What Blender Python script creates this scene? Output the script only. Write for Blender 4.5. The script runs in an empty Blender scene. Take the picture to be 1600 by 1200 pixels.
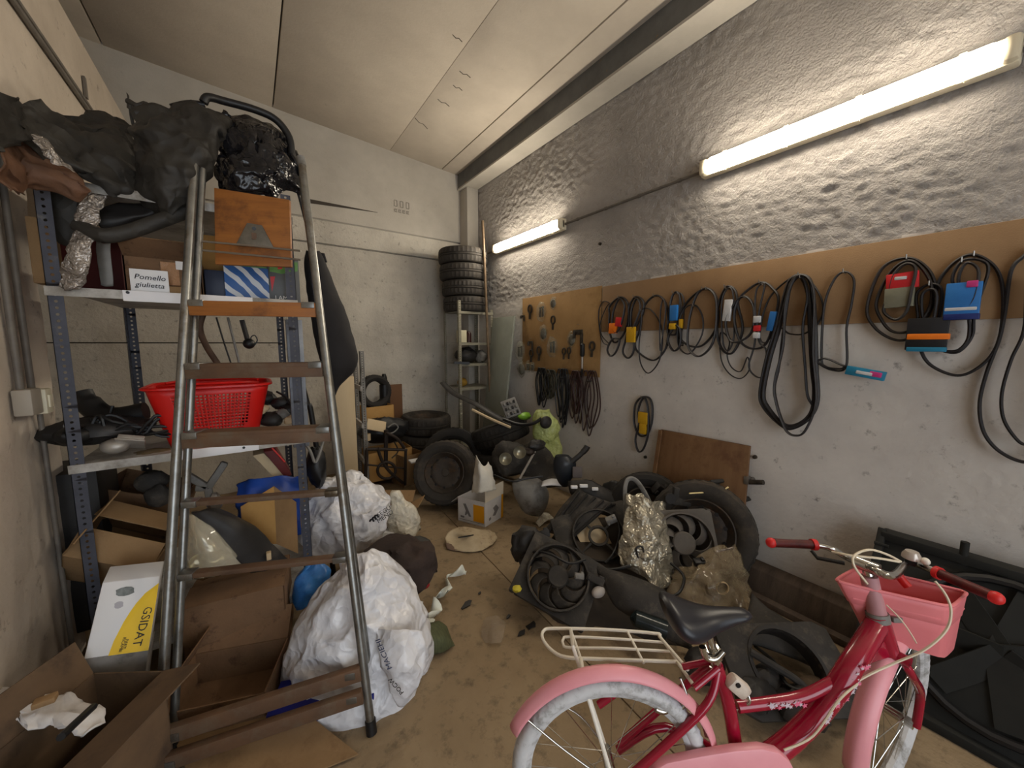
import bpy, bmesh, math, random
from mathutils import Vector, Matrix, noise
random.seed(7); noise.seed_set(7)
SC = bpy.context.scene
COL = SC.collection
# ------------------------------------------------------------------ camera
F = 580.0; HY = 537.0; TH = math.radians(35.0); PI_ = math.atan((600 - HY) / F); H = 1.55
camd = bpy.data.cameras.new('camera'); cam = bpy.data.objects.new('camera', camd); COL.objects.link(cam)
camd.sensor_width = 36; camd.lens = F / 1600 * 36; camd.clip_start = .02
cam.location = (0, 0, H); cam.rotation_euler = (math.pi / 2 - PI_, 0, -TH)
SC.camera = cam
# ------------------------------------------------------------------ world, exposure
w = bpy.data.worlds.new('world'); SC.world = w; w.use_nodes = True
# overcast daylight, reaching the garage through the open door behind the viewer
w.node_tree.nodes['Background'].inputs[0].default_value = (.86, .93, 1, 1)
w.node_tree.nodes['Background'].inputs[1].default_value = 2.5
vs = SC.view_settings
vs.view_transform = 'Standard'; vs.look = 'None'; vs.exposure = 0.4; vs.gamma = 1.0; vs.use_curve_mapping = False
LAMP_POWER = 49.0
try:
    SC.cycles.use_denoising = True; SC.cycles.max_bounces = 8; SC.cycles.diffuse_bounces = 5
    SC.cycles.transparent_max_bounces = 12; SC.cycles.sample_clamp_indirect = 6
except Exception: pass
# ------------------------------------------------------------------ measuring helpers (world metres)
FW = Vector((math.sin(TH) * math.cos(PI_), math.cos(TH) * math.cos(PI_), -math.sin(PI_)))
RT = Vector((math.cos(TH), -math.sin(TH), 0)); UP = RT.cross(FW); EYE = Vector((0, 0, H))
def ray(x, y): return FW + RT * ((x - 800) / F) + UP * ((600 - y) / F)
def fl(x, y, z=0.0): d = ray(x, y); return EYE + d * ((z - H) / d.z)
def wx(x, y, X): d = ray(x, y); return EYE + d * (X / d.x)
def wy(x, y, Y): d = ray(x, y); return EYE + d * (Y / d.y)
def dp(x, y, c): return EYE + ray(x, y) * c
XR = 2.62; YB = 4.75
# ------------------------------------------------------------------ materials
def s2l(c):
    o = []
    for v in c[:3]:
        v = v / 255.0
        o.append(v / 12.92 if v <= .04045 else ((v + .055) / 1.055) ** 2.4)
    return (o[0], o[1], o[2], 1)
MATS = {}
def mat(name, c1, c2=None, scale=6, rough=.6, metal=0, bump=0, bscale=60, detail=5, alpha=1, trans=0, coat=0, dirt=None, dscale=3, dlev=(.45, .65), stretch=None, spec=.5, ior=1.45, crumple=None):
    if name in MATS: return MATS[name]
    m = bpy.data.materials.new(name); m.use_nodes = True; nt = m.node_tree; N = nt.nodes; L = nt.links
    b = N['Principled BSDF']
    b.inputs['Roughness'].default_value = rough; b.inputs['Metallic'].default_value = metal
    b.inputs['Coat Weight'].default_value = coat; b.inputs['Transmission Weight'].default_value = trans
    b.inputs['Alpha'].default_value = alpha; b.inputs['Specular IOR Level'].default_value = spec; b.inputs['IOR'].default_value = ior
    b.inputs['Base Color'].default_value = s2l(c1)
    tc = N.new('ShaderNodeTexCoord'); src = tc.outputs['Object']
    if stretch:
        mp = N.new('ShaderNodeMapping'); mp.inputs['Scale'].default_value = stretch; L.new(src, mp.inputs[0]); src = mp.outputs[0]
    out = None
    if c2 is not None:
        n = N.new('ShaderNodeTexNoise'); n.inputs['Scale'].default_value = scale; n.inputs['Detail'].default_value = detail; n.inputs['Roughness'].default_value = .65
        L.new(src, n.inputs['Vector'])
        r = N.new('ShaderNodeValToRGB'); r.color_ramp.elements[0].position = .3; r.color_ramp.elements[1].position = .7
        r.color_ramp.elements[0].color = s2l(c1); r.color_ramp.elements[1].color = s2l(c2)
        L.new(n.outputs['Fac'], r.inputs[0]); out = r.outputs[0]
    if dirt is not None:
        n = N.new('ShaderNodeTexNoise'); n.inputs['Scale'].default_value = dscale; n.inputs['Detail'].default_value = 8; n.inputs['Roughness'].default_value = .7
        L.new(tc.outputs['Object'], n.inputs['Vector'])
        r = N.new('ShaderNodeValToRGB'); r.color_ramp.elements[0].position = dlev[0]; r.color_ramp.elements[1].position = dlev[1]
        r.color_ramp.elements[0].color = (0, 0, 0, 1); r.color_ramp.elements[1].color = (1, 1, 1, 1)
        L.new(n.outputs['Fac'], r.inputs[0])
        mx = N.new('ShaderNodeMixRGB'); L.new(r.outputs[0], mx.inputs[0])
        if out is not None: L.new(out, mx.inputs[1])
        else: mx.inputs[1].default_value = s2l(c1)
        mx.inputs[2].default_value = s2l(dirt); out = mx.outputs[0]
    if out is not None: L.new(out, b.inputs['Base Color'])
    if bump:
        n = N.new('ShaderNodeTexNoise'); n.inputs['Scale'].default_value = bscale; n.inputs['Detail'].default_value = 4
        L.new(src, n.inputs['Vector'])
        bp = N.new('ShaderNodeBump'); bp.inputs['Strength'].default_value = min(1, bump); bp.inputs['Distance'].default_value = .01 * max(1, bump)
        L.new(n.outputs['Fac'], bp.inputs['Height']); L.new(bp.outputs[0], b.inputs['Normal'])
    if crumple:   # sharp facets of creased film: distance to cell edges on noise-warped coordinates
        cs, cd = crumple
        n = N.new('ShaderNodeTexNoise'); n.inputs['Scale'].default_value = cs * .6; n.inputs['Detail'].default_value = 3; L.new(src, n.inputs['Vector'])
        mxv = N.new('ShaderNodeMixRGB'); mxv.inputs[0].default_value = .18; L.new(src, mxv.inputs[1]); L.new(n.outputs['Color'], mxv.inputs[2])
        v = N.new('ShaderNodeTexVoronoi'); v.feature = 'F1'; v.inputs['Scale'].default_value = cs; L.new(mxv.outputs[0], v.inputs['Vector'])
        v2 = N.new('ShaderNodeTexVoronoi'); v2.feature = 'F1'; v2.inputs['Scale'].default_value = cs * 2.7; L.new(mxv.outputs[0], v2.inputs['Vector'])
        ad = N.new('ShaderNodeMath'); ad.operation = 'MULTIPLY_ADD'; L.new(v2.outputs['Distance'], ad.inputs[0]); ad.inputs[1].default_value = .4; L.new(v.outputs['Distance'], ad.inputs[2])
        bp = N.new('ShaderNodeBump'); bp.inputs['Strength'].default_value = 1; bp.inputs['Distance'].default_value = cd; L.new(ad.outputs[0], bp.inputs['Height']); L.new(bp.outputs[0], b.inputs['Normal'])
    m.diffuse_color = s2l(c1); MATS[name] = m
    return m
def emat(name, c, strength):
    m = bpy.data.materials.new(name); m.use_nodes = True; b = m.node_tree.nodes['Principled BSDF']
    b.inputs['Base Color'].default_value = s2l(c); b.inputs['Emission Color'].default_value = s2l(c); b.inputs['Emission Strength'].default_value = strength
    MATS[name] = m; return m
# ------------------------------------------------------------------ object helpers
ORG = {}
def tag(o, label=None, cat=None, group=None, kind=None):
    if label: o['label'] = label
    if cat: o['category'] = cat
    if group: o['group'] = group
    if kind: o['kind'] = kind
    return o
def thing(name, label, cat, loc=(0, 0, 0), rz=0, group=None, kind=None):
    o = bpy.data.objects.new(name, None); COL.objects.link(o); o.location = loc; o.rotation_euler = (0, 0, rz)
    o.empty_display_size = .1; ORG[o] = Vector(loc)
    return tag(o, label, cat, group, kind)
def CR(pts, n=8, closed=False):
    """Catmull-Rom through points (tuples or Vectors of any length)."""
    P = [tuple(p) for p in pts]; m = len(P); out = []
    segs = m if closed else m - 1
    for i in range(segs):
        if closed: p0, p1, p2, p3 = P[(i - 1) % m], P[i], P[(i + 1) % m], P[(i + 2) % m]
        else: p0, p1, p2, p3 = P[max(0, i - 1)], P[i], P[i + 1], P[min(m - 1, i + 2)]
        for k in range(n):
            t = k / n
            out.append(tuple(.5 * (2 * b + (c - a) * t + (2 * a - 5 * b + 4 * c - d) * t * t + (3 * b - a - 3 * c + d) * t ** 3) for a, b, c, d in zip(p0, p1, p2, p3)))
    if not closed: out.append(P[-1])
    return out
class MB:
    def __init__(s): s.v = []; s.f = []
    def add(s, vs_, fs, M=None):
        o = len(s.v)
        for p in vs_:
            p = Vector(p); s.v.append(M @ p if M else p)
        s.f += [tuple(i + o for i in f) for f in fs]; return s
    def box(s, c, d, M=None):
        x, y, z = c; a, b, e = d[0] / 2, d[1] / 2, d[2] / 2
        vs_ = [(x - a, y - b, z - e), (x + a, y - b, z - e), (x + a, y + b, z - e), (x - a, y + b, z - e), (x - a, y - b, z + e), (x + a, y - b, z + e), (x + a, y + b, z + e), (x - a, y + b, z + e)]
        return s.add(vs_, [(3, 2, 1, 0), (4, 5, 6, 7), (0, 1, 5, 4), (1, 2, 6, 5), (2, 3, 7, 6), (3, 0, 4, 7)], M)
    def hexa(s, p, M=None):  # 8 corners: 4 bottom ccw, 4 top ccw
        return s.add(p, [(3, 2, 1, 0), (4, 5, 6, 7), (0, 1, 5, 4), (1, 2, 6, 5), (2, 3, 7, 6), (3, 0, 4, 7)], M)
    def bar(s, a, b, wdt, hgt, up=(0, 0, 1)):
        a = Vector(a); b = Vector(b); t = (b - a).normalized(); u = Vector(up); sd = t.cross(u)
        if sd.length < 1e-4: sd = t.cross(Vector((1, 0, 0)))
        sd.normalize(); u = sd.cross(t); x = sd * wdt / 2; y = u * hgt / 2
        return s.add([a - x - y, a + x - y, a + x + y, a - x + y, b - x - y, b + x - y, b + x + y, b - x + y], [(0, 1, 2, 3), (7, 6, 5, 4), (0, 4, 5, 1), (1, 5, 6, 2), (2, 6, 7, 3), (3, 7, 4, 0)])
    def tube(s, path, r, n=8, closed=False, sec=None, fix=None, M=None):
        """sec=(a,b): elliptical section half sizes; fix: constant binormal direction."""
        P = [Vector(p) for p in path]; m = len(P); R = r if isinstance(r, (list, tuple)) else [r] * m
        T = []
        for i in range(m):
            if closed: t = P[(i + 1) % m] - P[i - 1]
            else: t = P[min(m - 1, i + 1)] - P[max(0, i - 1)]
            T.append(t.normalized() if t.length > 1e-9 else Vector((0, 0, 1)))
        nrm = Vector(fix) if fix is not None else (Vector((0, 0, 1)) if abs(T[0].z) < .9 else Vector((1, 0, 0)))
        vs_ = []
        for i in range(m):
            if fix is not None: nrm = Vector(fix)
            nrm = (nrm - T[i] * nrm.dot(T[i]))
            nrm = nrm.normalized() if nrm.length > 1e-6 else T[i].orthogonal().normalized()
            bn = T[i].cross(nrm)
            a, b = (sec if sec else (1, 1))
            for k in range(n):
                an = 2 * math.pi * k / n
                vs_.append(P[i] + (nrm * math.cos(an) * a + bn * math.sin(an) * b) * R[i])
        fs = []
        for i in range(m if closed else m - 1):
            j = (i + 1) % m
            for k in range(n): fs.append((i * n + k, i * n + (k + 1) % n, j * n + (k + 1) % n, j * n + k))
        if not closed: fs += [tuple(range(n - 1, -1, -1)), tuple(range((m - 1) * n, m * n))]
        return s.add(vs_, fs, M)
    def lathe(s, prof, n=24, M=None, closed=False, caps=False):
        vs_ = []; m = len(prof)
        for r, z in prof:
            for k in range(n):
                an = 2 * math.pi * k / n; vs_.append((r * math.cos(an), r * math.sin(an), z))
        fs = []
        for i in range(m if closed else m - 1):
            j = (i + 1) % m
            for k in range(n): fs.append((i * n + k, i * n + (k + 1) % n, j * n + (k + 1) % n, j * n + k))
        if caps: fs += [tuple(range(n - 1, -1, -1)), tuple(range((m - 1) * n, m * n))]
        return s.add(vs_, fs, M)
    def prism(s, poly, t, M=None):
        """2-D polygon in xy, extruded from z=0 to z=t."""
        n = len(poly); vs_ = [(p[0], p[1], 0) for p in poly] + [(p[0], p[1], t) for p in poly]
        return s.add(vs_, [tuple(range(n - 1, -1, -1)), tuple(range(n, 2 * n))] + [(i, (i + 1) % n, n + (i + 1) % n, n + i) for i in range(n)], M)
    def grid(s, fn, nu, nv, M=None, cu=False, cv=False):
        vs_ = [fn(i / (nu - (0 if cu else 1)), j / (nv - (0 if cv else 1))) for i in range(nu) for j in range(nv)]
        fs = []
        for i in range(nu if cu else nu - 1):
            for j in range(nv if cv else nv - 1):
                a, b = (i + 1) % nu, (j + 1) % nv
                fs.append((i * nv + j, a * nv + j, a * nv + b, i * nv + b))
        return s.add(vs_, fs, M)
    def ball(s, c, r, nu=32, nv=20, amp=0, fr=3, seed=0, M=None, shape=None, ridge=True, flat=None):
        c = Vector(c); o = len(s.v); vs_ = []
        for j in range(nv + 1):
            th = math.pi * j / nv
            for i in range(nu):
                ph = 2 * math.pi * i / nu
                d = Vector((math.sin(th) * math.cos(ph), math.sin(th) * math.sin(ph), math.cos(th)))
                k = 1.0
                if amp:
                    q = d * fr + Vector((seed * 7.3, seed * 3.1, seed))
                    k += amp * ((1 - 2 * abs(noise.noise(q))) * .6 + noise.noise(q * .5) * .8 + (1 - 2 * abs(noise.noise(q * 2.3))) * .3 if ridge else noise.noise(q) + .5 * noise.noise(q * 2))
                if shape: k *= shape(d)
                p = Vector((d.x * r[0] * k, d.y * r[1] * k, d.z * r[2] * k))
                if flat is not None and p.z < flat: p.z = flat + (p.z - flat) * .08
                vs_.append(c + p)
        fs = []
        for j in range(nv):
            for i in range(nu): fs.append((j * nu + i, (j + 1) * nu + i, (j + 1) * nu + (i + 1) % nu, j * nu + (i + 1) % nu))
        return s.add(vs_, fs, M)
    def build(s, name, m, parent=None, label=None, cat=None, group=None, kind=None, bevel=0, solid=0, sub=0, smooth=True, local=False, ang=40, seg=2, base=True):
        me = bpy.data.meshes.new(name)
        vv = s.v; org = Vector((0, 0, 0))
        if parent is not None and not local: org = ORG.get(parent, Vector((0, 0, 0)))
        elif parent is None and base and vv:
            xs = [p.x for p in vv]; ys = [p.y for p in vv]; org = Vector(((min(xs) + max(xs)) / 2, (min(ys) + max(ys)) / 2, min(p.z for p in vv)))
        me.from_pydata([tuple(p - org) for p in vv], [], s.f)
        bm = bmesh.new(); bm.from_mesh(me)
        bmesh.ops.remove_doubles(bm, verts=bm.verts, dist=1e-6)
        bmesh.ops.recalc_face_normals(bm, faces=bm.faces)
        if bevel: bmesh.ops.bevel(bm, geom=[e for e in bm.edges if e.calc_face_angle(0) > .5], offset=bevel, segments=seg, affect='EDGES', profile=.5)
        bm.to_mesh(me); bm.free()
        if smooth:
            me.polygons.foreach_set('use_smooth', [True] * len(me.polygons))
            me.set_sharp_from_angle(angle=math.radians(ang))
        o = bpy.data.objects.new(name, me); COL.objects.link(o)
        if m is not None:
            for mm in (m if isinstance(m, (list, tuple)) else [m]): me.materials.append(mm)
        if parent is not None: o.parent = parent; ORG[o] = org
        else: o.location = org; ORG[o] = org
        if solid:
            md = o.modifiers.new('solid', 'SOLIDIFY'); md.thickness = solid; md.offset = 0
        if sub:
            md = o.modifiers.new('sub', 'SUBSURF'); md.levels = sub; md.render_levels = sub
        return tag(o, label, cat, group, kind)
def axes(o, x, y, z):
    m = Matrix.Identity(4)
    for i, a in enumerate((x, y, z)):
        for k in range(3): m[k][i] = a[k]
    for k in range(3): m[k][3] = o[k]
    return m
def frame(o, zdir, xhint=(1, 0, 0)):
    z = Vector(zdir).normalized(); x = Vector(xhint); x = x - z * x.dot(z)
    if x.length < 1e-4: x = z.orthogonal()
    x.normalize(); return axes(o, x, z.cross(x), z)
def TR(x, y, z): return Matrix.Translation((x, y, z))
def RZ(a): return Matrix.Rotation(math.radians(a), 4, 'Z')
def RX(a): return Matrix.Rotation(math.radians(a), 4, 'X')
def RY(a): return Matrix.Rotation(math.radians(a), 4, 'Y')
def loft(rows, nu=6, nv=6, amp=0, fr=6, seed=0, closed=False):
    """Smooth surface through a grid of 3-D control points (rows of equal length), with cloth wrinkles."""
    rows2 = [CR(r, nv, closed) for r in rows]
    cols = list(zip(*rows2)); cc = [CR(c, nu) for c in cols]
    nr, nc = len(cc[0]), len(cc)
    b = MB(); vs_ = []
    for i in range(nr):
        for j in range(nc):
            p = Vector(cc[j][i])
            if amp:
                q = p * fr + Vector((seed * 5.1, seed, seed * 2.7))
                dv = noise.noise_vector(q) * .6 + noise.noise_vector(q * 2.4) * .3
                k = (1 - 2 * abs(noise.noise(q * 1.3))); k2 = (1 - 2 * abs(noise.noise(q * 3.1 + Vector((3, 1, 2)))))
                p = p + dv * amp + dv.normalized() * (k * .4 + k2 * .22) * amp
            vs_.append(p)
    fs = []
    for i in range(nr - 1):
        for j in range(nc if closed else nc - 1):
            k = (j + 1) % nc; fs.append((i * nc + j, i * nc + k, (i + 1) * nc + k, (i + 1) * nc + j))
    return b.add(vs_, fs)
def text(body, size, m, parent, M, name='lettering', extrude=.0006, align='CENTER', local=False, sx=1, shear=0, label=None):
    cu = bpy.data.curves.new(name, 'FONT'); cu.body = body; cu.size = size; cu.extrude = extrude; cu.align_x = align; cu.align_y = 'CENTER'; cu.shear = shear; cu.resolution_u = 2
    t = bpy.data.objects.new(name + '_c', cu); COL.objects.link(t)
    dg = bpy.context.evaluated_depsgraph_get(); me = bpy.data.meshes.new_from_object(t.evaluated_get(dg))
    COL.objects.unlink(t); bpy.data.objects.remove(t); bpy.data.curves.remove(cu)
    me.name = name
    org = Vector((0, 0, 0)) if local else ORG.get(parent, Vector((0, 0, 0)))
    MM = Matrix.Translation(-org) @ M @ Matrix.Diagonal((sx, 1, 1, 1))
    me.transform(MM); me.materials.clear(); me.materials.append(m)
    o = bpy.data.objects.new(name, me); COL.objects.link(o); o.parent = parent; ORG[o] = org
    if label: o['label'] = label
    return o
def copy_tree(o, parent=None):
    c = o.copy(); COL.objects.link(c)
    if parent is not None: c.parent = parent
    for ch in [x for x in COL.objects if x.parent == o]: copy_tree(ch, c)
    return c
# ================================================================== materials of the shell
def plaster(name, c1, c2, dark, bump_d, bsc, darklev=(.60, .72)):
    m = mat(name, c1, c2, scale=1.6, rough=.9, dirt=dark, dscale=14, dlev=darklev)
    nt = m.node_tree; N = nt.nodes; L = nt.links; b = N['Principled BSDF']
    tc = N.new('ShaderNodeTexCoord'); n = N.new('ShaderNodeTexNoise'); n.inputs['Scale'].default_value = bsc; n.inputs['Detail'].default_value = 4; n.inputs['Roughness'].default_value = .6
    L.new(tc.outputs['Object'], n.inputs['Vector'])
    bp = N.new('ShaderNodeBump'); bp.inputs['Strength'].default_value = .8; bp.inputs['Distance'].default_value = bump_d
    L.new(n.outputs['Fac'], bp.inputs['Height']); L.new(bp.outputs[0], b.inputs['Normal'])
    return m
m_wall_r = plaster('rough_white_plaster', (216, 210, 202), (188, 182, 176), (112, 105, 100), .0045, 34, (.60, .76))
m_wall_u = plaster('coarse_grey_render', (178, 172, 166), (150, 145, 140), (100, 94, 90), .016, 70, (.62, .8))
m_wall_b = plaster('grey_white_plaster', (202, 196, 184), (166, 160, 150), (92, 86, 80), .010, 30, (.58, .74))
m_conc = plaster('smooth_concrete', (188, 182, 172), (166, 160, 150), (120, 114, 106), .002, 60, (.64, .8))
m_ceil = plaster('ceiling_concrete', (202, 192, 178), (182, 172, 159), (128, 118, 106), .002, 50, (.66, .82))
m_beam = mat('grey_painted_beam', (104, 104, 102), (84, 84, 82), scale=5, rough=.7, dirt=(120, 100, 70), dscale=9, dlev=(.62, .7))
m_pillar = plaster('pillar_plaster', (208, 196, 182), (178, 166, 152), (110, 98, 86), .006, 20, (.60, .74))
m_floor = plaster('dirty_concrete_floor', (156, 136, 108), (126, 107, 82), (68, 57, 46), .006, 30, (.52, .8))
m_joint = mat('dark_joint', (66, 60, 54), rough=.95)
def noisy_wall(name, p0, du, dv, nrm, nu, nv, ampf, m):
    """Plastered wall as real relief: grid of nu x nv, displaced along nrm by ampf(point)."""
    b = MB(); p0 = Vector(p0); du = Vector(du); dv = Vector(dv); nrm = Vector(nrm)
    vs_ = []
    for i in range(nu + 1):
        for j in range(nv + 1):
            p = p0 + du * (i / nu) + dv * (j / nv); vs_.append(p + nrm * ampf(p))
    n1 = nv + 1
    b.add(vs_, [(i * n1 + j, (i + 1) * n1 + j, (i + 1) * n1 + j + 1, i * n1 + j + 1) for i in range(nu) for j in range(nv)])
    # closed box behind
    k = len(b.v); q = [p0 - nrm * .12, p0 + du - nrm * .12, p0 + du + dv - nrm * .12, p0 + dv - nrm * .12]
    b.add(q, [(3, 2, 1, 0)])
    return b.build(name, m, kind='structure', ang=180)
def amp_right(p):
    z = p.z
    k = min(1, max(0, (z - 1.95) / .25))                      # rough trowelled render above the boards
    n1 = noise.noise(Vector((0, p.y * 16, z * 26))); n2 = 1 - 2 * abs(noise.noise(Vector((5, p.y * 11, z * 17)))); n3 = noise.noise(Vector((9, p.y * 30, z * 44)))
    n4 = noise.noise(Vector((2, p.y * 1.1, z * 1.4)))
    return k * (.009 * n1 + .007 * n2 + .006 * n3) * (.65 + .8 * n4) - .011 * k + (1 - k) * (.0015 * n3 + .001 * n1)
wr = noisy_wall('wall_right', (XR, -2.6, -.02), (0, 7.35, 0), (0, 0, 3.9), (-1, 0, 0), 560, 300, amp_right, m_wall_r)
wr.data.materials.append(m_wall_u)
for pl in wr.data.polygons:   # coarse render above the boards, also coloured greyer to dim the lamplight on it
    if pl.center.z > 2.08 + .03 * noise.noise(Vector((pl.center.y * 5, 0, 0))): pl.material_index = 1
# floor: slabs with a sawn joint
fj0 = fl(753, 863); fj1 = fl(798, 910)
fd = (fj1 - fj0).normalized()
fbase = thing('floor', 'dirty tan concrete garage floor with a sawn joint', None, (0, 0, 0), kind='structure')
MB().box((0, 1.07, -.075), (5.3, 7.4, .11)).build('floor_bed', m_joint, fbase)
def slab_poly(poly, name='floor_slab'):
    MB().prism(poly, .03, TR(0, 0, -.03)).build(name, m_floor, fbase, bevel=.002)
def side(p, q, d, off):  # clip helpers: intersect line (q,d) with room border handled by long polygons
    return q + d * off
nperp = Vector((-fd.y, fd.x, 0))
def clip(poly, q, n):
    out = []
    for i in range(len(poly)):
        a, b_ = Vector(poly[i]), Vector(poly[(i + 1) % len(poly)]); da, db = (a - q).dot(n), (b_ - q).dot(n)
        if da >= 0: out.append(a)
        if da * db < 0: out.append(a + (b_ - a) * (da / (da - db)))
    return out
room = [(-2.62, -2.62, 0), (2.62, -2.62, 0), (2.62, 4.77, 0), (-2.62, 4.77, 0)]
slab_poly(clip(room, fj0 + nperp * .003, nperp)); slab_poly(clip(room, fj0 - nperp * .003, -nperp))
# ceiling slabs, slightly sloping down to the right
def zc(X): return 4.04 - (X + 1.02) * (.24 / 3.45)
ceil = thing('ceiling', 'precast concrete ceiling slabs with dark joints', None, (0, 0, 0), kind='structure')
seams = [-2.62, -2.05, -.86, .335, 1.52, 2.19, 2.66]
for i in range(6):
    a, b_ = seams[i] + .006, seams[i + 1] - .006
    if i == 3: b_ = seams[i + 1] - .0015
    if i == 4: a = seams[i] + .0015
    MB().hexa([(a, -2.62, zc(a)), (b_, -2.62, zc(b_)), (b_, 4.77, zc(b_)), (a, 4.77, zc(a)), (a, -2.62, zc(a) + .15), (b_, -2.62, zc(b_) + .15), (b_, 4.77, zc(b_) + .15), (a, 4.77, zc(a) + .15)]).build('ceiling_slab', m_ceil, ceil, bevel=.003)
MB().hexa([(-2.62, -2.62, zc(-2.62) + .03), (2.62, -2.62, zc(2.62) + .03), (2.62, 4.77, zc(2.62) + .03), (-2.62, 4.77, zc(-2.62) + .03), (-2.62, -2.62, 4.6), (2.62, -2.62, 4.6), (2.62, 4.77, 4.6), (-2.62, 4.77, 4.6)]).build('slab_joint_fill', m_joint, ceil)
# little hair cracks in the slab: real grooves are hair thin, drawn as shallow mortar smears
for px in [((707, 55), (722, 64)), ((718, 112), (735, 120)), ((708, 134), (722, 140)), ((684, 156), (702, 165)), ((648, 185), (668, 200))]:
    P = []
    for k in range(4):
        t = k / 3; x = px[0][0] + (px[1][0] - px[0][0]) * t; y = px[0][1] + (px[1][1] - px[0][1]) * t + (1.5 if k % 2 else -1)
        q = fl(x, y, 3.86); d = ray(x, y); q = fl(x, y, zc(q.x) - .001); P.append(q)
    MB().tube(P, .004, 5, sec=(.4, 1)).build('crack', m_joint, ceil)
# beam along the right wall
bm_ = thing('trim_1', 'grey concrete beam along the top of the right wall', None, (2.5, 1, 3.6), kind='structure')
MB().box(((2.41 + XR) / 2, 1.07, 3.61), (XR - 2.41, 7.3, .02)).build('beam_soffit', m_conc, bm_)
MB().box((2.415 + .05, 1.07, 3.72), (.1, 7.29, .2)).build('beam_web', m_beam, bm_)
MB().box((2.56, 1.07, 3.78), (.1, 7.28, .32)).build('beam_core', m_conc, bm_)
# corner column
MB().box((2.535, 4.64, 1.8), (.17, .22, 3.6)).build('trim_2', m_conc, kind='structure', bevel=.008)
# back wall
def amp_back(p):
    n1 = noise.noise(Vector((p.x * 14, 0, p.z * 14))); n3 = noise.noise(Vector((p.x * 34, 3, p.z * 34))); n4 = noise.noise(Vector((p.x * 1.3, 7, p.z * 1.3)))
    hole = -.008 if noise.noise(Vector((p.x * 17, 11, p.z * 17))) > .52 else 0
    return (.004 * n1 + .003 * n3) * (.8 + n4) + hole
wb = thing('wall_back', 'rough grey back wall with smooth concrete bands', None, (0, YB, 0), kind='structure')
def wall_piece(x0, x1, z0, z1, y, m, name, amp):
    b = MB(); nu = max(2, int((x1 - x0) / .03)); nv = max(2, int((z1 - z0) / .03)); vs_ = []
    for i in range(nu + 1):
        for j in range(nv + 1):
            x = x0 + (x1 - x0) * i / nu; z = z0 + (z1 - z0) * j / nv; p = Vector((x, y, z)); vs_.append((x, y - amp(p), z))
    n1 = nv + 1; b.add(vs_, [(i * n1 + j, (i + 1) * n1 + j, (i + 1) * n1 + j + 1, i * n1 + j + 1) for i in range(nu) for j in range(nv)])
    b.box(((x0 + x1) / 2, y + .08, (z0 + z1) / 2), (x1 - x0, .1, z1 - z0))
    return b.build(name, m, wb, ang=180)
small = lambda p: .0015 * noise.noise(p * 5)
wall_piece(.30, 2.62, -.02, 2.655, YB, m_wall_b, 'wall_panel', amp_back)
wall_piece(-.905, .295, -.02, 1.553, YB, m_wall_b, 'wall_panel', amp_back)
wall_piece(-.905, .295, 1.563, 2.655, YB, m_wall_b, 'wall_panel', amp_back)
wall_piece(-2.62, -.915, -.02, 1.553, YB, m_wall_b, 'wall_panel', amp_back)
wall_piece(-2.62, -.915, 1.563, 2.655, YB, m_wall_b, 'wall_panel', amp_back)
wall_piece(-2.62, 2.62, 2.672, 2.915, YB - .006, m_wall_b, 'wall_band', amp_back)
wall_piece(-2.62, 2.62, 2.93, 4.15, YB - .015, m_conc, 'wall_beam', small)
MB().box((0, YB + .1, 2), (5.3, .1, 4.3)).build('wall_core', m_joint, wb)
# faint stencilled stamp on the band
m_stamp = mat('faint_stamp', (140, 134, 126), rough=.9)
for i, (dx, dz) in enumerate([(0, 0), (.075, 0), (.15, 0), (.0, -.085), (.05, -.085), (.1, -.085), (.15, -.085)]):
    c = wy(616, 317, YB - .017); big = dz == 0
    hh = .07 if big else .03; x = c.x + dx; z = c.z + dz
    b = MB(); b.box((x, YB - .018, z), (.008, .003, hh)); b.box((x + .035 if big else x + .02, YB - .018, z), (.008, .003, hh)); b.box((x + .018, YB - .018, z + hh / 2), (.03, .003, .007)); b.box((x + .018, YB - .018, z - hh / 2), (.03, .003, .007))
    b.build('stamp_mark', m_stamp, wb)
# dark wedge on the band: a tapered shadow modelled as a thin solid
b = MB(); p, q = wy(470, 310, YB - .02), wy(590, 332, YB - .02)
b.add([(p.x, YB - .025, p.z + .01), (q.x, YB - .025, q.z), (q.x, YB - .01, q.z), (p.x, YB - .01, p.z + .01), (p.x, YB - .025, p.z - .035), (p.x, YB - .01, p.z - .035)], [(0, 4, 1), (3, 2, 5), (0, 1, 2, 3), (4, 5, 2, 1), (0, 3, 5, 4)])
b.build('shadow_wedge', m_joint, wb)
# remaining walls (behind the camera and left)
b = MB(); b.box((-2.05, -2.66, 2), (1.3, .1, 4.4)); b.box((2.1, -2.66, 2), (1.2, .1, 4.4)); b.box((.05, -2.66, 3.5), (2.92, .1, 1.4)); b.build('wall_front', m_conc, kind='structure')   # open garage door behind the viewer
MB().box((-2.66, 1, 2), (.1, 7.5, 4.4)).build('wall_left', m_pillar, kind='structure')
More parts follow.
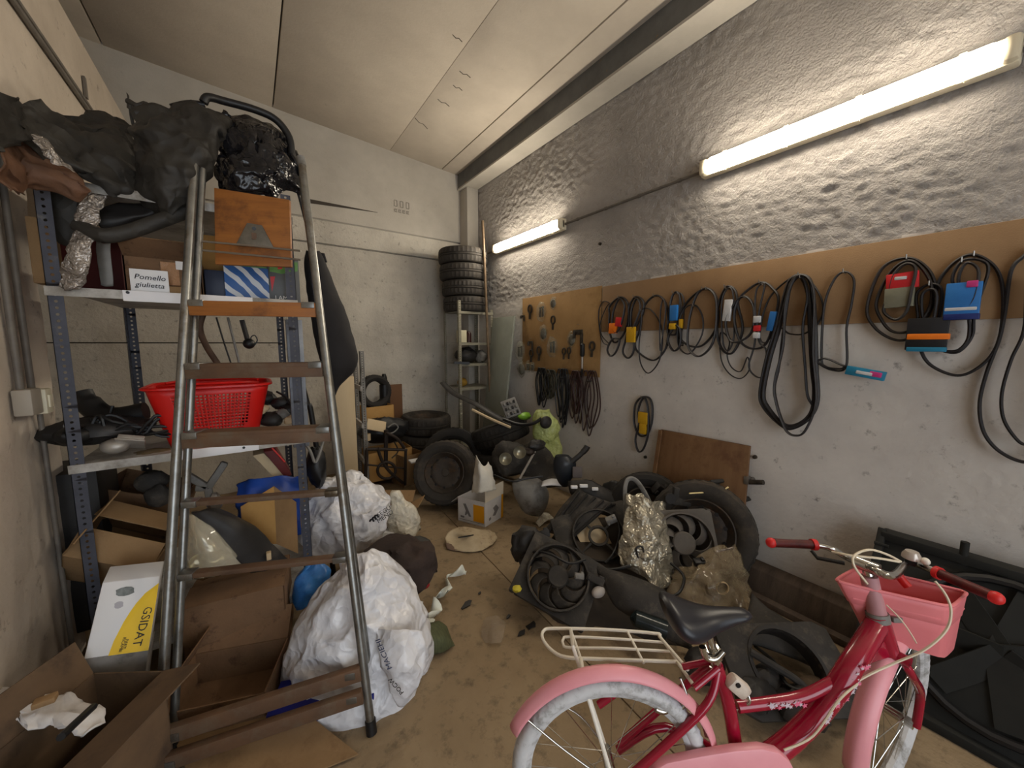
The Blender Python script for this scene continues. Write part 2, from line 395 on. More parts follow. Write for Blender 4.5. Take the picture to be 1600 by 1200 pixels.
# left pillar and the beam it carries
XP = -.74
def amp_p(p): return .004 * noise.noise(p * 8) + .002 * noise.noise(p * 25)
b = MB(); vs_ = []
nu, nv = 30, 90
for i in range(nu + 1):
    for j in range(nv + 1):
        p = Vector((XP, 1.2 + 1.33 * i / nu, 2.31 * j / nv)); vs_.append(p + Vector((amp_p(p), 0, 0)))
b.add(vs_, [(i * (nv + 1) + j, (i + 1) * (nv + 1) + j, (i + 1) * (nv + 1) + j + 1, i * (nv + 1) + j + 1) for i in range(nu) for j in range(nv)])
b.box((XP - .2, 1.865, 1.155), (.39, 1.33, 2.31))
b.build('wall_pillar', m_pillar, kind='structure', ang=180)
MB().box((XP - .2, 1.07, 2.86), (.4, 7.35, 1.1)).build('trim_3', m_pillar, kind='structure', bevel=.006)
# ================================================================== lamps on the right wall
m_lampw = mat('lamp_plastic', (226, 214, 186), rough=.4)
m_glow = emat('lamp_glow', (255, 242, 220), LAMP_POWER)
ZL = 2.716
def lamp(y0, y1, label):
    yc = (y0 + y1) / 2; L_ = y1 - y0
    t = thing('wall_lamp', label, 'lamp', (XR, yc, ZL - .05), group='tube lamps on the right wall')
    MB().box((XR - .032, yc, ZL), (.064, L_, .112)).build('housing', m_lampw, t, bevel=.012)
    b = MB()  # translucent trough cover with rounded ends
    def prof(u, v):
        y = y0 + .045 + (L_ - .09) * u; e = min(1, min(u, 1 - u) * L_ / .03); e = math.sqrt(max(0, 1 - (1 - e) ** 2)) * .6 + .4
        a = math.pi * v
        return (XR - .062 - .042 * math.sin(a) ** .7 * e, y, ZL + .048 * math.cos(a) * (.75 + .25 * e))
    b.grid(prof, 40, 13); cov = b.build('cover', m_glow, t)
    for k in (.12, .38, .62, .88):
        for s_ in (-1, 1): MB().box((XR - .06, y0 + L_ * k, ZL + s_ * .056), (.02, .022, .008)).build('clip', m_lampw, t, bevel=.002)
    for yy in (y0 + .024, y1 - .024): MB().box((XR - .056, yy, ZL), (.076, .048, .1)).build('end_cap', m_lampw, t, bevel=.018)
    return t
lamp(2.80, 4.05, 'shorter-looking far tube lamp glowing near the tyre stack corner')
lamp(.155, 1.436, 'large near tube lamp glowing above the hanging belts')
lamp(-2.48, -1.21, 'tube lamp further along the right wall behind the viewer')
m_conduit = mat('grey_conduit', (112, 106, 98), (92, 86, 80), scale=12, rough=.5)
def conduit(a, b_, label, r=.011, clips=4, lead=(-1, 0, 0)):
    a = Vector(a); b_ = Vector(b_); t = thing('conduit', label, 'conduit', a)
    MB().tube([a, b_], r, 10).build('pipe', m_conduit, t)
    for k in range(clips):
        p = a + (b_ - a) * ((k + .5) / clips)
        d = (b_ - a).normalized(); MB().tube([p - d * .01, p + d * .01], r * 1.35, 10).build('saddle_clip', m_conduit, t)
    return t
conduit((XR - .022, 1.44, ZL), (XR - .022, 2.80, ZL), 'grey cable conduit joining the two wall lamps')
conduit((XR - .022, 4.05, ZL), (XR - .022, 4.52, ZL), 'short grey conduit between far lamp and corner column', clips=1)
conduit((XR - .022, .155, ZL), (XR - .022, -1.21, ZL), 'grey conduit from the near lamp towards the viewer', clips=3)
# ================================================================== boards, belts and cables on the right wall
m_hard = mat('hardboard', (172, 136, 88), (152, 118, 74), scale=4, rough=.75, bump=.15, bscale=200, dirt=(110, 80, 44), dscale=2.2, dlev=(.5, .75))
m_hard2 = mat('hardboard_dull', (154, 122, 86), (136, 106, 74), scale=3, rough=.75, bump=.15, bscale=200)
def wallpanel(name, x0p, x1y, ztop, zbot, th, m, label):
    y0, y1 = x0p, x1y
    MB().box((XR - .004 - th / 2, (y0 + y1) / 2, (ztop + zbot) / 2), (th, abs(y1 - y0), ztop - zbot)).build(name, m, label=label, cat='board', bevel=.002, base=True)
WP = lambda x, y: wx(x, y, XR - .02)
pA = WP(816, 468); pB = WP(940, 452); pC = WP(938, 590)
ZT = 2.066; ZB1 = pC.z
wallpanel('tool_board', pA.y, pB.y + .006, ZT, ZB1, .012, m_hard, 'square brown hardboard panel covered with small hanging parts')
wallpanel('belt_board', pB.y - .006, -.45, ZT - .01, 1.655, .012, m_hard2, 'long brown hardboard strip that carries the rubber belts')
m_belt = mat('belt_rubber', (30, 28, 30), (44, 40, 40), scale=20, rough=.55)
m_belt2 = mat('belt_rubber_brown', (46, 38, 34), (30, 26, 24), scale=20, rough=.6)
m_nail = mat('nail_steel', (150, 146, 140), rough=.35, metal=.9)
CARD = {}
def card_mat(n, c): return mat('card_' + n, c, tuple(max(0, v - 18) for v in c), scale=10, rough=.5)
cm = dict(orange=card_mat('orange', (240, 128, 28)), red=card_mat('red', (205, 42, 48)), yellow=card_mat('yellow', (205, 160, 30)), blue=card_mat('blue', (48, 120, 190)), white=card_mat('white', (205, 205, 205)), teal=card_mat('teal', (40, 130, 165)), navy=card_mat('navy', (24, 44, 110)), grey=card_mat('grey', (128, 126, 108)), black=card_mat('black', (28, 30, 36)), pink=card_mat('pink', (200, 60, 130)), green=card_mat('green', (30, 90, 80)))
def conv(pts, ox, oy, k): return [(ox + x / k, oy + y / k) for x, y in pts]
def belt(loops, label, off=.03, r=.009, m=None, cards=(), nail=True, sec=(1.5, .75)):
    """loops: list of closed pixel paths measured on the wall; a belt is looped strands plus its cardboard sleeves."""
    first = [wx(x, y, XR - off) for x, y in loops[0]]
    top = max(first, key=lambda p: p.z)
    t = thing('rubber_belt', label, 'belt', (XR - off, top.y, min(p.z for p in first)), group='rubber drive belts hanging on the right wall')
    for k, lp in enumerate(loops):
        o = off + .012 * k
        P = []
        cl = CR([tuple(wx(x, y, XR - o)) for x, y in lp], 7, True)
        for i, p in enumerate(cl):
            P.append((p[0] + .007 * math.sin(6.283 * i / len(cl) + k), p[1], p[2]))
        MB().tube(P, r, 6, True, sec=sec, fix=(1, 0, 0)).build('belt_strand', m or m_belt, t)
    if nail:
        MB().tube([(XR - .01, top.y, top.z - .008), (XR - off - .03, top.y, top.z - .006), (XR - off - .034, top.y, top.z + .012)], .003, 6).build('nail', m_nail, t)
    for ci, (cx, cy, w_, h_, rot, colr) in enumerate(cards):
        c = wx(cx, cy, XR - off - .018)
        k = (c - EYE).dot(FW) / F; wy_ = w_ * k / max(.45, abs(ray(cx, cy).normalized().x)) * .95; hz = h_ * k
        M = TR(*c) @ RX(rot)
        cd = MB().box((0, 0, 0), (.022 + .005 * ci, wy_, hz), M).build('cardboard_sleeve', cm[colr], t, bevel=.003)
    return t
Z1 = lambda *p: conv(p, 920, 420, 5.0)
Z2 = lambda *p: conv(p, 1140, 400, 4.0)
Z3 = lambda *p: conv(p, 1320, 360, 3.157)
belt([Z1((160, 270), (110, 255), (75, 330), (80, 470), (110, 575), (165, 592), (105, 520), (95, 420), (140, 300))], 'thin black belt, leftmost on the long board, overlapping the square panel', r=.0045)
belt([Z1((165, 290), (245, 220), (305, 280), (300, 420), (260, 530), (200, 575), (165, 480), (165, 360)), Z1((190, 330), (235, 235), (280, 290), (260, 420), (215, 500), (185, 430)), Z1((155, 590), (145, 640), (175, 682), (215, 650), (240, 560), (190, 545))], 'coiled black belt with orange and red cardboard sleeve', off=.035, cards=[(958, 513, 12, 16, 0, 'orange'), (967, 503, 9, 14, 8, 'red')])
belt([Z1((315, 300), (365, 218), (425, 260), (415, 360), (355, 480), (350, 640), (310, 698), (270, 650), (290, 560), (320, 420)), Z1((330, 330), (370, 235), (405, 300), (370, 420), (335, 470))], 'black belt held by a yellow cardboard sleeve, beside the orange one', off=.04, cards=[(986, 523, 13, 24, 0, 'yellow')])
belt([Z1((430, 300), (520, 208), (598, 270), (620, 450), (600, 620), (510, 715), (400, 660), (362, 590), (400, 480))], 'wide oval black belt hanging right of the yellow-sleeved belt', off=.03)
belt([Z1((412, 420), (420, 320), (480, 320), (550, 420), (575, 550), (550, 720), (470, 815), (410, 740), (395, 600)), Z1((560, 300), (580, 240), (600, 330), (580, 520), (562, 640), (555, 480))], 'long thin black belt hanging lowest between yellow and blue sleeves', off=.044, r=.0055)
belt([Z1((640, 260), (670, 185), (708, 215), (702, 400), (690, 500), (650, 515), (620, 480)), Z1((640, 490), (615, 560), (660, 640), (715, 600), (722, 480), (680, 440))], 'small folded black belt in a blue and yellow sleeve', off=.035, cards=[(1053, 489, 11, 24, 0, 'blue'), (1051, 510, 9, 9, 0, 'yellow')])
belt([Z1((710, 190), (740, 240), (735, 400), (720, 520), (735, 600), (705, 560), (700, 420), (725, 300))], 'narrow black belt pressed against the right of the blue sleeve', off=.03, r=.005, cards=[(1064, 506, 5, 14, 0, 'yellow')])
belt([Z1((760, 270), (900, 155), (990, 220), (1000, 440), (900, 590), (800, 605), (715, 540), (700, 420))], 'broad round black belt, upper loop right of the blue sleeve', off=.03)
belt([Z1((750, 310), (830, 285), (885, 380), (880, 520), (790, 662), (710, 610), (700, 450))], 'medium oval black belt in the middle of the round cluster', off=.042, r=.006)
belt([Z1((800, 330), (850, 190), (930, 155), (995, 260), (975, 560), (870, 683), (785, 620), (778, 480))], 'tall oval black belt crossing the broad round belt', off=.052)
belt([Z1((1020, 260), (1075, 140), (1140, 170), (1165, 300), (1200, 480), (1130, 650), (1060, 645), (1012, 540), (1004, 380))], 'tall black belt around a white cardboard sleeve', off=.03, cards=[(1137, 485, 11, 33, 4, 'white')])
belt([Z1((1040, 260), (1085, 150), (1122, 190), (1135, 420), (1130, 560), (1090, 640), (1050, 560))], 'narrow black belt inside the white-sleeved belt', off=.045, r=.006)
belt([Z1((1070, 430), (1100, 330), (1160, 240), (1230, 220), (1290, 310), (1280, 480), (1200, 560), (1110, 560))], 'round black belt hanging right of the white sleeve', off=.05)
belt([Z1((1160, 260), (1240, 165), (1345, 105), (1430, 150), (1480, 260), (1400, 560), (1300, 625), (1190, 570), (1140, 400))], 'widest black belt arching above the red and white sleeve', off=.04)
belt([Z1((1030, 500), (1030, 700), (1090, 815), (1180, 858), (1250, 790), (1240, 690), (1190, 800), (1120, 770), (1085, 680), (1100, 560))], 'thin double black belt drooping lowest left of the long bundle', off=.03, r=.0045, nail=False)
belt([Z1((1300, 330), (1310, 160), (1370, 120), (1330, 320), (1290, 600), (1250, 760), (1310, 842), (1375, 825), (1390, 640), (1330, 560))], 'twisted black belt with a red and white sleeve', off=.05, r=.006, cards=[(1183, 513, 9, 9, 0, 'red'), (1183, 499, 9, 10, 0, 'white'), (1182, 524, 8, 9, 0, 'white')])
belt([Z2((220, 330), (290, 210), (440, 118), (560, 240), (575, 380), (480, 480), (380, 487), (310, 450), (230, 540), (190, 500))], 'round black belt with a light blue sleeve behind the long bundle', off=.035, r=.006, cards=[(1206, 502, 9, 30, 8, 'blue')])
belt([Z2((380, 150), (440, 120), (505, 165), (530, 400), (540, 700), (548, 900), (500, 1010), (400, 1075), (330, 1060), (220, 950), (195, 850), (240, 620), (300, 430), (350, 230)), Z2((390, 160), (445, 130), (490, 250), (500, 450), (515, 700), (530, 850), (510, 980), (430, 1050), (340, 1050), (240, 940), (215, 850), (255, 640), (310, 450), (365, 230))], 'very long thick black belt bundle, outermost of the long ones', off=.05, r=.011, sec=(1.4, .9))
belt([Z2((400, 140), (450, 130), (485, 250), (455, 450), (470, 700), (485, 870), (520, 960), (430, 1052), (345, 1055), (285, 850), (310, 700), (335, 500), (370, 250)), Z2((420, 125), (520, 200), (520, 600), (540, 900), (480, 1080), (420, 1122), (350, 1080), (290, 900), (285, 780), (335, 560), (350, 300))], 'very long black belt with the lowest hanging loop', off=.075, r=.008)
belt([Z2((575, 630), (590, 320), (650, 150), (720, 98), (775, 150), (760, 300), (730, 450), (728, 690), (640, 712), (555, 665), (600, 640), (690, 675), (720, 690), (690, 705), (600, 690))], 'black belt loop ending in a slanted teal sleeve', off=.04, r=.007, cards=[(1352, 583, 48, 14, 10, 'teal'), (1369, 585, 15, 8, 10, 'pink'), (1351, 583, 20, 5, 10, 'white')])
belt([Z3((110, 380), (180, 190), (310, 135), (410, 190), (450, 300), (420, 400), (340, 520), (250, 540), (150, 480)), Z3((155, 350), (230, 200), (330, 150), (420, 250), (420, 380), (330, 490), (240, 500), (180, 440)), Z3((240, 220), (300, 165), (350, 190), (330, 300), (305, 400), (250, 440), (192, 400), (210, 330))], 'dark brown double belt around a red and grey sleeve', off=.035, r=.009, m=m_belt2, cards=[(1410, 439, 37, 25, -4, 'red'), (1405, 465, 34, 30, -2, 'grey'), (1408, 435, 14, 5, 0, 'white')])
belt([Z3((470, 240), (550, 150), (640, 120), (740, 180), (780, 300), (770, 500), (720, 620), (620, 700), (530, 712), (420, 660), (375, 580), (380, 480), (440, 340))], 'wide black belt loop around the blue sleeve', off=.03, r=.009)
belt([Z3((360, 420), (355, 310), (420, 265), (475, 290), (470, 400), (430, 560), (370, 560)), Z3((385, 430), (380, 320), (430, 290), (455, 330), (430, 460))], 'short folded belt in a dark orange-striped carton', off=.05, r=.008, cards=[(1448, 522, 46, 50, 0, 'black'), (1450, 526, 47, 9, 0, 'orange'), (1447, 546, 44, 7, 0, 'teal')])
belt([Z3((530, 240), (580, 150), (680, 150), (705, 210), (640, 400), (628, 520), (560, 600), (490, 595), (560, 590), (610, 530), (610, 420), (570, 330)), Z3((560, 240), (600, 160), (660, 200), (640, 330), (590, 380))], 'folded black belt held in a large bright blue sleeve', off=.05, r=.008, cards=[(1504, 468, 38, 52, 0, 'blue'), (1501, 483, 34, 5, 0, 'white'), (1502, 495, 38, 9, 0, 'navy'), (1520, 444, 12, 10, 0, 'pink')])
belt([Z3((940, 90), (880, 130), (820, 200), (790, 400), (760, 540), (700, 700), (665, 850), (680, 980), (740, 1070), (840, 1130), (930, 1135), (1040, 1050), (1060, 850), (1010, 500), (1000, 200))], 'longest black belt at the right edge, hanging almost to the floor panel', off=.035, r=.009)
belt([Z3((900, 250), (884, 490), (820, 640), (775, 800), (780, 920), (830, 1010), (890, 1055), (960, 1000), (990, 800), (960, 500), (940, 280)), ], 'inner black belt at the right edge inside the longest one', off=.06, r=.008)
belt([conv([(1150, 1180), (1180, 1110), (1230, 1080), (1290, 1100), (1315, 1190), (1310, 1330), (1270, 1430), (1200, 1440), (1150, 1330)], 800, 440, 6), conv([(1180, 1200), (1230, 1090), (1270, 1180), (1280, 1400), (1240, 1560), (1190, 1590), (1160, 1480), (1190, 1330)], 800, 440, 6)], 'small black belt in a yellow sleeve hanging alone low on the wall', off=.025, cards=[(1005, 653, 14, 18, 0, 'yellow'), (1005, 670, 10, 16, 0, 'yellow')])
# ---- hanging cable bunches on the square board
m_cab = {'black': mat('cable_black', (22, 22, 24), rough=.5), 'olive': mat('cable_olive', (62, 60, 46), (40, 38, 32), rough=.6), 'brown': mat('cable_brown', (58, 36, 32), rough=.5)}
Z4 = lambda *p: conv(p, 800, 440, 6.0)
def bunch(cx, top, bot, w_, n, m, label, off=.03, seed=1):
    rnd = random.Random(seed); t0 = wx(cx, top, XR - off); b0 = wx(cx, bot, XR - off)
    t = thing('cable_bunch', label, 'cables', (XR - off, t0.y, b0.z), group='cable bunches hanging from the square board')
    k = (t0 - EYE).dot(FW) / F
    for i in range(n):
        f_ = (i + .5) / n - .5; wl = w_ * k * 2.3; y = t0.y + f_ * wl * .5; z1 = b0.z + rnd.uniform(0, .25) * (t0.z - b0.z) ; ht = t0.z - z1
        dx = off + rnd.uniform(0, .03); hw = rnd.uniform(.25, .5) * wl * .6
        P = [(XR - dx, y - hw * .3, t0.z - .02), (XR - dx - .006, y, t0.z), (XR - dx, y + hw * .3, t0.z - .02), (XR - dx - .004, y + hw, t0.z - ht * .35), (XR - dx, y + hw * rnd.uniform(.4, 1), t0.z - ht * .7), (XR - dx - .005, y + rnd.uniform(-.3, .3) * hw, z1), (XR - dx, y - hw * rnd.uniform(.4, 1), t0.z - ht * .72), (XR - dx - .004, y - hw, t0.z - ht * .4)]
        MB().tube(CR(P, 5, True), .007, 5, True).build('cable', m, t)
    MB().tube([(XR - off - .035, t0.y - w_ * k * .25, t0.z - (t0.z - b0.z) * .14), (XR - off - .035, t0.y + w_ * k * .25, t0.z - (t0.z - b0.z) * .15)], .006, 6).build('tie', m_cab['black'], t)
bunch(848, 575, 637, 17, 6, m_cab['black'], 'dense black cable bunch, leftmost below the square board', seed=1)
bunch(863, 578, 628, 18, 6, m_cab['olive'], 'olive grey cable bunch between two black ones', seed=2, off=.035)
bunch(882, 577, 668, 16, 6, m_cab['black'], 'long black cable bunch in the middle below the board', seed=3)
bunch(902, 580, 665, 16, 6, m_cab['brown'], 'long brown-black cable bunch right of the middle', seed=4, off=.035)
bunch(925, 580, 682, 20, 4, m_cab['brown'], 'thin brown cable loop tied at mid height, rightmost below the board', seed=5)
# ---- small parts pinned on the square board
m_sm = mat('dark_small_parts', (44, 40, 36), (84, 76, 66), scale=30, rough=.45, metal=.4)
m_plast = mat('clear_poly_bag', (170, 168, 150), rough=.12, alpha=.22)
def small(px, py, kind, label, s=1.0):
    c = wx(px, py, XR - .03); t = thing('small_part', label, 'car part', c, group='small parts pinned on the square board')
    b = MB()
    if kind == 0:   # ring with stem
        b.tube([(c.x, c.y + .022 * s * math.cos(a * .524), c.z + .03 * s * math.sin(a * .524)) for a in range(12)], .007 * s, 6, True); b.bar((c.x, c.y, c.z - .02 * s), (c.x, c.y + .004, c.z - .075 * s), .012 * s, .012 * s)
    elif kind == 1:  # bent bracket
        b.box((c.x, c.y, c.z), (.012, .05 * s, .02 * s)); b.box((c.x, c.y - .02 * s, c.z - .03 * s), (.012, .014 * s, .05 * s)); b.box((c.x - .012, c.y + .015 * s, c.z - .01 * s), (.03, .012, .03 * s))
    elif kind == 2:  # oval pad
        b.ball(c, (.014 * s, .026 * s, .036 * s), 12, 8, .12, 3, px)
    elif kind == 3:  # clip pair
        b.box((c.x, c.y - .012 * s, c.z), (.012, .012 * s, .06 * s)); b.box((c.x, c.y + .012 * s, c.z - .008), (.012, .012 * s, .05 * s)); b.box((c.x, c.y, c.z + .022 * s), (.014, .04 * s, .012))
    b.build('metal_piece', m_sm, t, bevel=.002 if kind in (1, 3) else 0)
    MB().tube([(XR - .012, c.y, c.z + .03 * s), (c.x - .012, c.y, c.z + .03 * s)], .0025, 6).build('pin', m_nail, t)
    if kind in (2, 3):
        MB().ball((c.x, c.y, c.z), (.02 * s, .034 * s, .05 * s), 12, 8, .2, 3, px + 2).build('poly_bag', m_plast, t)
SP = [(828, 483, 0, 1.1, 'key-shaped dark part at the top left of the square board'), (846, 487, 3, 1.4, 'bagged dark clips second from left in the board top row'), (864, 474, 2, .9, 'small dark oval part third in the board top row'), (864, 500, 0, 1.0, 'ringed dark part under the third of the top row'), (849, 521, 2, 1.2, 'black teardrop part near the middle left of the board'), (829, 535, 1, 1.1, 'small brown bracket in the left column of the board'), (830, 552, 0, 1.0, 'left of two dark rings on the lower left board'), (842, 548, 0, 1.1, 'right of two dark rings on the lower left board'), (863, 542, 3, 1.5, 'shiny bagged fittings in the middle of the board'), (817, 494, 1, .8, 'tiny bracket at the left edge of the board, upper'), (813, 549, 3, 1.6, 'grey bagged part over the left board edge'), (815, 577, 2, 1.3, 'leaf-shaped dark part below the left board corner'), (825, 573, 3, .9, 'dark clip left of a pair at the board bottom'), (832, 574, 3, .8, 'dark clip right of a pair at the board bottom'), (893, 531, 2, 1.1, 'dark drop-shaped part below the middle bracket'), (903, 519, 1, 1.8, 'wide dark bracket in the right half of the board'), (881, 549, 0, .8, 'small brown ring left of the screwdriver handle'), (889, 548, 0, .8, 'small brown ring next to the screwdriver handle'), (925, 541, 0, 1.0, 'dark ring at the right edge of the square board')]
for px, py, k, s_, lb in SP: small(px, py, k, lb, s_ * 1.35)
# screwdriver-like tool
c = wx(910, 545, XR - .035); t = thing('screwdriver', 'black-handled tool with a pale shaft hanging on the square board', 'tool', (c.x, c.y, c.z - .2))
MB().tube([(c.x, c.y, c.z + .05), (c.x, c.y, c.z + .04), (c.x, c.y, c.z - .06), (c.x, c.y, c.z - .075)], [.012, .022, .022, .012], 10).build('handle', m_cab['black'], t)
MB().tube([(c.x, c.y, c.z - .07), (c.x, c.y, c.z - .19)], .010, 8).build('shaft', mat('pale_steel', (190, 186, 178), rough=.3, metal=.6), t)
MB().tube([(c.x, c.y, c.z - .19), (c.x, c.y, c.z - .27)], .011, 8).build('tip_sheath', m_cab['black'], t)
# ---- wooden board leaning on the wall, small tap on the wall, long plank at the base
m_ply = mat('stained_plywood', (132, 100, 68), (110, 78, 50), scale=3, rough=.7, stretch=(1, 3, .6), dirt=(92, 58, 36), dscale=5, dlev=(.5, .7))
a = wx(1033, 671, XR - .02); b_ = wx(1173, 697, XR - .02); zlo = .12
t = thing('plywood_board', 'stained brown plywood board leaning on the white wall', 'board', (XR - .1, (a.y + b_.y) / 2, zlo))
MB().hexa([(XR - .14, b_.y - .03, zlo), (XR - .115, b_.y - .03, zlo), (XR - .115, a.y + .02, zlo), (XR - .14, a.y + .02, zlo), (XR - .035, b_.y, b_.z), (XR - .01, b_.y, b_.z), (XR - .01, a.y, a.z), (XR - .035, a.y, a.z)]).build('panel', m_ply, t, bevel=.004)
MB().bar((XR - .15, a.y + .005, zlo), (XR - .045, a.y - .012, a.z), .03, .012, (0, 0, 1)).build('edge_batten', m_ply, t)
c = wx(1182, 752, XR - .03); t = thing('wall_valve', 'small grey metal valve sticking out of the white wall', 'valve', (c.x, c.y, c.z))
MB().tube([(XR, c.y + .03, c.z), (XR - .05, c.y + .02, c.z)], .012, 8).build('stem', m_nail, t)
MB().tube([(XR - .05, c.y + .035, c.z - .012), (XR - .06, c.y - .05, c.z + .015)], .016, 8).build('body', m_sm, t)
MB().box((XR - .055, c.y + .045, c.z), (.035, .03, .05)).build('lever', m_nail, t, bevel=.004)
for i, (px, py) in enumerate([(1009, 714), (1180, 714), (938, 381)]):
    c = wx(px, py, XR); MB().lathe([(.0, .018), (.012, .016), (.014, 0)], 10, frame((XR + .002, c.y, c.z), (-1, 0, 0))).build('wall_plug', m_sm, label=['tiny dark wall plug under the yellow-sleeved low belt', 'grey wall plug right of the plywood board', 'dark plug in the rough wall between the two lamps'][i], cat='plug', base=False)
m_plank = mat('dusty_plank', (92, 78, 66), (66, 54, 46), scale=5, rough=.8, stretch=(1, 6, 1), bump=.3)
p0 = fl(1175, 895); p1 = fl(1420, 1030)
t = thing('wooden_plank', 'long dusty wooden plank along the foot of the white wall', 'plank', (XR - .07, .8, 0))
MB().hexa([(XR - .16, -.2, 0), (XR - .05, -.2, 0), (XR - .05, 1.9, 0), (XR - .16, 1.9, 0), (XR - .10, -.2, .14), (XR - .012, -.2, .16), (XR - .012, 1.9, .16), (XR - .10, 1.9, .14)]).build('board', m_plank, t, bevel=.006)
MB().bar((XR - .20, -.2, .02), (XR - .20, 1.7, .02), .05, .035).build('batten', m_plank, t, bevel=.004)
# ================================================================== left side: shelf unit, ladder and their load
m_galv = mat('galvanised_steel', (150, 150, 146), (120, 120, 118), scale=14, rough=.35, metal=.85, dirt=(104, 92, 76), dscale=9, dlev=(.52, .7))
m_post = mat('blue_grey_post', (74, 76, 86), (56, 58, 68), scale=10, rough=.5, metal=.3, dirt=(110, 108, 104), dscale=14, dlev=(.6, .75))
m_shelfm = mat('shelf_sheet', (190, 188, 184), (150, 146, 140), scale=6, rough=.5, dirt=(96, 88, 76), dscale=5, dlev=(.45, .7))
m_lipw = mat('white_shelf_lip', (232, 232, 236), rough=.4)
m_kraft = mat('kraft_cardboard', (150, 120, 84), (130, 102, 70), scale=5, rough=.85, bump=.1, bscale=120, dirt=(112, 82, 52), dscale=6, dlev=(.55, .75))
m_kraftd = mat('stained_cardboard', (122, 92, 66), (100, 76, 54), scale=5, rough=.85, bump=.15, bscale=100, dirt=(70, 46, 32), dscale=12, dlev=(.56, .7))
m_kraftl = mat('light_cardboard', (190, 148, 88), (172, 130, 74), scale=5, rough=.85)
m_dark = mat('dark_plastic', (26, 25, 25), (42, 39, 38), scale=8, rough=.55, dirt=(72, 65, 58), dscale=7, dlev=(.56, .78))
m_dusty = mat('dusty_black_plastic', (40, 38, 36), (58, 54, 50), scale=9, rough=.75, dirt=(92, 84, 74), dscale=12, dlev=(.52, .76), bump=.12, bscale=80)
m_black = mat('black_plastic', (20, 20, 22), rough=.45)
m_blkshiny = mat('black_shiny_film', (22, 22, 26), rough=.18, crumple=(10, .02))
m_tarp = mat('dark_tarp', (50, 47, 42), (36, 34, 32), scale=6, rough=.62, crumple=(7, .02))
m_brownc = mat('brown_cloth', (110, 76, 54), (78, 56, 42), scale=7, rough=.7, bump=.4, bscale=30)
m_film = mat('silver_clear_film', (176, 168, 160), (120, 112, 106), scale=9, rough=.2, metal=.5, crumple=(26, .01), spec=.8)
m_red = mat('red_plastic', (214, 26, 20), (196, 20, 16), scale=4, rough=.4)
m_wood = mat('worn_orange_wood', (164, 104, 48), (134, 82, 38), scale=4, rough=.55, stretch=(1, 1, 8), dirt=(92, 56, 34), dscale=8, dlev=(.5, .72))
m_woodstep = mat('worn_step_wood', (106, 78, 56), (80, 60, 46), scale=5, rough=.65, dirt=(104, 90, 74), dscale=9, dlev=(.48, .7))
m_bluep = mat('blue_plastic', (30, 72, 164), (24, 56, 132), scale=5, rough=.45)
m_white = mat('white_card', (226, 226, 228), rough=.55)
m_ink = mat('ink_black', (24, 24, 30), rough=.6)
m_greyp = mat('grey_plastic', (132, 130, 126), (108, 106, 102), scale=8, rough=.55, dirt=(86, 80, 72), dscale=8, dlev=(.52, .7))
m_beige = mat('beige_board', (206, 186, 152), (188, 166, 132), scale=4, rough=.75, stretch=(1, 1, .3))
m_bagw = mat('white_poly_bag', (226, 226, 230), (208, 208, 214), scale=6, rough=.28, spec=.6, crumple=(9, .022))
m_bagc = mat('cloudy_poly_bag', (214, 208, 192), (190, 182, 164), scale=6, rough=.28, spec=.6, crumple=(12, .02))
m_cloth = mat('dark_brown_cloth', (62, 48, 42), (44, 36, 34), scale=6, rough=.9, bump=.3, bscale=60)
# ------------------------------------------------------------------ perforated angle posts
def perf(b, o, u, v, nrm, length, width, pitch=.025, hr=.0055, th=.002):
    """Strip from o along v (length), u across (width), one octagonal hole per pitch; real thickness."""
    o = Vector(o); u = Vector(u); v = Vector(v); nrm = Vector(nrm); n = int(length / pitch)
    for k in range(n):
        c0 = o + v * (k * pitch); cen = c0 + u * width / 2 + v * pitch / 2
        sq = [c0, c0 + u * width / 2, c0 + u * width, c0 + u * width + v * pitch / 2, c0 + u * width + v * pitch, c0 + u * width / 2 + v * pitch, c0 + v * pitch, c0 + v * pitch / 2]
        ho = [cen + (u * math.cos(a) + v * math.sin(a)) * hr for a in [math.radians(225 + 45 * i) for i in range(8)]]
        vs_ = sq + ho + [p + nrm * th for p in sq] + [p + nrm * th for p in ho]
        fs = []
        for i in range(8):
            j = (i + 1) % 8
            fs += [(i, j, 8 + j, 8 + i), (16 + j, 16 + i, 24 + i, 24 + j), (8 + i, 8 + j, 24 + j, 24 + i)]
        fs += [(0, 16, 17, 1), (1, 17, 18, 2), (6, 5, 21, 22), (5, 4, 20, 21), (2, 18, 19, 3), (3, 19, 20, 4), (7, 6, 22, 23), (0, 7, 23, 16)]
        b.add(vs_, fs)
    return b
YS0, YS1, XS0, XS1 = 2.2, 3.2, -.625, .205
ZM, ZTP, ZTT = 1.06, 1.765, 2.17
sh = thing('shelf_unit', 'tall grey perforated-post shelf unit loaded with junk behind the ladder', 'shelf', ((XS0 + XS1) / 2, 2.7, 0))
for x, y, sx, sy in [(XS0, YS0, 1, 1), (XS1, YS0, -1, 1), (XS0 + .02, YS1, 1, -1), (XS1, YS1, -1, -1)]:
    b = MB(); perf(b, (x, y, 0), (sx, 0, 0), (0, 0, 1), (0, sy, 0), 2.3, .042); perf(b, (x, y, 0), (0, sy, 0), (0, 0, 1), (sx, 0, 0), 2.3, .038)
    b.build('post', m_post, sh, ang=20)
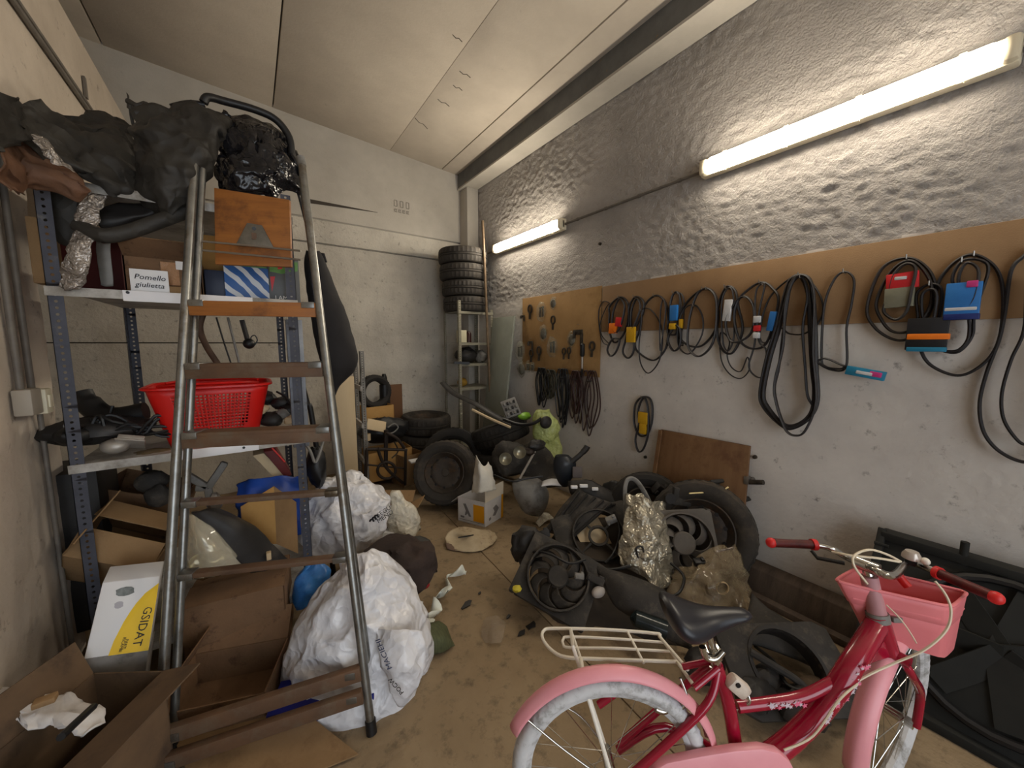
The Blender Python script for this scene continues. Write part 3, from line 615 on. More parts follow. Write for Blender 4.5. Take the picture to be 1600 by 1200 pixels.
for z, nm in [(.2, 'bottom'), (ZM, 'mid'), (ZTP, 'top'), (ZTT, 'cap')]:
    MB().box(((XS0 + XS1) / 2, (YS0 + YS1) / 2, z), (XS1 - XS0 - .012, YS1 - YS0 - .012, .003)).build('shelf_plate', m_shelfm, sh)
    lp = MB().box(((XS0 + XS1) / 2, YS0 - .002, z - .014), (XS1 - XS0 + .01, .003, .036)).build('shelf_lip', m_shelfm, sh, bevel=.001)
p, q = wy(191, 452, YS0 - .006), wy(291, 461, YS0 - .006)
b = MB(); b.box(((p.x + q.x) / 2 + .12, YS0 - .007, ZTP - .018), (q.x - p.x + .24, .006, .044)); b.build('price_rail', m_lipw, sh, bevel=.001)
p, q = wy(297, 710, YS0 - .006), wy(393, 700, YS0 - .006)
b = MB(); b.box(((p.x + q.x) / 2, YS0 - .007, ZM - .012), (q.x - p.x + .06, .006, .042)); b.build('price_rail', m_lipw, sh, bevel=.001)
for x in (p.x + .14, ): MB().tube([(q.x - .03, YS0 - .014, ZM - .012), (q.x - .03, YS0 - .008, ZM - .012)], .006, 8).build('bolt', m_black, sh)
MB().tube([(wy(201, 460, YS0).x, YS0 - .014, ZTP - .005), (wy(201, 460, YS0).x, YS0 - .008, ZTP - .005)], .006, 8).build('bolt', m_black, sh)
# ------------------------------------------------------------------ ladder (folded step ladder leaning on the shelf)
LB = Vector((-.035, 1.55, 0)); LT = Vector((.046, 2.06, 2.34)); LD = Vector((.92, -.39, 0)).normalized(); LN = Vector((.39, .92, 0)).normalized()
def lpt(z, s, back=0):
    k = z / 2.34; c = LB + (LT - LB) * k; return c + LD * s * (.365 - .067 * z) + LN * back
lad = thing('step_ladder', 'tall folded step ladder of steel tubes with worn wooden steps', 'ladder', LB)
for s_ in (-1, 1):
    MB().tube([lpt(.02, s_), lpt(1.2, s_), lpt(2.34, s_)], .0165, 12).build('front_rail', m_galv, lad)
    MB().tube([lpt(.02, s_ * 1.0, .08), lpt(1.2, s_ * .975, .055), lpt(2.3, s_ * .93, .03)], .0145, 12).build('rear_rail', m_galv, lad)
    MB().tube([lpt(0.0, s_), lpt(.05, s_)], .0205, 12).build('foot', m_black, lad); MB().tube([lpt(0.0, s_ * 1.0, .08), lpt(.05, s_ * 1.0, .08)], .0185, 12).build('foot', m_black, lad)
    MB().tube([lpt(2.34, s_), lpt(2.38, s_)], .018, 10).build('tube_end', m_greyp, lad)
def step(z, dep=.085, th=.022, mm=None, back=.03, tilt=0):
    a, c = lpt(z, -.95, back), lpt(z, .95, back); M0 = MB()
    up_ = Vector((0, 0, 1))
    st = M0.bar(a, c, dep, th).build('step', mm or m_woodstep, lad, bevel=.004)
    if z > 1.1: MB().bar(a + Vector((0, 0, -.028)) - LN * (dep / 2 - .006), c + Vector((0, 0, -.028)) - LN * (dep / 2 - .006), .012, .045).build('step_apron', mm or m_woodstep, st, bevel=.002)
    for s_, e in ((-1, a), (1, c)):
        MB().bar(e - LD * .004 * s_, e - LD * s_ * .055, dep + .008, th + .006).build('end_bracket', m_galv, st, bevel=.002)
for z, mm, dpt in [(1.715, m_wood, .085), (1.46, None, .085), (1.19, None, .08), (.925, None, .042), (.66, None, .04)]: step(z, dpt, .02, mm=mm)
# two lowest wooden bars
for z, bk, hh in [(.235, -.005, .06), (.16, -.02, .055)]:
    a, c = lpt(z - .10, -.97, bk), lpt(z, .97, bk); MB().bar(a, c, .03, hh).build('cross_bar', m_woodstep, lad, bevel=.004)
    for e, s_ in ((a, 1), (c, -1)): MB().bar(e + LD * .02 * s_, e + LD * .06 * s_, .034, hh * .5).build('bracket', m_galv, lad, bevel=.002)
# platform folded up with latch plate and rods
def lp2(x, y, extra=0.0):  # point on the ladder plane under a pixel
    d = ray(x, y); n = LD.cross((LT - LB).normalized()); k = (LB + LN * extra - EYE).dot(n) / d.dot(n); return EYE + d * k
quad = [lp2(336, 413, .06), lp2(455, 417, .06), lp2(452, 312, .06), lp2(334, 293, .06)]
b = MB(); off = LN * .022; b.hexa([quad[0], quad[1], quad[1] + off, quad[0] + off, quad[3], quad[2], quad[2] + off, quad[3] + off])
pf = b.build('platform', m_wood, lad, bevel=.003)
tz = [lp2(368, 383, .05), lp2(427, 386, .05), lp2(409, 352, .05), (lp2(386, 348, .05))]
b = MB(); off = LN * .006; b.hexa([tz[0], tz[1], tz[1] + off, tz[0] + off, tz[3], tz[2], tz[2] + off, tz[3] + off]); b.build('latch_plate', m_galv, pf, bevel=.001)
MB().tube([lp2(397, 357, .046), lp2(397, 357, .055)], .008, 10).build('latch_hole', m_black, pf)
b = MB(); q0 = lp2(397, 369, .047); b.box(q0, (.018, .004, .028)); b.build('latch_slot', m_woodstep, pf)
MB().tube([lp2(316, 377, .02), lp2(392, 384, .03), lp2(470, 392, .02)], .0045, 8).build('rod', m_nail, lad)
MB().tube([lp2(316, 391, .02), lp2(470, 406, .02)], .0045, 8).build('rod', m_nail, lad)
# ------------------------------------------------------------------ generic builders
def pbox(name, m, x0, y0, x1, y1, Y, dep, label, cat, bevel=.003, group=None, parent=None):
    a = wy(x0, y1, Y); c = wy(x1, y0, Y)
    return MB().box(((a.x + c.x) / 2, Y + dep / 2, (a.z + c.z) / 2), (c.x - a.x, dep, c.z - a.z)).build(name, m, parent, label, cat, group, bevel=bevel)
def cbox(label, base, dims, rz=0, m=None, flaps=(120, 120, 110, 110), M=None, name='cardboard_box', th=.005, flen=None, openf=True, inner=None):
    """open carton: walls+bottom one shell, four flaps. base = centre of bottom."""
    w_, d_, h_ = dims; m = m or m_kraft
    t = thing(name, label, 'box', (0, 0, 0)); t.matrix_world = TR(*base) @ (M if M is not None else RZ(rz))
    t.rotation_mode = 'XYZ'
    b = MB(); b.box((0, 0, th / 2), (w_, d_, th)); b.box((-w_ / 2 + th / 2, 0, h_ / 2), (th, d_, h_)); b.box((w_ / 2 - th / 2, 0, h_ / 2), (th, d_, h_)); b.box((0, -d_ / 2 + th / 2, h_ / 2), (w_, th, h_)); b.box((0, d_ / 2 - th / 2, h_ / 2), (w_, th, h_))
    b.build('carton_body', m, t, local=True, ang=30)
    fd_ = flen or d_ / 2
    for k, a in enumerate(flaps):
        if a is None: continue
        b = MB()
        if k == 0: Mf = TR(0, -d_ / 2, h_) @ RX(a); b.box((0, fd_ / 2, 0), (w_ - .006, fd_, th), Mf)
        elif k == 1: Mf = TR(0, d_ / 2, h_) @ RX(-a); b.box((0, -fd_ / 2, 0), (w_ - .006, fd_, th), Mf)
        elif k == 2: Mf = TR(-w_ / 2, 0, h_) @ RY(-a); b.box((fd_ / 2, 0, 0), (fd_, d_ - .006, th), Mf)
        else: Mf = TR(w_ / 2, 0, h_) @ RY(a); b.box((-fd_ / 2, 0, 0), (fd_, d_ - .006, th), Mf)
        b.build('flap', m, t, local=True)
    return t
def L(rows, name, m, label, cat, amp=.01, fr=9, seed=0, nu=6, nv=6, solid=.004, parent=None, closed=False):
    """rows of (px, py, Y) control points -> cloth or film sheet"""
    R_ = [[tuple(wy(x, y, Y)) for x, y, Y in r] for r in rows]
    return loft(R_, nu, nv, amp, fr, seed, closed).build(name, m, parent, label, cat, solid=solid, ang=60)
# ------------------------------------------------------------------ tarps and bags on the top of the shelf
L([[(-30, 150, 1.85), (15, 148, 2.04), (62, 164, 2.28), (112, 178, 2.5), (180, 180, 2.6), (214, 214, 2.5)],
   [(-30, 190, 1.82), (25, 190, 2.02), (80, 205, 2.2), (130, 220, 2.25), (185, 225, 2.35), (222, 250, 2.35)],
   [(-25, 215, 1.82), (38, 218, 2.03), (95, 240, 2.12), (145, 270, 2.15), (195, 275, 2.2), (232, 285, 2.25)],
   [(-20, 235, 1.84), (45, 236, 2.06), (105, 262, 2.16), (160, 296, 2.18), (205, 300, 2.22), (240, 310, 2.25)]],
  'dark_tarp', m_tarp, 'dark grey tarpaulin draped over the left end of the shelf top', 'tarpaulin', .032, 9, 1, 9, 9)
L([[(-5, 195, 1.96), (30, 210, 2.06), (70, 225, 2.16), (110, 262, 2.18)],
   [(-5, 235, 1.94), (35, 245, 2.05), (80, 262, 2.1), (135, 285, 2.12)],
   [(0, 275, 1.95), (40, 280, 2.06), (90, 292, 2.1), (152, 300, 2.12)],
   [(5, 300, 1.98), (45, 302, 2.1), (85, 305, 2.14), (140, 306, 2.14)]],
  'brown_cover_sheet', m_brownc, 'rusty brown cover sheet bulging below the grey tarpaulin', 'sheet', .026, 11, 2, 9, 9)
L([[(45, 208, 2.0), (60, 210, 2.02), (80, 224, 2.05)], [(58, 230, 2.0), (75, 236, 2.02), (98, 250, 2.05)], [(70, 248, 2.02), (90, 258, 2.03), (112, 265, 2.06)]], 'clear_film_scrap', m_film, 'shiny crumpled clear film caught on the brown cover', 'film', .012, 25, 3, 5, 5, .002)
L([[(200, 156, 2.35), (218, 168, 2.3), (250, 164, 2.28), (300, 164, 2.28), (345, 170, 2.3), (372, 185, 2.35)],
   [(205, 200, 2.25), (222, 205, 2.18), (255, 200, 2.15), (300, 200, 2.14), (330, 210, 2.16), (345, 225, 2.22)],
   [(205, 245, 2.22), (230, 250, 2.12), (262, 250, 2.1), (300, 240, 2.1), (320, 240, 2.13), (330, 250, 2.2)],
   [(215, 300, 2.25), (240, 305, 2.14), (270, 300, 2.12), (298, 285, 2.12), (312, 275, 2.15), (322, 272, 2.2)],
   [(232, 335, 2.3), (255, 338, 2.2), (275, 330, 2.16), (300, 312, 2.16), (314, 300, 2.18), (322, 295, 2.22)]],
  'dark_cloth_cover', m_tarp, 'dark cloth cover in the middle of the shelf top beside the ladder', 'cloth', .026, 9, 4, 9, 9)
L([[(352, 175, 2.42), (385, 178, 2.4), (420, 190, 2.38), (448, 215, 2.38), (468, 250, 2.4)],
   [(345, 205, 2.28), (378, 210, 2.22), (415, 218, 2.2), (448, 240, 2.24), (470, 268, 2.32)],
   [(338, 240, 2.24), (372, 250, 2.18), (410, 255, 2.16), (445, 268, 2.2), (472, 285, 2.28)],
   [(335, 275, 2.24), (370, 285, 2.18), (408, 285, 2.17), (440, 288, 2.2), (474, 296, 2.28)],
   [(338, 305, 2.3), (372, 312, 2.22), (408, 308, 2.2), (442, 304, 2.24), (470, 305, 2.3)]],
  'black_shiny_sack', m_blkshiny, 'shiny black plastic sack bulging at the ladder top', 'sack', .028, 12, 5, 8, 8)
def hose(pts, r, label, m=m_black, name='rubber_hose', cat='hose', n=10):
    P = CR([tuple(wy(x, y, Y)) for x, y, Y in pts], 6)
    return MB().tube(P, r, n).build(name, m, label=label, cat=cat)
hose([(268, 168, 2.3), (295, 162, 2.3), (320, 164, 2.3)], .014, 'short black pipe end on top of the dark cloth cover')
hose([(318, 160, 2.28), (325, 152, 2.28), (350, 158, 2.3), (400, 172, 2.3), (432, 188, 2.3), (452, 215, 2.3), (456, 245, 2.3)], .017, 'black rubber hose arching over the shiny sack')
hose([(203, 165, 2.3), (207, 190, 2.3), (214, 210, 2.3)], .006, 'thin dark strap sticking up between the two covers', m_tarp, 'strap', 'strap')
hose([(200, 158, 2.32), (215, 166, 2.3), (228, 163, 2.3), (222, 175, 2.28), (212, 178, 2.28)], .012, 'rolled end of the dark cloth above the strap', m_tarp, 'cloth_roll', 'cloth')
hose([(455, 240, 2.27), (466, 262, 2.27), (474, 290, 2.3)], .01, 'black sack corner hanging right of the ladder top', m_blkshiny, 'sack_corner', 'sack')
# dark tubes and flaps hanging below the tarps
L([[(60, 285, 2.26), (95, 290, 2.24), (125, 295, 2.24)], [(58, 325, 2.27), (95, 330, 2.24), (122, 335, 2.24)], [(80, 360, 2.28), (100, 370, 2.26), (118, 375, 2.25)], [(95, 380, 2.28), (104, 385, 2.27), (112, 385, 2.26)]], 'tarp_flap', m_tarp, 'grey tarpaulin flap hanging to a point at the shelf left', 'tarpaulin', .006, 8, 6)
L([[(132, 296, 2.2), (150, 298, 2.2), (165, 300, 2.2)], [(118, 345, 2.18), (135, 348, 2.17), (155, 345, 2.18)], [(106, 375, 2.17), (125, 378, 2.15), (146, 375, 2.16)], [(98, 415, 2.17), (118, 418, 2.15), (140, 415, 2.16)], [(93, 450, 2.2), (112, 455, 2.18), (130, 452, 2.19)]], 'rolled_film', m_film, 'silvery bundle of clear film hanging down to the top shelf', 'film', .012, 18, 7, 8, 6)
hose([(122, 352, 2.2), (160, 368, 2.16), (200, 362, 2.16), (250, 345, 2.17), (305, 325, 2.2)], .028, 'thick dark rolled mat lying across the carton flap', m_tarp, 'rolled_mat', 'mat')
L([[(152, 375, 2.3), (162, 380, 2.28), (172, 378, 2.28)], [(152, 405, 2.3), (163, 408, 2.28), (174, 406, 2.28)], [(158, 445, 2.3), (166, 447, 2.29), (177, 446, 2.29)]], 'grey_liner', m_greyp, 'grey leaf-shaped plastic liner standing on the top shelf', 'liner', .004, 8, 8)
L([[(135, 330, 2.3), (180, 320, 2.3), (235, 318, 2.3)], [(150, 345, 2.26), (190, 340, 2.26), (240, 330, 2.26)], [(158, 365, 2.28), (200, 352, 2.28), (240, 340, 2.28)]], 'black_sheet', m_dark, 'black plastic sheet behind the rolled mat', 'sheet', .01, 10, 9)
pbox('cardboard_piece', m_kraft, 52, 342, 80, 442, 2.3, .06, 'upright cardboard piece at the far left of the top shelf', 'cardboard')
pbox('maroon_crate', mat('maroon_plastic', (84, 18, 20), rough=.6), 84, 360, 185, 448, 2.75, .25, 'dark maroon crate deep on the top shelf behind the silvery film', 'crate')
# ------------------------------------------------------------------ top shelf load
a = wy(198, 466, 2.27); c = wy(318, 466, 2.27); zt = wy(198, 400, 2.27).z
t = cbox('taped brown carton with raised lid on the top shelf', ((a.x + c.x) / 2, 2.27 + .16, ZTP + .003), (c.x - a.x, .32, zt - ZTP), 0, m_kraftd, flaps=(150, None, None, None), flen=.12)
m_tape = mat('clear_tape', (196, 150, 110), rough=.12, alpha=.6, bump=1.0, bscale=60)
b = MB(); M = TR((a.x + c.x) / 2 + .02, 2.27, zt - .06); b.box((0, -.002, 0), (.06, .002, .1), M); b.build('tape', m_tape, t).matrix_parent_inverse = t.matrix_world.inverted()
s_ = pbox('sign_card', m_white, 205, 424, 262, 456, 2.215, .003, 'white card handwritten with two words leaning on the brown carton', 'sign', bevel=.001)
sc_ = wy(234, 434, 2.213); text('Pomello', .030, m_ink, s_, axes(sc_, (1, 0, -.03), (0, 0, 1), (0, -1, 0)), 'handwriting', shear=.25)
sc_ = wy(234, 446, 2.213); text('giulietta', .029, m_ink, s_, axes(sc_, (1, 0, -.03), (0, 0, 1), (0, -1, 0)), 'handwriting', shear=.25)
pbox('label_sticker', m_white, 275, 410, 296, 421, 2.264, .003, 'small white sticker on the taped carton', 'sticker', .0005)
pbox('cardboard_scrap', m_kraft, 264, 449, 292, 464, 2.22, .03, 'small brown cardboard scrap right of the handwritten card', 'cardboard')
pbox('yellow_carton', m_kraftl, 316, 372, 362, 424, 2.42, .2, 'yellowish carton behind the ladder platform', 'box')
pbox('dark_blue_carton', mat('dark_blue_card', (34, 44, 66), (48, 58, 82), scale=6, rough=.5), 322, 424, 358, 466, 2.32, .2, 'dark blue carton left of the blue and white printed box', 'box')
# printed boxes
m_bluw = mat('blue_white_print', (50, 98, 160), rough=.45)
nt = m_bluw.node_tree; wv = nt.nodes.new('ShaderNodeTexWave'); wv.inputs['Scale'].default_value = 9; wv.bands_direction = 'DIAGONAL'; wv.inputs['Distortion'].default_value = 3; wv.inputs['Detail'].default_value = 2
cr_ = nt.nodes.new('ShaderNodeValToRGB'); cr_.color_ramp.elements[0].color = s2l((44, 92, 158)); cr_.color_ramp.elements[1].color = s2l((206, 212, 220)); cr_.color_ramp.elements[0].position = .58; cr_.color_ramp.elements[1].position = .66
tc_ = nt.nodes.new('ShaderNodeTexCoord'); nt.links.new(tc_.outputs['Object'], wv.inputs[0]); nt.links.new(wv.outputs[1], cr_.inputs[0]); nt.links.new(cr_.outputs[0], nt.nodes['Principled BSDF'].inputs['Base Color'])
pbox('blue_white_carton', m_bluw, 353, 420, 420, 469, 2.30, .18, 'blue and white printed carton behind the top ladder step', 'box')
vb = pbox('vegetable_carton', mat('grey_green_print', (84, 88, 90), (96, 98, 100), scale=6, rough=.45), 421, 405, 466, 474, 2.30, .22, 'grey carton printed with green leaves and red carrot', 'box')
m_green = mat('print_green', (112, 160, 84), (70, 120, 60), scale=14, rough=.45); m_carrot = mat('print_red', (196, 50, 56), rough=.45)
def decal(poly, Y, m, parent, name='print'):
    P = [wy(x, y, Y) for x, y in poly]; b = MB(); n = len(P); b.add([tuple(p) for p in P] + [(p.x, p.y + .001, p.z) for p in P], [tuple(range(n)), tuple(range(2 * n - 1, n - 1, -1))] + [(i, i + n, (i + 1) % n + n, (i + 1) % n) for i in range(n)])
    return b.build(name, m, parent, smooth=False)
decal([(421, 408), (465, 410), (465, 424), (440, 428), (421, 424)], 2.2985, m_green, vb); decal([(416 + 6, 432), (430, 432), (425, 456)], 2.2983, m_carrot, vb)
decal([(434, 412), (442, 410), (441, 420), (434, 421)], 2.2975, m_carrot, vb)
text('LAMIE', .03, m_white, vb, axes(wy(444, 466, 2.298), (1, 0, 0), (0, 0, 1), (0, -1, 0)))
gl = pbox('green_leaf_carton', m_green, 358, 402, 421, 421, 2.31, .2, 'flat carton with green print lying on the blue and white one', 'box')
for k in range(4): decal([(384 + k * 6, 408), (388 + k * 6, 408), (389 + k * 6, 415), (385 + k * 6, 415)], 2.309, m_white, gl)
# ------------------------------------------------------------------ hanging black bag right of the ladder
rows = []
for y, x0, x1 in [(392, 478, 500), (405, 476, 508), (440, 478, 520), (480, 482, 538), (520, 490, 550), (550, 496, 559), (575, 503, 556), (600, 515, 535), (618, 520, 524)]:
    xc = (x0 + x1) / 2; hw = (x1 - x0) / 2; rows.append([tuple(wy(xc + hw * math.cos(a), y, 2.42 - .09 * math.sin(a) * min(1, hw / 22))) for a in [2 * math.pi * k / 10 for k in range(10)]])
t = thing('black_garment_bag', 'black cloth bag hanging at the right side of the shelf', 'bag', wy(522, 618, 2.42))
m_fab = mat('black_fabric', (24, 22, 24), (32, 30, 32), scale=12, rough=.85)
loft(rows, 5, 3, .006, 8, 3, True).build('bag_body', m_fab, t)
MB().tube([wy(485, 396, 2.4), wy(478, 350, 2.36), wy(468, 310, 2.3), wy(462, 290, 2.28)], .006, 6).build('strap', m_fab, t)
MB().tube([wy(492, 396, 2.42), wy(505, 398, 2.42), wy(508, 410, 2.42)], .012, 6).build('rolled_top', m_fab, t)
# things hanging below the top shelf
hose([(322, 480, 2.4), (312, 510, 2.4), (322, 540, 2.42), (340, 568, 2.45)], .014, 'bent brown pipe behind the second ladder step', mat('rust_pipe', (92, 70, 54), (68, 52, 42), scale=20, rough=.7), 'bent_pipe', 'pipe')
hose([(338, 496, 2.5), (350, 535, 2.5), (361, 568, 2.5)], .004, 'thin dark rod behind the ladder, left of two', m_black, 'thin_rod', 'rod')
hose([(356, 496, 2.5), (366, 535, 2.5), (374, 568, 2.5)], .006, 'thin pale rod behind the ladder, right of two', m_greyp, 'thin_rod', 'rod')
t = thing('strut', 'dark strut with a round black end hanging below the top shelf', 'strut', wy(388, 540, 2.5))
MB().tube([wy(378, 500, 2.5), wy(388, 535, 2.5)], .012, 8).build('rod', m_dark, t); MB().ball(wy(389, 537, 2.49), (.028, .028, .028), 14, 10).build('ball_end', m_black, t)
MB().tube(CR([tuple(wy(x, y, 2.49)) for x, y in [(392, 528), (398, 524), (402, 532), (396, 540)]], 5, True), .003, 6, True).build('wire_loop', m_black, t)
pbox('corner_profile', mat('light_blue_steel', (140, 146, 156), (112, 118, 130), scale=12, rough=.45, metal=.3, dirt=(90, 84, 78), dscale=12, dlev=(.55, .7)), 459, 500, 472, 700, 2.27, .03, 'pale blue-grey perforated steel profile standing beside the shelf post', 'profile')
hose([(471, 596, 2.6), (480, 630, 2.6), (490, 668, 2.6), (528, 945, 2.6)], .016, 'dark slanted bar leaning behind the right shelf post', m_black, 'slanted_bar', 'bar')
# ------------------------------------------------------------------ red basket on the middle shelf
def basket(label):
    p0 = wy(222, 672, 2.28); p1 = wy(395, 672, 2.28); cx = (wy(226, 580, 2.24).x + wy(412, 580, 2.24).x) / 2 + .0
    t = thing('shopping_basket', label, 'basket', (cx, 2.40, ZM + .002))
    wb_, db_, wt, dt, h_ = .34, .22, .47, .33, .285
    def P(u, s, z):
        k = z / h_; return None
    m = m_red
    def ring(k):
        w_ = wb_ + (wt - wb_) * k; d_ = db_ + (dt - db_) * k; r = .05 + .02 * k; pts = []
        for cx_, cy_, a0 in [(w_ / 2 - r, -d_ / 2 + r, -90), (w_ / 2 - r, d_ / 2 - r, 0), (-w_ / 2 + r, d_ / 2 - r, 90), (-w_ / 2 + r, -d_ / 2 + r, 180)]:
            for i in range(5): a = math.radians(a0 + 22.5 * i); pts.append((cx_ + r * math.cos(a), cy_ + r * math.sin(a)))
        return pts
    def resample(pts, n):
        L_ = [0]; m_ = len(pts)
        for i in range(m_): a, b_ = pts[i], pts[(i + 1) % m_]; L_.append(L_[-1] + math.dist(a, b_))
        out = []
        for k in range(n):
            s = L_[-1] * k / n; i = 0
            while L_[i + 1] < s: i += 1
            f = (s - L_[i]) / max(1e-9, L_[i + 1] - L_[i]); a, b_ = pts[i], pts[(i + 1) % m_]; out.append((a[0] + (b_[0] - a[0]) * f, a[1] + (b_[1] - a[1]) * f))
        return out
    n = 84; R_ = {}
    ks = [0, .1] + [.1 + .78 * i / 14 for i in range(1, 15)] + [1.0]
    rows = [resample(ring(k), n) for k in ks]
    off = Vector((cx, 2.40, ZM + .002))
    # lattice: solid bands at bottom/top, square holes between
    b = MB(); V = [[Vector((x, y, k * h_)) + off for x, y in row] for row, k in zip(rows, ks)]
    for i in range(len(ks) - 1):
        for j in range(n):
            j2 = (j + 1) % n; q = [V[i][j], V[i][j2], V[i + 1][j2], V[i + 1][j]]
            side = abs(V[i][j].y - off.y) > abs(rows[i][0][1]) * .0 and True
            corner = abs(rows[i][j][0]) > (wb_ + (wt - wb_) * ks[i]) / 2 - .07 and abs(rows[i][j][1]) > (db_ + (dt - db_) * ks[i]) / 2 - .05
            if i in (0,) or i == len(ks) - 2 or corner: b.add(q, [(0, 1, 2, 3)]); continue
            c = (q[0] + q[1] + q[2] + q[3]) / 4; h4 = [c + (p - c) * .62 for p in q]
            b.add(q + h4, [(0, 1, 5, 4), (1, 2, 6, 5), (2, 3, 7, 6), (3, 0, 4, 7)])
    b.add([p for p in V[0]], [tuple(range(n - 1, -1, -1))])
    b.build('basket_body', m, t, solid=.003, ang=30)
    b = MB(); P = [Vector((x * 1.03, y * 1.04, h_)) + off for x, y in rows[-1]]; b.tube(P, .008, 6, True, sec=(1, 1.3)); b.build('rim', m, t)
    hp = [Vector((-.19, -.1, h_ + .005)), Vector((-.1, -.145, h_ + .014)), Vector((.1, -.145, h_ + .014)), Vector((.19, -.1, h_ + .005))]
    MB().tube([Vector(p) + off for p in CR([tuple(p) for p in hp], 6)], .007, 8).build('handle', m, t)
    hp = [Vector((-.19, .1, h_ + .005)), Vector((-.1, .145, h_ + .014)), Vector((.1, .145, h_ + .014)), Vector((.19, .1, h_ + .005))]
    MB().tube([Vector(p) + off for p in CR([tuple(p) for p in hp], 6)], .007, 8).build('handle', m, t)
    t.rotation_euler = (0, 0, 0)
    return t
basket('bright red perforated plastic basket on the middle shelf')
# ------------------------------------------------------------------ middle shelf load
t = thing('air_duct', 'black plastic car duct lying on the left of the middle shelf', 'car part', wy(165, 690, 2.35))
MB().tube(CR([tuple(wy(*p)) for p in [(128, 612, 2.5), (140, 632, 2.48), (162, 648, 2.45), (190, 650, 2.42), (228, 642, 2.4)]], 5), [.035] * 4 + [.045] * 17, 10, sec=(1, .8)).build('duct_tube', m_black, t)
MB().ball(wy(150, 672, 2.36), (.17, .09, .055), 24, 14, .18, 4, 3).build('duct_body', m_dark, t)
MB().ball(wy(120, 680, 2.3), (.06, .06, .04), 16, 10, .15, 4, 5).build('duct_mouth', m_black, t)
MB().box(wy(108, 666, 2.3), (.03, .02, .02)).build('label_tab', m_greyp, t, bevel=.003)
MB().tube([wy(172, 648, 2.38), wy(176, 634, 2.38)], .006, 6).build('peg', m_black, t)
t = thing('cable_harness', 'tangled black cable harness under the red basket', 'cables', wy(220, 665, 2.3))
rnd = random.Random(3)
for k in range(6):
    P = [(rnd.uniform(120, 160), rnd.uniform(655, 680), 2.27 + .02 * k)] + [(150 + 25 * i + rnd.uniform(-8, 8), rnd.uniform(648, 684), 2.27 + .03 * rnd.random()) for i in range(5)] + [(300, rnd.uniform(660, 680), 2.3)]
    MB().tube(CR([tuple(wy(*p)) for p in P], 5), .007, 6).build('cable', m_black, t)
t = thing('metal_cover', 'small light grey metal cover box on the middle shelf edge', 'cover', wy(205, 705, 2.25))
m_alu = mat('cast_aluminium', (176, 170, 162), (148, 142, 134), scale=20, rough=.45, metal=.5)
M = TR(*wy(206, 688, 2.26)) @ RY(14) @ RX(-38); MB().box((0, 0, 0), (.085, .07, .02), M).build('plate', m_alu, t, bevel=.004); MB().box((0, -.002, -.016), (.095, .08, .008), M).build('flange', m_alu, t, bevel=.002)
M = TR(*wy(180, 697, 2.25)); MB().ball((0, 0, 0), (.045, .03, .032), 14, 10, .1, 3, 2, M).build('round_housing', m_alu, t)
t = thing('dust_heap', 'pale brown dusty rag on the middle shelf left of the ladder', 'rag', wy(240, 712, 2.25))
MB().ball(wy(238, 712, 2.3), (.11, .09, .022), 24, 12, .2, 3, 4).build('rag', mat('dusty_rag', (122, 108, 80), (96, 84, 62), scale=14, rough=.95), t)
t = thing('small_parts_heap', 'black and beige small car parts right of the red basket', 'car part', wy(430, 668, 2.4))
for k, (x, y, Y, s, mm) in enumerate([(415, 622, 2.5, .05, m_black), (440, 630, 2.45, .045, m_dark), (452, 640, 2.4, .04, m_black), (405, 640, 2.35, .036, m_beige), (440, 648, 2.35, .035, m_greyp), (425, 655, 2.35, .05, m_dark), (395, 655, 2.35, .045, m_black), (455, 656, 2.32, .03, m_beige)]):
    MB().ball(wy(x, y, Y), (s, s * .8, s * .7), 14, 10, .3, 3, k).build('part_lump', mm, t)
MB().tube(CR([tuple(wy(*p)) for p in [(432, 612, 2.45), (446, 620, 2.42), (456, 632, 2.4), (462, 648, 2.38)]], 5), .006, 6).build('cable', m_black, t)
t = thing('cable_lump', 'dark lump of cables hanging at the right end below the middle shelf', 'cables', wy(490, 765, 2.35))
MB().ball(wy(495, 730, 2.45), (.05, .06, .11), 18, 14, .25, 3, 5).build('sleeve', m_black, t)
MB().tube(CR([tuple(wy(*p)) for p in [(475, 690, 2.35), (485, 705, 2.33), (492, 722, 2.33), (498, 712, 2.33), (505, 690, 2.35)]], 5), .008, 6).build('cable', m_greyp, t)
# ------------------------------------------------------------------ below the middle shelf
# big tilted carton at the left
pts = dict(A=(117, 803), B=(197, 829), C=(243, 862), D=(160, 912), E=(118, 870), T=(150, 745), R=(255, 760))
t = cbox('large tilted brown carton with a dark open mouth below the middle shelf', wy(188, 860, 2.42), (.30, .26, .24), 0, m_kraft, flaps=(40, 30, 75, None), M=TR(0, .05, -.06) @ RZ(-10) @ RY(28) @ RX(38), flen=.12)
t2 = cbox('dusty dark carton standing behind the tilted carton', wy(205, 800, 2.72) - Vector((0, 0, .12)), (.34, .3, .28), -12, m_kraftd, flaps=(None, None, None, None), M=RZ(-12) @ RY(20))
pbox('shade_block', m_dark, 88, 735, 150, 1000, 2.45, .3, 'tall dark box standing in for the shadow at the far left under the shelf', 'box')  # dark block fills the alcove where shadow lies
pbox('shade_sheet', m_dark, 140, 880, 300, 1010, 3.0, .05, 'dark sheet standing in for the shade deep under the shelf', 'sheet')  # dark sheet stands in for the deep shade under the shelf
t = thing('grey_trim', 'grey plastic trim pieces behind the left ladder rail', 'car part', wy(245, 790, 2.5))
MB().ball(wy(238, 752, 2.5), (.06, .04, .05), 16, 10, .2, 3, 1).build('trim_piece', m_dusty, t); MB().ball(wy(248, 775, 2.45), (.045, .03, .05), 16, 10, .25, 3, 2).build('trim_piece', m_dusty, t)
t = thing('hand_brace', 'grey forked bracket lying under the middle shelf', 'bracket', wy(330, 800, 2.5))
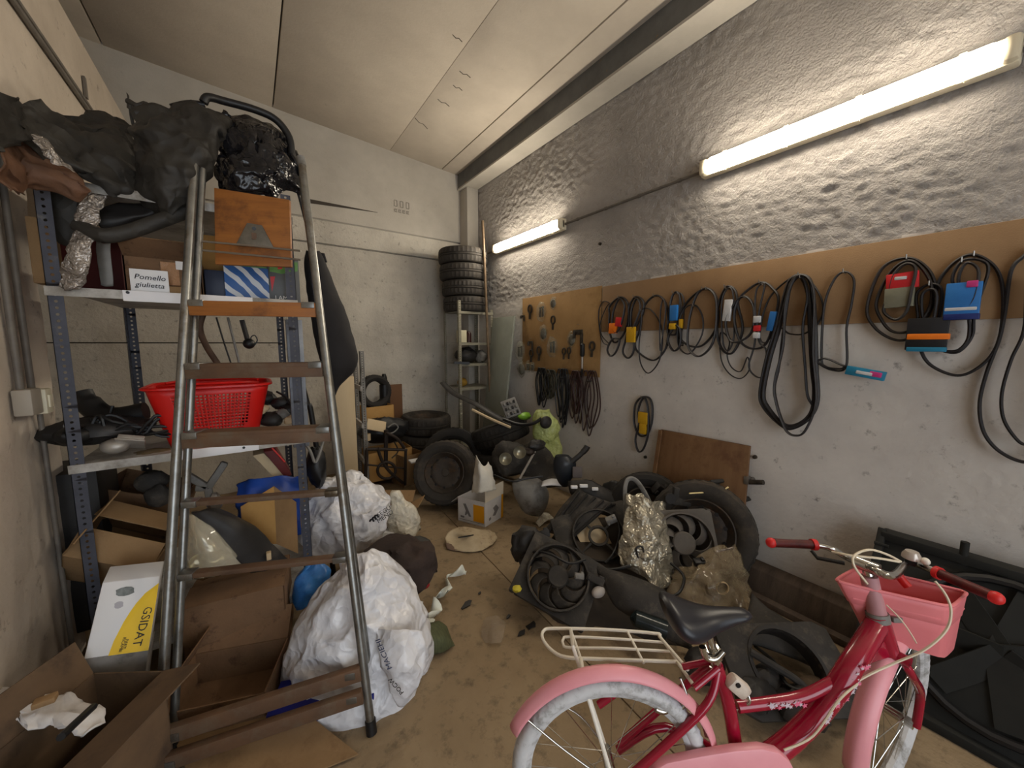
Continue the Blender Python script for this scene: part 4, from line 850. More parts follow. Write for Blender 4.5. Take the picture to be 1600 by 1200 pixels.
for A, B_ in [((292, 742), (325, 762)), ((325, 762), (352, 722)), ((325, 762), (330, 792)), ((305, 762), (325, 762))]: MB().bar(wy(*A, 2.5), wy(*B_, 2.5), .035, .035).build('arm', m_greyp, t, bevel=.008)
MB().ball(wy(336, 785, 2.48), (.03, .03, .05), 12, 8, .15, 3, 4).build('knob', m_alu, t)
b = MB(); p = [wy(395, 712, 2.5), wy(412, 708, 2.5), wy(448, 745, 2.5), wy(432, 750, 2.5)]
t = thing('old_book', 'dark red book leaning with its pale page block up', 'book', wy(425, 748, 2.5))
b = MB(); off = Vector((0, .16, 0)); b.hexa([p[3], p[2], p[2] + off, p[3] + off, p[0], p[1], p[1] + off, p[0] + off]); b.build('page_block', m_beige, t, bevel=.002)
p = [wy(412, 706, 2.49), wy(432, 703, 2.49), wy(456, 742, 2.49), wy(446, 747, 2.49)]
b = MB(); off = Vector((0, .17, 0)); b.hexa([p[3], p[2], p[2] + off, p[3] + off, p[0], p[1], p[1] + off, p[0] + off]); b.build('cover', mat('dark_red_cover', (92, 26, 26), rough=.6), t, bevel=.002)
hose([(425, 700, 2.46), (436, 712, 2.46), (445, 722, 2.46)], .004, 'thin red wire in front of the dark book', mat('red_wire', (200, 50, 50), rough=.5), 'red_wire', 'wire')
# blue crate
L([[(372, 755, 2.5), (392, 748, 2.45), (430, 745, 2.45), (470, 742, 2.5)], [(370, 780, 2.42), (392, 776, 2.38), (432, 772, 2.38), (472, 775, 2.44)], [(372, 815, 2.42), (394, 815, 2.38), (434, 815, 2.38), (470, 815, 2.44)]], 'blue_plastic_sack', m_bluep, 'bright blue plastic sack behind the folded cardboard', 'sack', .014, 12, 4, 6, 6)
pbox('blue_crate', m_bluep, 375, 790, 468, 860, 2.52, .2, 'blue crate under the bright blue sack', 'crate')
# folded light cardboard (two faces and a torn notch)
t = thing('folded_carton', 'folded light brown cardboard with a sharp corner behind the headlight', 'box', wy(415, 870, 2.3))
b = MB(); pa = [wy(376, 792, 2.33), wy(428, 760, 2.28), wy(432, 850, 2.28), (wy(380, 850, 2.33))]
b.hexa([pa[3], pa[2], pa[2] + Vector((0, .006, 0)), pa[3] + Vector((0, .006, 0)), pa[0], pa[1], pa[1] + Vector((0, .006, 0)), pa[0] + Vector((0, .006, 0))]); b.build('panel', m_kraftl, t)
b = MB(); pa = [wy(428, 760, 2.28), wy(463, 785, 2.4), wy(466, 865, 2.4), (wy(432, 850, 2.28))]
b.hexa([pa[3], pa[2], pa[2] + Vector((0, .006, 0)), pa[3] + Vector((0, .006, 0)), pa[0], pa[1], pa[1] + Vector((0, .006, 0)), pa[0] + Vector((0, .006, 0))]); b.build('panel', m_kraft, t)
# headlight
t = thing('car_headlight', 'clear car headlight with dark housing lying on the brown carton', 'headlight', wy(340, 905, 2.1))
m_lens = mat('clear_lens', (214, 206, 184), rough=.06, alpha=.38, coat=.6)
m_chrome = mat('chrome_reflector', (206, 196, 168), rough=.12, metal=1)
R0 = [[(290, 806, 2.14), (300, 803, 2.12), (314, 803, 2.12)], [(289, 840, 2.10), (312, 838, 2.06), (340, 832, 2.08)], [(290, 872, 2.10), (325, 872, 2.04), (366, 862, 2.07)], [(300, 905, 2.12), (335, 900, 2.07), (388, 888, 2.10)]]
loft([[tuple(wy(*p)) for p in r] for r in R0], 6, 6).build('lens', m_lens, t, solid=.004)
R1 = [[(x, y, Y + .06) for x, y, Y in r] for r in R0]
loft([[tuple(wy(*p)) for p in r] for r in R1], 6, 6, .014, 14, 2).build('reflector', m_chrome, t, solid=.004)
for x, y in [(312, 875), (338, 868)]: MB().lathe([(.0, .0), (.02, .005), (.034, .025), (.036, .03)], 18, frame(wy(x, y, 2.12), (0, -1, .2))).build('lamp_bowl', m_chrome, t)
R2 = [[(300, 800, 2.13), (320, 798, 2.13), (340, 800, 2.2)], [(330, 825, 2.10), (365, 822, 2.1), (395, 825, 2.18)], [(355, 858, 2.08), (390, 855, 2.1), (425, 855, 2.16)], [(390, 893, 2.1), (420, 888, 2.12), (455, 880, 2.18)]]
loft([[tuple(wy(*p)) for p in r] for r in R2], 6, 6, .004, 10).build('housing', m_dark, t, solid=.03)
MB().box(wy(420, 868, 2.09), (.02, .03, .035), None).build('mount_tab', m_beige, t, bevel=.003)
# stained carton under the headlight
M = RZ(-9)
t = cbox('stained brown carton under the headlight, greasy front', wy(385, 1005, 2.22), (.40, .30, .35), -9, m_kraftd, flaps=(6, 3, None, None), flen=.145)
# yellow-white parts carton standing on edge behind the left ladder rails
t = thing('parts_carton', 'white and yellow parts carton standing on end behind the left rails', 'box', wy(170, 1100, 1.85))
A = wy(160, 911, 1.98); B_ = wy(250, 900, 1.98); Cc = wy(131, 1030, 1.86); Dd = wy(232, 1016, 1.86); E_ = wy(113, 1118, 1.90); F_ = wy(222, 1096, 1.90)
m_gw = mat('dirty_grey_card', (150, 146, 142), (120, 116, 112), scale=8, rough=.7, dirt=(92, 88, 84), dscale=16, dlev=(.52, .7)); m_yel = mat('carton_yellow', (238, 196, 12), rough=.5)
th = Vector((0, .10, .015))
b = MB(); b.hexa([Cc, Dd, Dd + th, Cc + th, A, B_, B_ + th, A + th]); fr_ = b.build('upper_panel', m_white, t, bevel=.003)
b = MB(); th2 = Vector((0, .12, 0)); b.hexa([E_, F_, F_ + th2, E_ + th2, Cc, Dd, Dd + th2, Cc + th2]); b.build('lower_panel', m_gw, t, bevel=.003)
ex = (Dd - Cc).normalized(); ey0 = (A - Cc); ey = (ey0 - ex * ey0.dot(ex)).normalized(); ez = ex.cross(ey)
def onp(u, v, lift=.0015):  # bilinear on the upper panel
    p = Cc + (Dd - Cc) * u + (A - Cc) * v + ((B_ - A) - (Dd - Cc)) * u * v
    return p + ez * lift
yp = [onp(.36, 0)] + [onp(u, v) for u, v in [(.40, .18), (.5, .42), (.62, .62), (.78, .78), (1, .9)]] + [onp(1, 0)]
b = MB(); n = len(yp); b.add(yp + [p - ez * .001 for p in yp], [tuple(range(n)), tuple(range(2 * n - 1, n - 1, -1))]); b.build('yellow_print', m_yel, fr_, smooth=False)
gr = mat('print_grey', (92, 98, 98), (132, 138, 138), scale=60, rough=.6)
for (u, v, a_, b2, mm) in [(.42, .84, .17, .065, gr), (.36, .66, .08, .05, mat('print_pale', (176, 174, 182), rough=.6))]:
    P = [onp(u + a_ * math.cos(k * .524) * (1 + .12 * ((k * 7) % 3 - 1)), v + b2 * math.sin(k * .524)) for k in range(12)]; b = MB(); b.add(P, [tuple(range(12))]); b.build('picture_print', mm, fr_, smooth=False)
text('GSIDAT', .036, m_ink, fr_, axes(onp(.83, .33, .003), -ey, ex, ez), sx=1.05)
for k, s2 in enumerate(['PARTI', 'RICAMBI']): text(s2, .012, m_ink, fr_, axes(onp(.60 - .05 * k, .12, .003), -ey, ex, ez), 'small_print')
# open carton in front, flattened cardboard and rags on the floor
t = cbox('low open carton between ladder and white bag', fl(360, 1100), (.38, .30, .15), -20, m_kraftd, flaps=(None, 130, 60, None), flen=.14)
t = thing('flattened_carton', 'flattened brown cardboard sheet on the floor under the ladder foot bars', 'cardboard', fl(420, 1180, .03))
def sheet(pts, m, name, par, th=.006):
    P = [fl(x, y, z) for x, y, z in pts]; n = len(P); b = MB(); b.add(P + [p + Vector((0, 0, th)) for p in P], [tuple(range(n - 1, -1, -1)), tuple(range(n, 2 * n))] + [(i, (i + 1) % n, n + (i + 1) % n, n + i) for i in range(n)]); return b.build(name, m, par)
sheet([(270, 1150, .03), (440, 1085, .06), (560, 1180, .01), (320, 1280, .01)], m_kraft, 'sheet', t)
m_kdark = mat('shaded_dark_cardboard', (104, 82, 60), (82, 64, 48), scale=5, rough=.9, dirt=(54, 42, 34), dscale=6, dlev=(.5, .75))  # carton colour darkened to carry the shade at the lower left
t = cbox('big open brown carton with rags at the lower left corner', (-.52, 1.60, 0), (.36, .24, .40), 57, m_kdark, flaps=(168, 112, None, None), flen=.13)
loft([[tuple(fl(x, y, z)) for x, y, z in r] for r in [[(-20, 1072, .42), (40, 1076, .43), (90, 1088, .42), (140, 1092, .41)], [(-25, 1100, .42), (35, 1104, .45), (90, 1112, .44), (158, 1114, .41)], [(-25, 1124, .41), (35, 1128, .43), (85, 1140, .42), (140, 1144, .40)]]], 6, 6, .022, 14, 3).build('white_rag', mat('white_rag', (226, 222, 220), (200, 196, 194), scale=12, rough=.9), None, 'crumpled white rag in the open carton at lower left', 'rag', solid=.006)
pbox('red_brick', mat('red_brick', (142, 48, 26), (112, 36, 22), scale=20, rough=.85), 58, 1060, 122, 1084, 1.80, .07, 'dark red brick beside the standing parts carton', 'brick', .006)
pbox('tan_block', m_kraft, 48, 1090, 85, 1112, 1.62, .03, 'small tan cardboard piece on the white rag', 'cardboard')
hose([(95, 1152, 1.42), (120, 1128, 1.48), (146, 1104, 1.55)], .010, 'black iron bar lying over the rim of the open carton', m_black, 'iron_bar', 'bar', 8)
# ------------------------------------------------------------------ junction boxes, pipes on the pillar and the beam
t = thing('pillar_pipes', 'two grey conduits running down the left pillar', 'conduit', wx(30, 700, XP + .02))
for x0, x1 in [(14, 40), (34, 58)]:
    P = [wx(x, y, XP + .02) for x, y in [(x0 - 16, 300), (x0 - 6, 400), (x0 + 8, 500), (x1 - 8, 612)]]
    a = P[0]; e = P[-1]; a = Vector((a.x, e.y - .02, a.z)); MB().tube([(XP + .02, e.y, 2.5), (XP + .02, e.y, e.z)], .011, 10).build('pipe', m_conduit, t)
p = wx(62, 645, XP + .02); MB().tube([(XP + .02, p.y, p.z), (XP + .02, p.y + .0, .2)], .009, 10).build('pipe', m_conduit, t)
p = wx(43, 628, XP + .03); t = thing('junction_box', 'grey square junction box on the left pillar', 'junction box', (p.x, p.y, p.z - .05))
MB().box((XP + .03, p.y, p.z), (.05, .085, .1)).build('body', mat('grey_box', (158, 150, 138), rough=.5), t, bevel=.006)
p = wx(62, 627, XP + .04); t = thing('light_switch', 'pale cream switch box right of the junction box', 'switch', (p.x, p.y, p.z - .05))
MB().box((XP + .035, p.y + .006, p.z), (.06, .055, .1)).build('body', mat('cream_box', (208, 202, 178), rough=.45), t, bevel=.006)
MB().box((XP + .067, p.y + .006, p.z), (.006, .03, .05)).build('rocker', mat('cream_box2', (222, 216, 192), rough=.4), t, bevel=.002)
t = thing('beam_conduit', 'pair of grey conduits along the side of the left beam', 'conduit', (XP + .02, 2.5, 2.7))
a = wx(12, 0, XP + .015); e = wx(143, 172, XP + .015)
for dz in (0, .03): MB().tube([(XP + .015, 1.0, (a.z + e.z) / 2 + dz), (XP + .015, 4.6, (a.z + e.z) / 2 + dz)], .011, 8).build('pipe', m_conduit, t)
p = wx(137, 138, XP + .02); MB().box((XP + .01, p.y, p.z), (.012, .03, .12)).build('bracket', m_conduit, t)
# ================================================================== bags, clothes and paper on the floor
def rings(rows, c, ds=1.0, amp=.02, fr=7, seed=1, nu=6, nv=4, n=12, lean=0):
    """closed soft body from silhouette rows (y, x0, x1[, c offset]) seen at camera depth c."""
    R_ = []
    for r in rows:
        y, x0, x1 = r[:3]; cc = c + (r[3] if len(r) > 3 else 0); xc = (x0 + x1) / 2; hw = (x1 - x0) / 2; hm = hw * cc / F
        R_.append([tuple(dp(xc + hw * math.cos(a), y, cc) - Vector((FW.x, FW.y, 0)).normalized() * (hm * ds * math.sin(a))) for a in [2 * math.pi * k / n for k in range(n)]])
    b = loft(R_, nu, nv, amp, fr, seed, True)
    return b
def close(b, per):  # cap both ends of a ring loft
    b.f.append(tuple(range(per - 1, -1, -1))); b.f.append(tuple(range(len(b.v) - per, len(b.v)))); return b
m_blue_ink = mat('blue_ink', (44, 58, 92), rough=.6)
t = thing('shopping_bag', 'big crumpled white plastic bag standing right of the ladder foot', 'bag', fl(560, 1060))
b = close(rings([(866, 558, 572), (880, 535, 600), (915, 505, 632), (960, 476, 658), (1005, 462, 670), (1050, 455, 668), (1078, 470, 655), (1092, 500, 640)], 1.78, .85, .026, 7, 2, 10, 8), 96)
b.build('bag_body', m_bagw, t, ang=180)
R_ = [[dp(590, 985, 1.60), dp(625, 980, 1.58), (dp(662, 985, 1.62))], [dp(595, 1030, 1.55), dp(630, 1030, 1.53), dp(668, 1035, 1.58)], [dp(610, 1075, 1.53), dp(632, 1080, 1.52), dp(655, 1070, 1.55)], [dp(620, 1098, 1.53), dp(628, 1102, 1.53), dp(634, 1098, 1.54)]]
fl_ = loft([[tuple(p) for p in r] for r in R_], 6, 6, .012, 14, 4).build('bag_flap', m_bagw, t, solid=.003, ang=180)
text('MACIEHI', .03, m_blue_ink, t, axes(dp(600, 1022, 1.515), (UP * .92 - RT * .38).normalized(), (-RT * .92 - UP * .38).normalized(), -FW), 'print_lettering', sx=1.15)
text('POCW', .026, m_ink, t, axes(dp(619, 1072, 1.495), (UP * .75 - RT * .66).normalized(), (-RT * .75 - UP * .66).normalized(), -FW), 'print_lettering')
t = thing('blue_carton', 'royal blue carton with white label under the big white bag', 'box', fl(520, 1110))
M = TR(*fl(512, 1108)) @ RZ(-22); m_rb = mat('royal_blue_card', (28, 40, 150), (22, 30, 118), scale=6, rough=.5)
MB().box((0, 0, .05), (.40, .16, .10), M).build('carton', m_rb, t, bevel=.003); MB().box((.06, -.081, .05), (.13, .002, .04), M).build('label', m_white, t)
t = thing('blue_sack', 'small blue plastic sack between cartons and big white bag', 'bag', dp(490, 945, 2.0))
close(rings([(882, 482, 505), (895, 466, 515), (920, 461, 508), (945, 462, 490)], 2.0, .6, .02, 9, 5), 48).build('sack', mat('sky_blue_film', (70, 140, 210), (30, 70, 140), scale=9, rough=.3), t)
t = thing('dark_garment', 'dark purple garment heap left of the big white bag', 'clothes', dp(440, 1030, 1.95))
close(rings([(1005, 425, 445), (1020, 422, 455), (1045, 430, 458)], 1.95, .8, .01, 9, 7), 48).build('cloth', mat('dark_purple_cloth', (40, 24, 44), rough=.9), t)
# second white bag with black logo, cloudy bag, cardboard behind
t = thing('shopping_bag', 'white plastic bag with black swirl logo behind the right ladder rail', 'bag', fl(545, 865))
close(rings([(744, 520, 548), (752, 500, 572), (775, 484, 600), (800, 478, 610), (830, 478, 600), (855, 486, 575), (866, 500, 560)], 2.5, .8, .034, 8, 6, 9, 7), 84).build('bag_body', m_bagw, t, ang=180)
def logo_arc(x, y, r, c): return [tuple(dp(x + r * math.cos(a) * .8, y - r * math.sin(a) * 1.0 + 0 * a, c)) for a in [math.pi * k / 6 for k in range(7)]]
for k in range(3): MB().tube(logo_arc(581 + k * 3.6, 815 - k * 3.2, 3.6, 2.235 + .006 * k), .006, 5).build('logo_swirl', m_ink, t)
text('SEGU', .036, m_ink, t, axes(dp(600, 799, 2.25), (RT * .8 + UP * .5 + FW * .3).normalized(), (UP * .86 - RT * .5).normalized(), -FW), 'print_lettering')
text('MENO', .036, m_ink, t, axes(dp(602, 807, 2.25), (RT * .8 + UP * .5 + FW * .3).normalized(), (UP * .86 - RT * .5).normalized(), -FW), 'print_lettering')
t = thing('cloudy_bag', 'small cloudy plastic bag right of the swirl-logo bag', 'bag', fl(632, 846))
close(rings([(768, 610, 625), (785, 612, 640), (800, 606, 652), (822, 606, 657), (840, 614, 650), (848, 622, 645)], 2.68, .8, .02, 10, 3, 6, 4), 48).build('bag_body', m_bagc, t, ang=180)
b = MB(); M = TR(*dp(607, 836, 2.62)) @ RZ(-30); b.box((0, 0, 0), (.11, .07, .07), M); b.build('small_carton', m_white, label='small white and violet carton between the two plastic bags', cat='box', bevel=.003)
t = cbox('light brown carton with raised flap behind the plastic bags', dp(612, 845, 3.05), (.30, .24, .28), -35, m_kraft, flaps=(170, 150, None, 150), flen=.12)
# clothes and shoe
t = thing('old_jacket', 'dark brown jacket lying behind the big white bag', 'clothes', fl(640, 890))
close(rings([(850, 580, 640, .05), (862, 570, 672), (885, 575, 682), (905, 600, 680), (915, 620, 660)], 2.15, .7, .035, 7, 8, 6, 4), 48).build('jacket_body', m_cloth, t)
t = thing('old_shoe', 'black worn shoe on top of the dark brown jacket', 'shoe', fl(645, 865))
close(rings([(840, 628, 640), (845, 622, 668), (856, 620, 674), (864, 630, 668)], 2.28, .5, .012, 14, 2, 5, 4), 48).build('shoe_upper', m_dark, t)
MB().box(dp(650, 866, 2.26), (.19, .07, .02), None).build('sole', m_black, t, bevel=.006)
MB().ball(dp(663, 915, 2.1), (.03, .02, .015), 12, 8, .2).build('red_scrap', mat('red_cloth', (140, 26, 30), rough=.8), label='small red cloth scrap beside the dark brown jacket', cat='scrap')
# paper curl
P = [(668, 985), (668, 968), (680, 962), (675, 945), (684, 930), (700, 925), (697, 905), (712, 895), (728, 896)]
b = MB(); cl = CR([tuple(fl(x, y, .02 + .03 * (i % 2))) for i, (x, y) in enumerate(P)], 5); vs_ = []
for i, p in enumerate(cl):
    a = i * .55; wv_ = Vector((math.cos(a) * .02 + .025, math.sin(a) * .008, .034 * abs(math.cos(a * .8)) + .006)); vs_ += [Vector(p) - wv_ * .5, Vector(p) + wv_]
b.add(vs_, [(2 * i, 2 * i + 1, 2 * i + 3, 2 * i + 2) for i in range(len(cl) - 1)])
b.build('paper_curl', mat('white_paper', (226, 230, 222), rough=.8), label='curled strip of white paper on the floor by the big bag', cat='paper', solid=.0015)
b = loft([[tuple(fl(x, y, z)) for x, y, z in r] for r in [[(666, 975, .10), (685, 972, .09), (698, 980, .05)], [(668, 1000, .10), (690, 998, .09), (706, 1000, .03)], [(668, 1022, .02), (692, 1018, .02), (711, 1008, .01)]]], 5, 5, .006, 10, 2)
b.build('green_mat', mat('olive_green_mat', (88, 92, 62), (66, 70, 48), scale=14, rough=.8, stretch=(12, 2, 2)), label='olive green ribbed mat corner beside the big white bag', cat='mat', solid=.012)
b = loft([[tuple(fl(x, y, z)) for x, y, z in r] for r in [[(755, 968, .01), (775, 962, .02), (790, 972, .01)], [(752, 985, .015), (772, 985, .035), (788, 988, .015)], [(758, 1004, .006), (770, 1006, .02), (784, 1004, .006)]]], 6, 6, .008, 25, 3)
b.build('clear_scrap', mat('clear_scrap_film', (176, 160, 140), rough=.15, alpha=.25, bump=.8, bscale=50), label='crumpled clear plastic scrap on the open floor', cat='scrap', solid=.002)
rnd = random.Random(5)
for i, (x, y, w_, lb) in enumerate([(730, 945, 24, 'larger flat dark scrap on the open floor'), (749, 927, 8, 'tiny dark scrap above the larger one'), (794, 964, 12, 'small dark scrap near the fan corner'), (830, 978, 26, 'dark leaf-like scrap by the bicycle rack'), (815, 990, 18, 'thin dark twig in front of the bicycle rack')]):
    p = fl(x, y, .004); k = (p - EYE).dot(FW) / F; b = MB(); pts = [(w_ * k * .5 * math.cos(a) * (.6 + .5 * rnd.random()), w_ * k * .25 * math.sin(a) * (.5 + .6 * rnd.random())) for a in [6.283 * j / 9 for j in range(9)]]
    b.prism(pts, .005, TR(*p) @ RZ(20)); b.build('floor_scrap', m_dark, label=lb, cat='scrap')
# beige cap-like cloth
t = thing('cloth_hat', 'beige crumpled cloth hat lying on the open floor', 'hat', fl(735, 850))
R_ = [[(698, 850, .02), (710, 858, .015), (735, 862, .012), (752, 860, .01)], [(697, 838, .05), (715, 842, .03), (735, 846, .05), (770, 850, .02)], [(706, 828, .06), (725, 834, .07), (745, 838, .06), (777, 840, .02)], [(725, 824, .05), (740, 826, .06), (760, 828, .05), (772, 832, .02)]]
loft([[tuple(fl(x, y, z)) for x, y, z in r] for r in R_], 6, 6, .008, 14, 5).build('crown', mat('beige_cloth', (196, 180, 152), (172, 154, 126), scale=8, rough=.9, dirt=(120, 100, 80), dscale=10, dlev=(.58, .7)), t, solid=.005)
R_ = [[(696, 848, .04), (712, 852, .02), (726, 855, .02)], [(698, 858, .006), (712, 861, .006), (735, 862, .006)]]
loft([[tuple(fl(x, y, z)) for x, y, z in r] for r in R_], 5, 5).build('peak', mat('cap_peak', (110, 88, 74), rough=.85), t, solid=.005)
MB().tube(CR([tuple(fl(x, y, .068)) for x, y in [(716, 840), (728, 838), (740, 836)]], 5), .006, 6).build('inner_gap', m_black, t)
# white carton with yellow panel
A = fl(716, 813); Bc = fl(758, 824); Cc2 = fl(786, 807); hgt = .215
ux = (Bc - A).normalized(); uy = (Cc2 - Bc).normalized(); wA = (Bc - A).length; wB = (Cc2 - Bc).length
t = thing('tool_carton', 'white carton with yellow panel and open flap beside the tyres', 'box', (A + Cc2) / 2)
zz = Vector((0, 0, hgt)); D2 = A + (Cc2 - Bc)
b = MB(); th_ = .004
for p, q in [(A, Bc), (Bc, Cc2), (Cc2, D2), (D2, A)]:
    n_ = Vector((0, 0, 1)).cross((q - p).normalized()) * th_; b.hexa([p, q, q + n_, p + n_, p + zz, q + zz, q + n_ + zz, p + n_ + zz])
b.hexa([A, Bc, Cc2, D2, A + Vector((0, 0, .004)), Bc + Vector((0, 0, .004)), Cc2 + Vector((0, 0, .004)), D2 + Vector((0, 0, .004))])
m_wcart = mat('white_printed_carton', (206, 202, 198), (188, 184, 180), scale=7, rough=.6)
bd = b.build('carton_body', m_wcart, t)
def onf(P, Q, u, v, lift=.002): n_ = (Q - P).normalized().cross(Vector((0, 0, 1))); return P + (Q - P) * u + Vector((0, 0, hgt * v)) + n_ * lift
def fdec(P, Q, uv, m, name='print'):
    pts = [onf(P, Q, u, v) for u, v in uv]; b = MB(); n = len(pts); b.add(pts, [tuple(range(n))]); return b.build(name, m, bd, smooth=False)
m_cy = mat('carton_amber', (214, 146, 20), rough=.5); m_pg = mat('print_tool_grey', (112, 108, 106), rough=.6)
fdec(A, Bc, [(.58, .14), (.97, .14), (.97, .84), (.58, .84)], m_cy); fdec(A, Bc, [(.2, .78), (.3, .8), (.5, .3), (.42, .28), (.36, .4), (.3, .3), (.26, .32), (.3, .5)], m_pg); fdec(A, Bc, [(.05, .1), (.95, .1), (.95, .12), (.05, .12)], m_pg); fdec(A, Bc, [(.1, .18), (.24, .18), (.24, .26), (.1, .26)], m_pg)
fdec(Bc, Cc2, [(.4, .3), (.55, .25), (.75, .5), (.6, .7), (.42, .62), (.5, .45)], m_pg); fdec(Bc, Cc2, [(.86, 0), (1, 0), (1, 1), (.9, 1)], m_cy); fdec(Bc, Cc2, [(.2, .16), (.32, .2), (.3, .3), (.2, .28)], m_pg)
b = MB(); f0, f1 = Bc + zz, Cc2 + zz; nout = (Cc2 - Bc).normalized().cross(Vector((0, 0, 1))); e = nout * .02 + Vector((0, 0, .13)) - (Cc2 - Bc) * .1
b.hexa([f0, f1, f1 + nout * .004, f0 + nout * .004, f0 + e, f1 + e, f1 + e + nout * .004, f0 + e + nout * .004]); b.build('flap', mat('cream_flap', (224, 212, 190), rough=.6), t)
b = MB(); f0, f1 = D2 + zz, A + zz; e = -(Bc - A).normalized() * .07 + Vector((0, 0, -.06)); b.hexa([f0, f1, f1 + Vector((0, 0, .004)), f0 + Vector((0, 0, .004)), f0 + e, f1 + e, f1 + e + Vector((0, 0, .004)), f0 + e + Vector((0, 0, .004))]); b.build('flap', m_wcart, t)
cb = (A + Cc2) / 2 + Vector((0, 0, hgt - .02)); t = thing('paper_bag', 'white pointed paper bag sticking out of the yellow-panel carton', 'bag', cb)
R_ = [[dp(738, 768, 3.1), dp(750, 770, 3.0), dp(766, 768, 3.05), dp(775, 766, 3.15)], [dp(741, 740, 3.1), dp(752, 745, 3.0), dp(764, 745, 3.05), dp(772, 748, 3.15)], [dp(745, 712, 3.1), dp(750, 722, 3.05), dp(757, 728, 3.08), dp(764, 722, 3.15)]]
loft([[tuple(p) for p in r] for r in R_], 6, 6, .012, 14, 3).build('paper', mat('white_bag_paper', (214, 210, 200), (196, 192, 182), scale=10, rough=.7), t, solid=.004)
# ================================================================== middle background left of the tyres
pbox('beige_plank', m_beige, 529, 588, 553, 793, 3.6, .03, 'upright beige wooden plank behind the ladder', 'plank')
t = thing('narrow_rack', 'narrow grey steel rack upright behind the beige plank', 'rack', wy(562, 745, 3.9))
for x, Y in [(566, 3.9), (556, 4.25)]:
    p = wy(x, 640, Y); b = MB(); perf(b, (p.x, Y, 0), (1, 0, 0), (0, 0, 1), (0, 1, 0), 1.48, .04); perf(b, (p.x, Y, 0), (0, 1, 0), (0, 0, 1), (1, 0, 0), 1.48, .04); b.build('post', m_greyp, t)
for z in (.35, .72, 1.1): p = wy(556, 640, 4.25); q = wy(566, 640, 3.9); MB().bar((p.x, 4.25, z), (q.x, 3.9, z), .02, .05).build('cross_tie', m_shelfm, t)
# ================================================================== wheels and tyres
m_rub = mat('tyre_rubber', (42, 39, 36), (58, 53, 48), scale=12, rough=.8, dirt=(92, 80, 66), dscale=5, dlev=(.55, .8))
m_rubd = mat('tyre_rubber_dark', (30, 28, 27), (42, 39, 36), scale=12, rough=.8)
m_rim = mat('rusty_steel_rim', (78, 70, 62), (56, 50, 46), scale=12, rough=.6, metal=.4, dirt=(96, 72, 50), dscale=8, dlev=(.55, .7))
def tyre_mesh(R, W, n=72):
    b = MB(); h = W / 2; ri = R * .62
    prof = [(ri, -h * .62), (ri + .008, -h * .75), (ri + .03, -h * .92), (R * .82, -h), (R * .93, -h * .93), (R * .975, -h * .8), (R * .99, -h * .62), (R, -h * .5), (R, -h * .2), (R - .008, -h * .18), (R - .008, -h * .1), (R, -h * .08)]
    prof += [(r, -z) for r, z in reversed(prof)]
    m_ = len(prof); vs_ = []
    for i, (r, z) in enumerate(prof):
        for k in range(n):
            a = 2 * math.pi * k / n; rr = r
            if r > R * .95 and abs(z) > h * .15: rr = r - (.007 if k % 2 else 0)
            vs_.append((rr * math.cos(a), rr * math.sin(a), z))
    fs = []
    for i in range(m_):
        j = (i + 1) % m_
        for k in range(n): fs.append((i * n + k, i * n + (k + 1) % n, j * n + (k + 1) % n, j * n + k))
    b.add(vs_, fs); return b
def rim_mesh(R, W):
    b = MB(); h = W / 2; ri = R * .63
    b.lathe([(ri, -h * .7), (ri - .014, -h * .55), (ri - .02, 0), (ri - .014, h * .55), (ri, h * .7), (ri - .008, h * .72), (ri - .026, h * .5), (ri - .05, h * .25), (ri * .62, h * .32), (ri * .42, h * .2), (ri * .2, h * .15), (ri * .18, h * .3), (.0, h * .32)], 40)
    return b
TC = {}
def tyre(c, axis, R, W, label, rim=True, m=None, grp='loose tyres and wheels', xh=(0, 0, 1), name=None):
    t = thing(name or ('wheel' if rim else 'tyre'), label, 'wheel' if rim else 'tyre', Vector(c) - Vector((0, 0, 0)), group=grp)
    M = frame((0, 0, 0), axis, xh); t.matrix_world = TR(*c) @ M
    o = tyre_mesh(R, W).build('rubber', m or m_rub, t, local=True, ang=25)
    if rim:
        r_ = rim_mesh(R, W).build('rim', m_rim, t, local=True)
        for k in range(10):
            a = k * .628; MB().tube([(R * .46 * math.cos(a), R * .46 * math.sin(a), W * .10), (R * .46 * math.cos(a), R * .46 * math.sin(a), W * .165)], .013, 8).build('vent_hole', m_black, r_, local=True)
    return t
# corner shelf
m_gsh = mat('greenish_grey_shelf', (150, 146, 128), (124, 120, 106), scale=9, rough=.5, metal=.2)
sx0, sx1, sy0, sy1 = 2.07, 2.56, 4.08, 4.5
t = thing('corner_shelf', 'tall grey corner shelf carrying four stacked tyres', 'shelf', ((sx0 + sx1) / 2, 4.3, 0))
for x, y, ax, ay, hh in [(sx0, sy0, 1, 1, 2.07), (sx1, sy0, -1, 1, 1.98), (sx0, sy1, 1, -1, 1.98), (sx1, sy1, -1, -1, 1.98)]:
    b = MB(); perf(b, (x, y, 0), (ax, 0, 0), (0, 0, 1), (0, ay, 0), hh, .035, .03); perf(b, (x, y, 0), (0, ay, 0), (0, 0, 1), (ax, 0, 0), hh, .035, .03); b.build('post', m_gsh, t)
for z in (.25, 1.0, 1.30, 1.56, 1.94):
    MB().box(((sx0 + sx1) / 2, (sy0 + sy1) / 2, z), (sx1 - sx0, sy1 - sy0, .004)).build('shelf_plate', m_gsh, t); MB().box(((sx0 + sx1) / 2, sy0 - .002, z - .012), (sx1 - sx0, .004, .03)).build('shelf_lip', m_gsh, t)
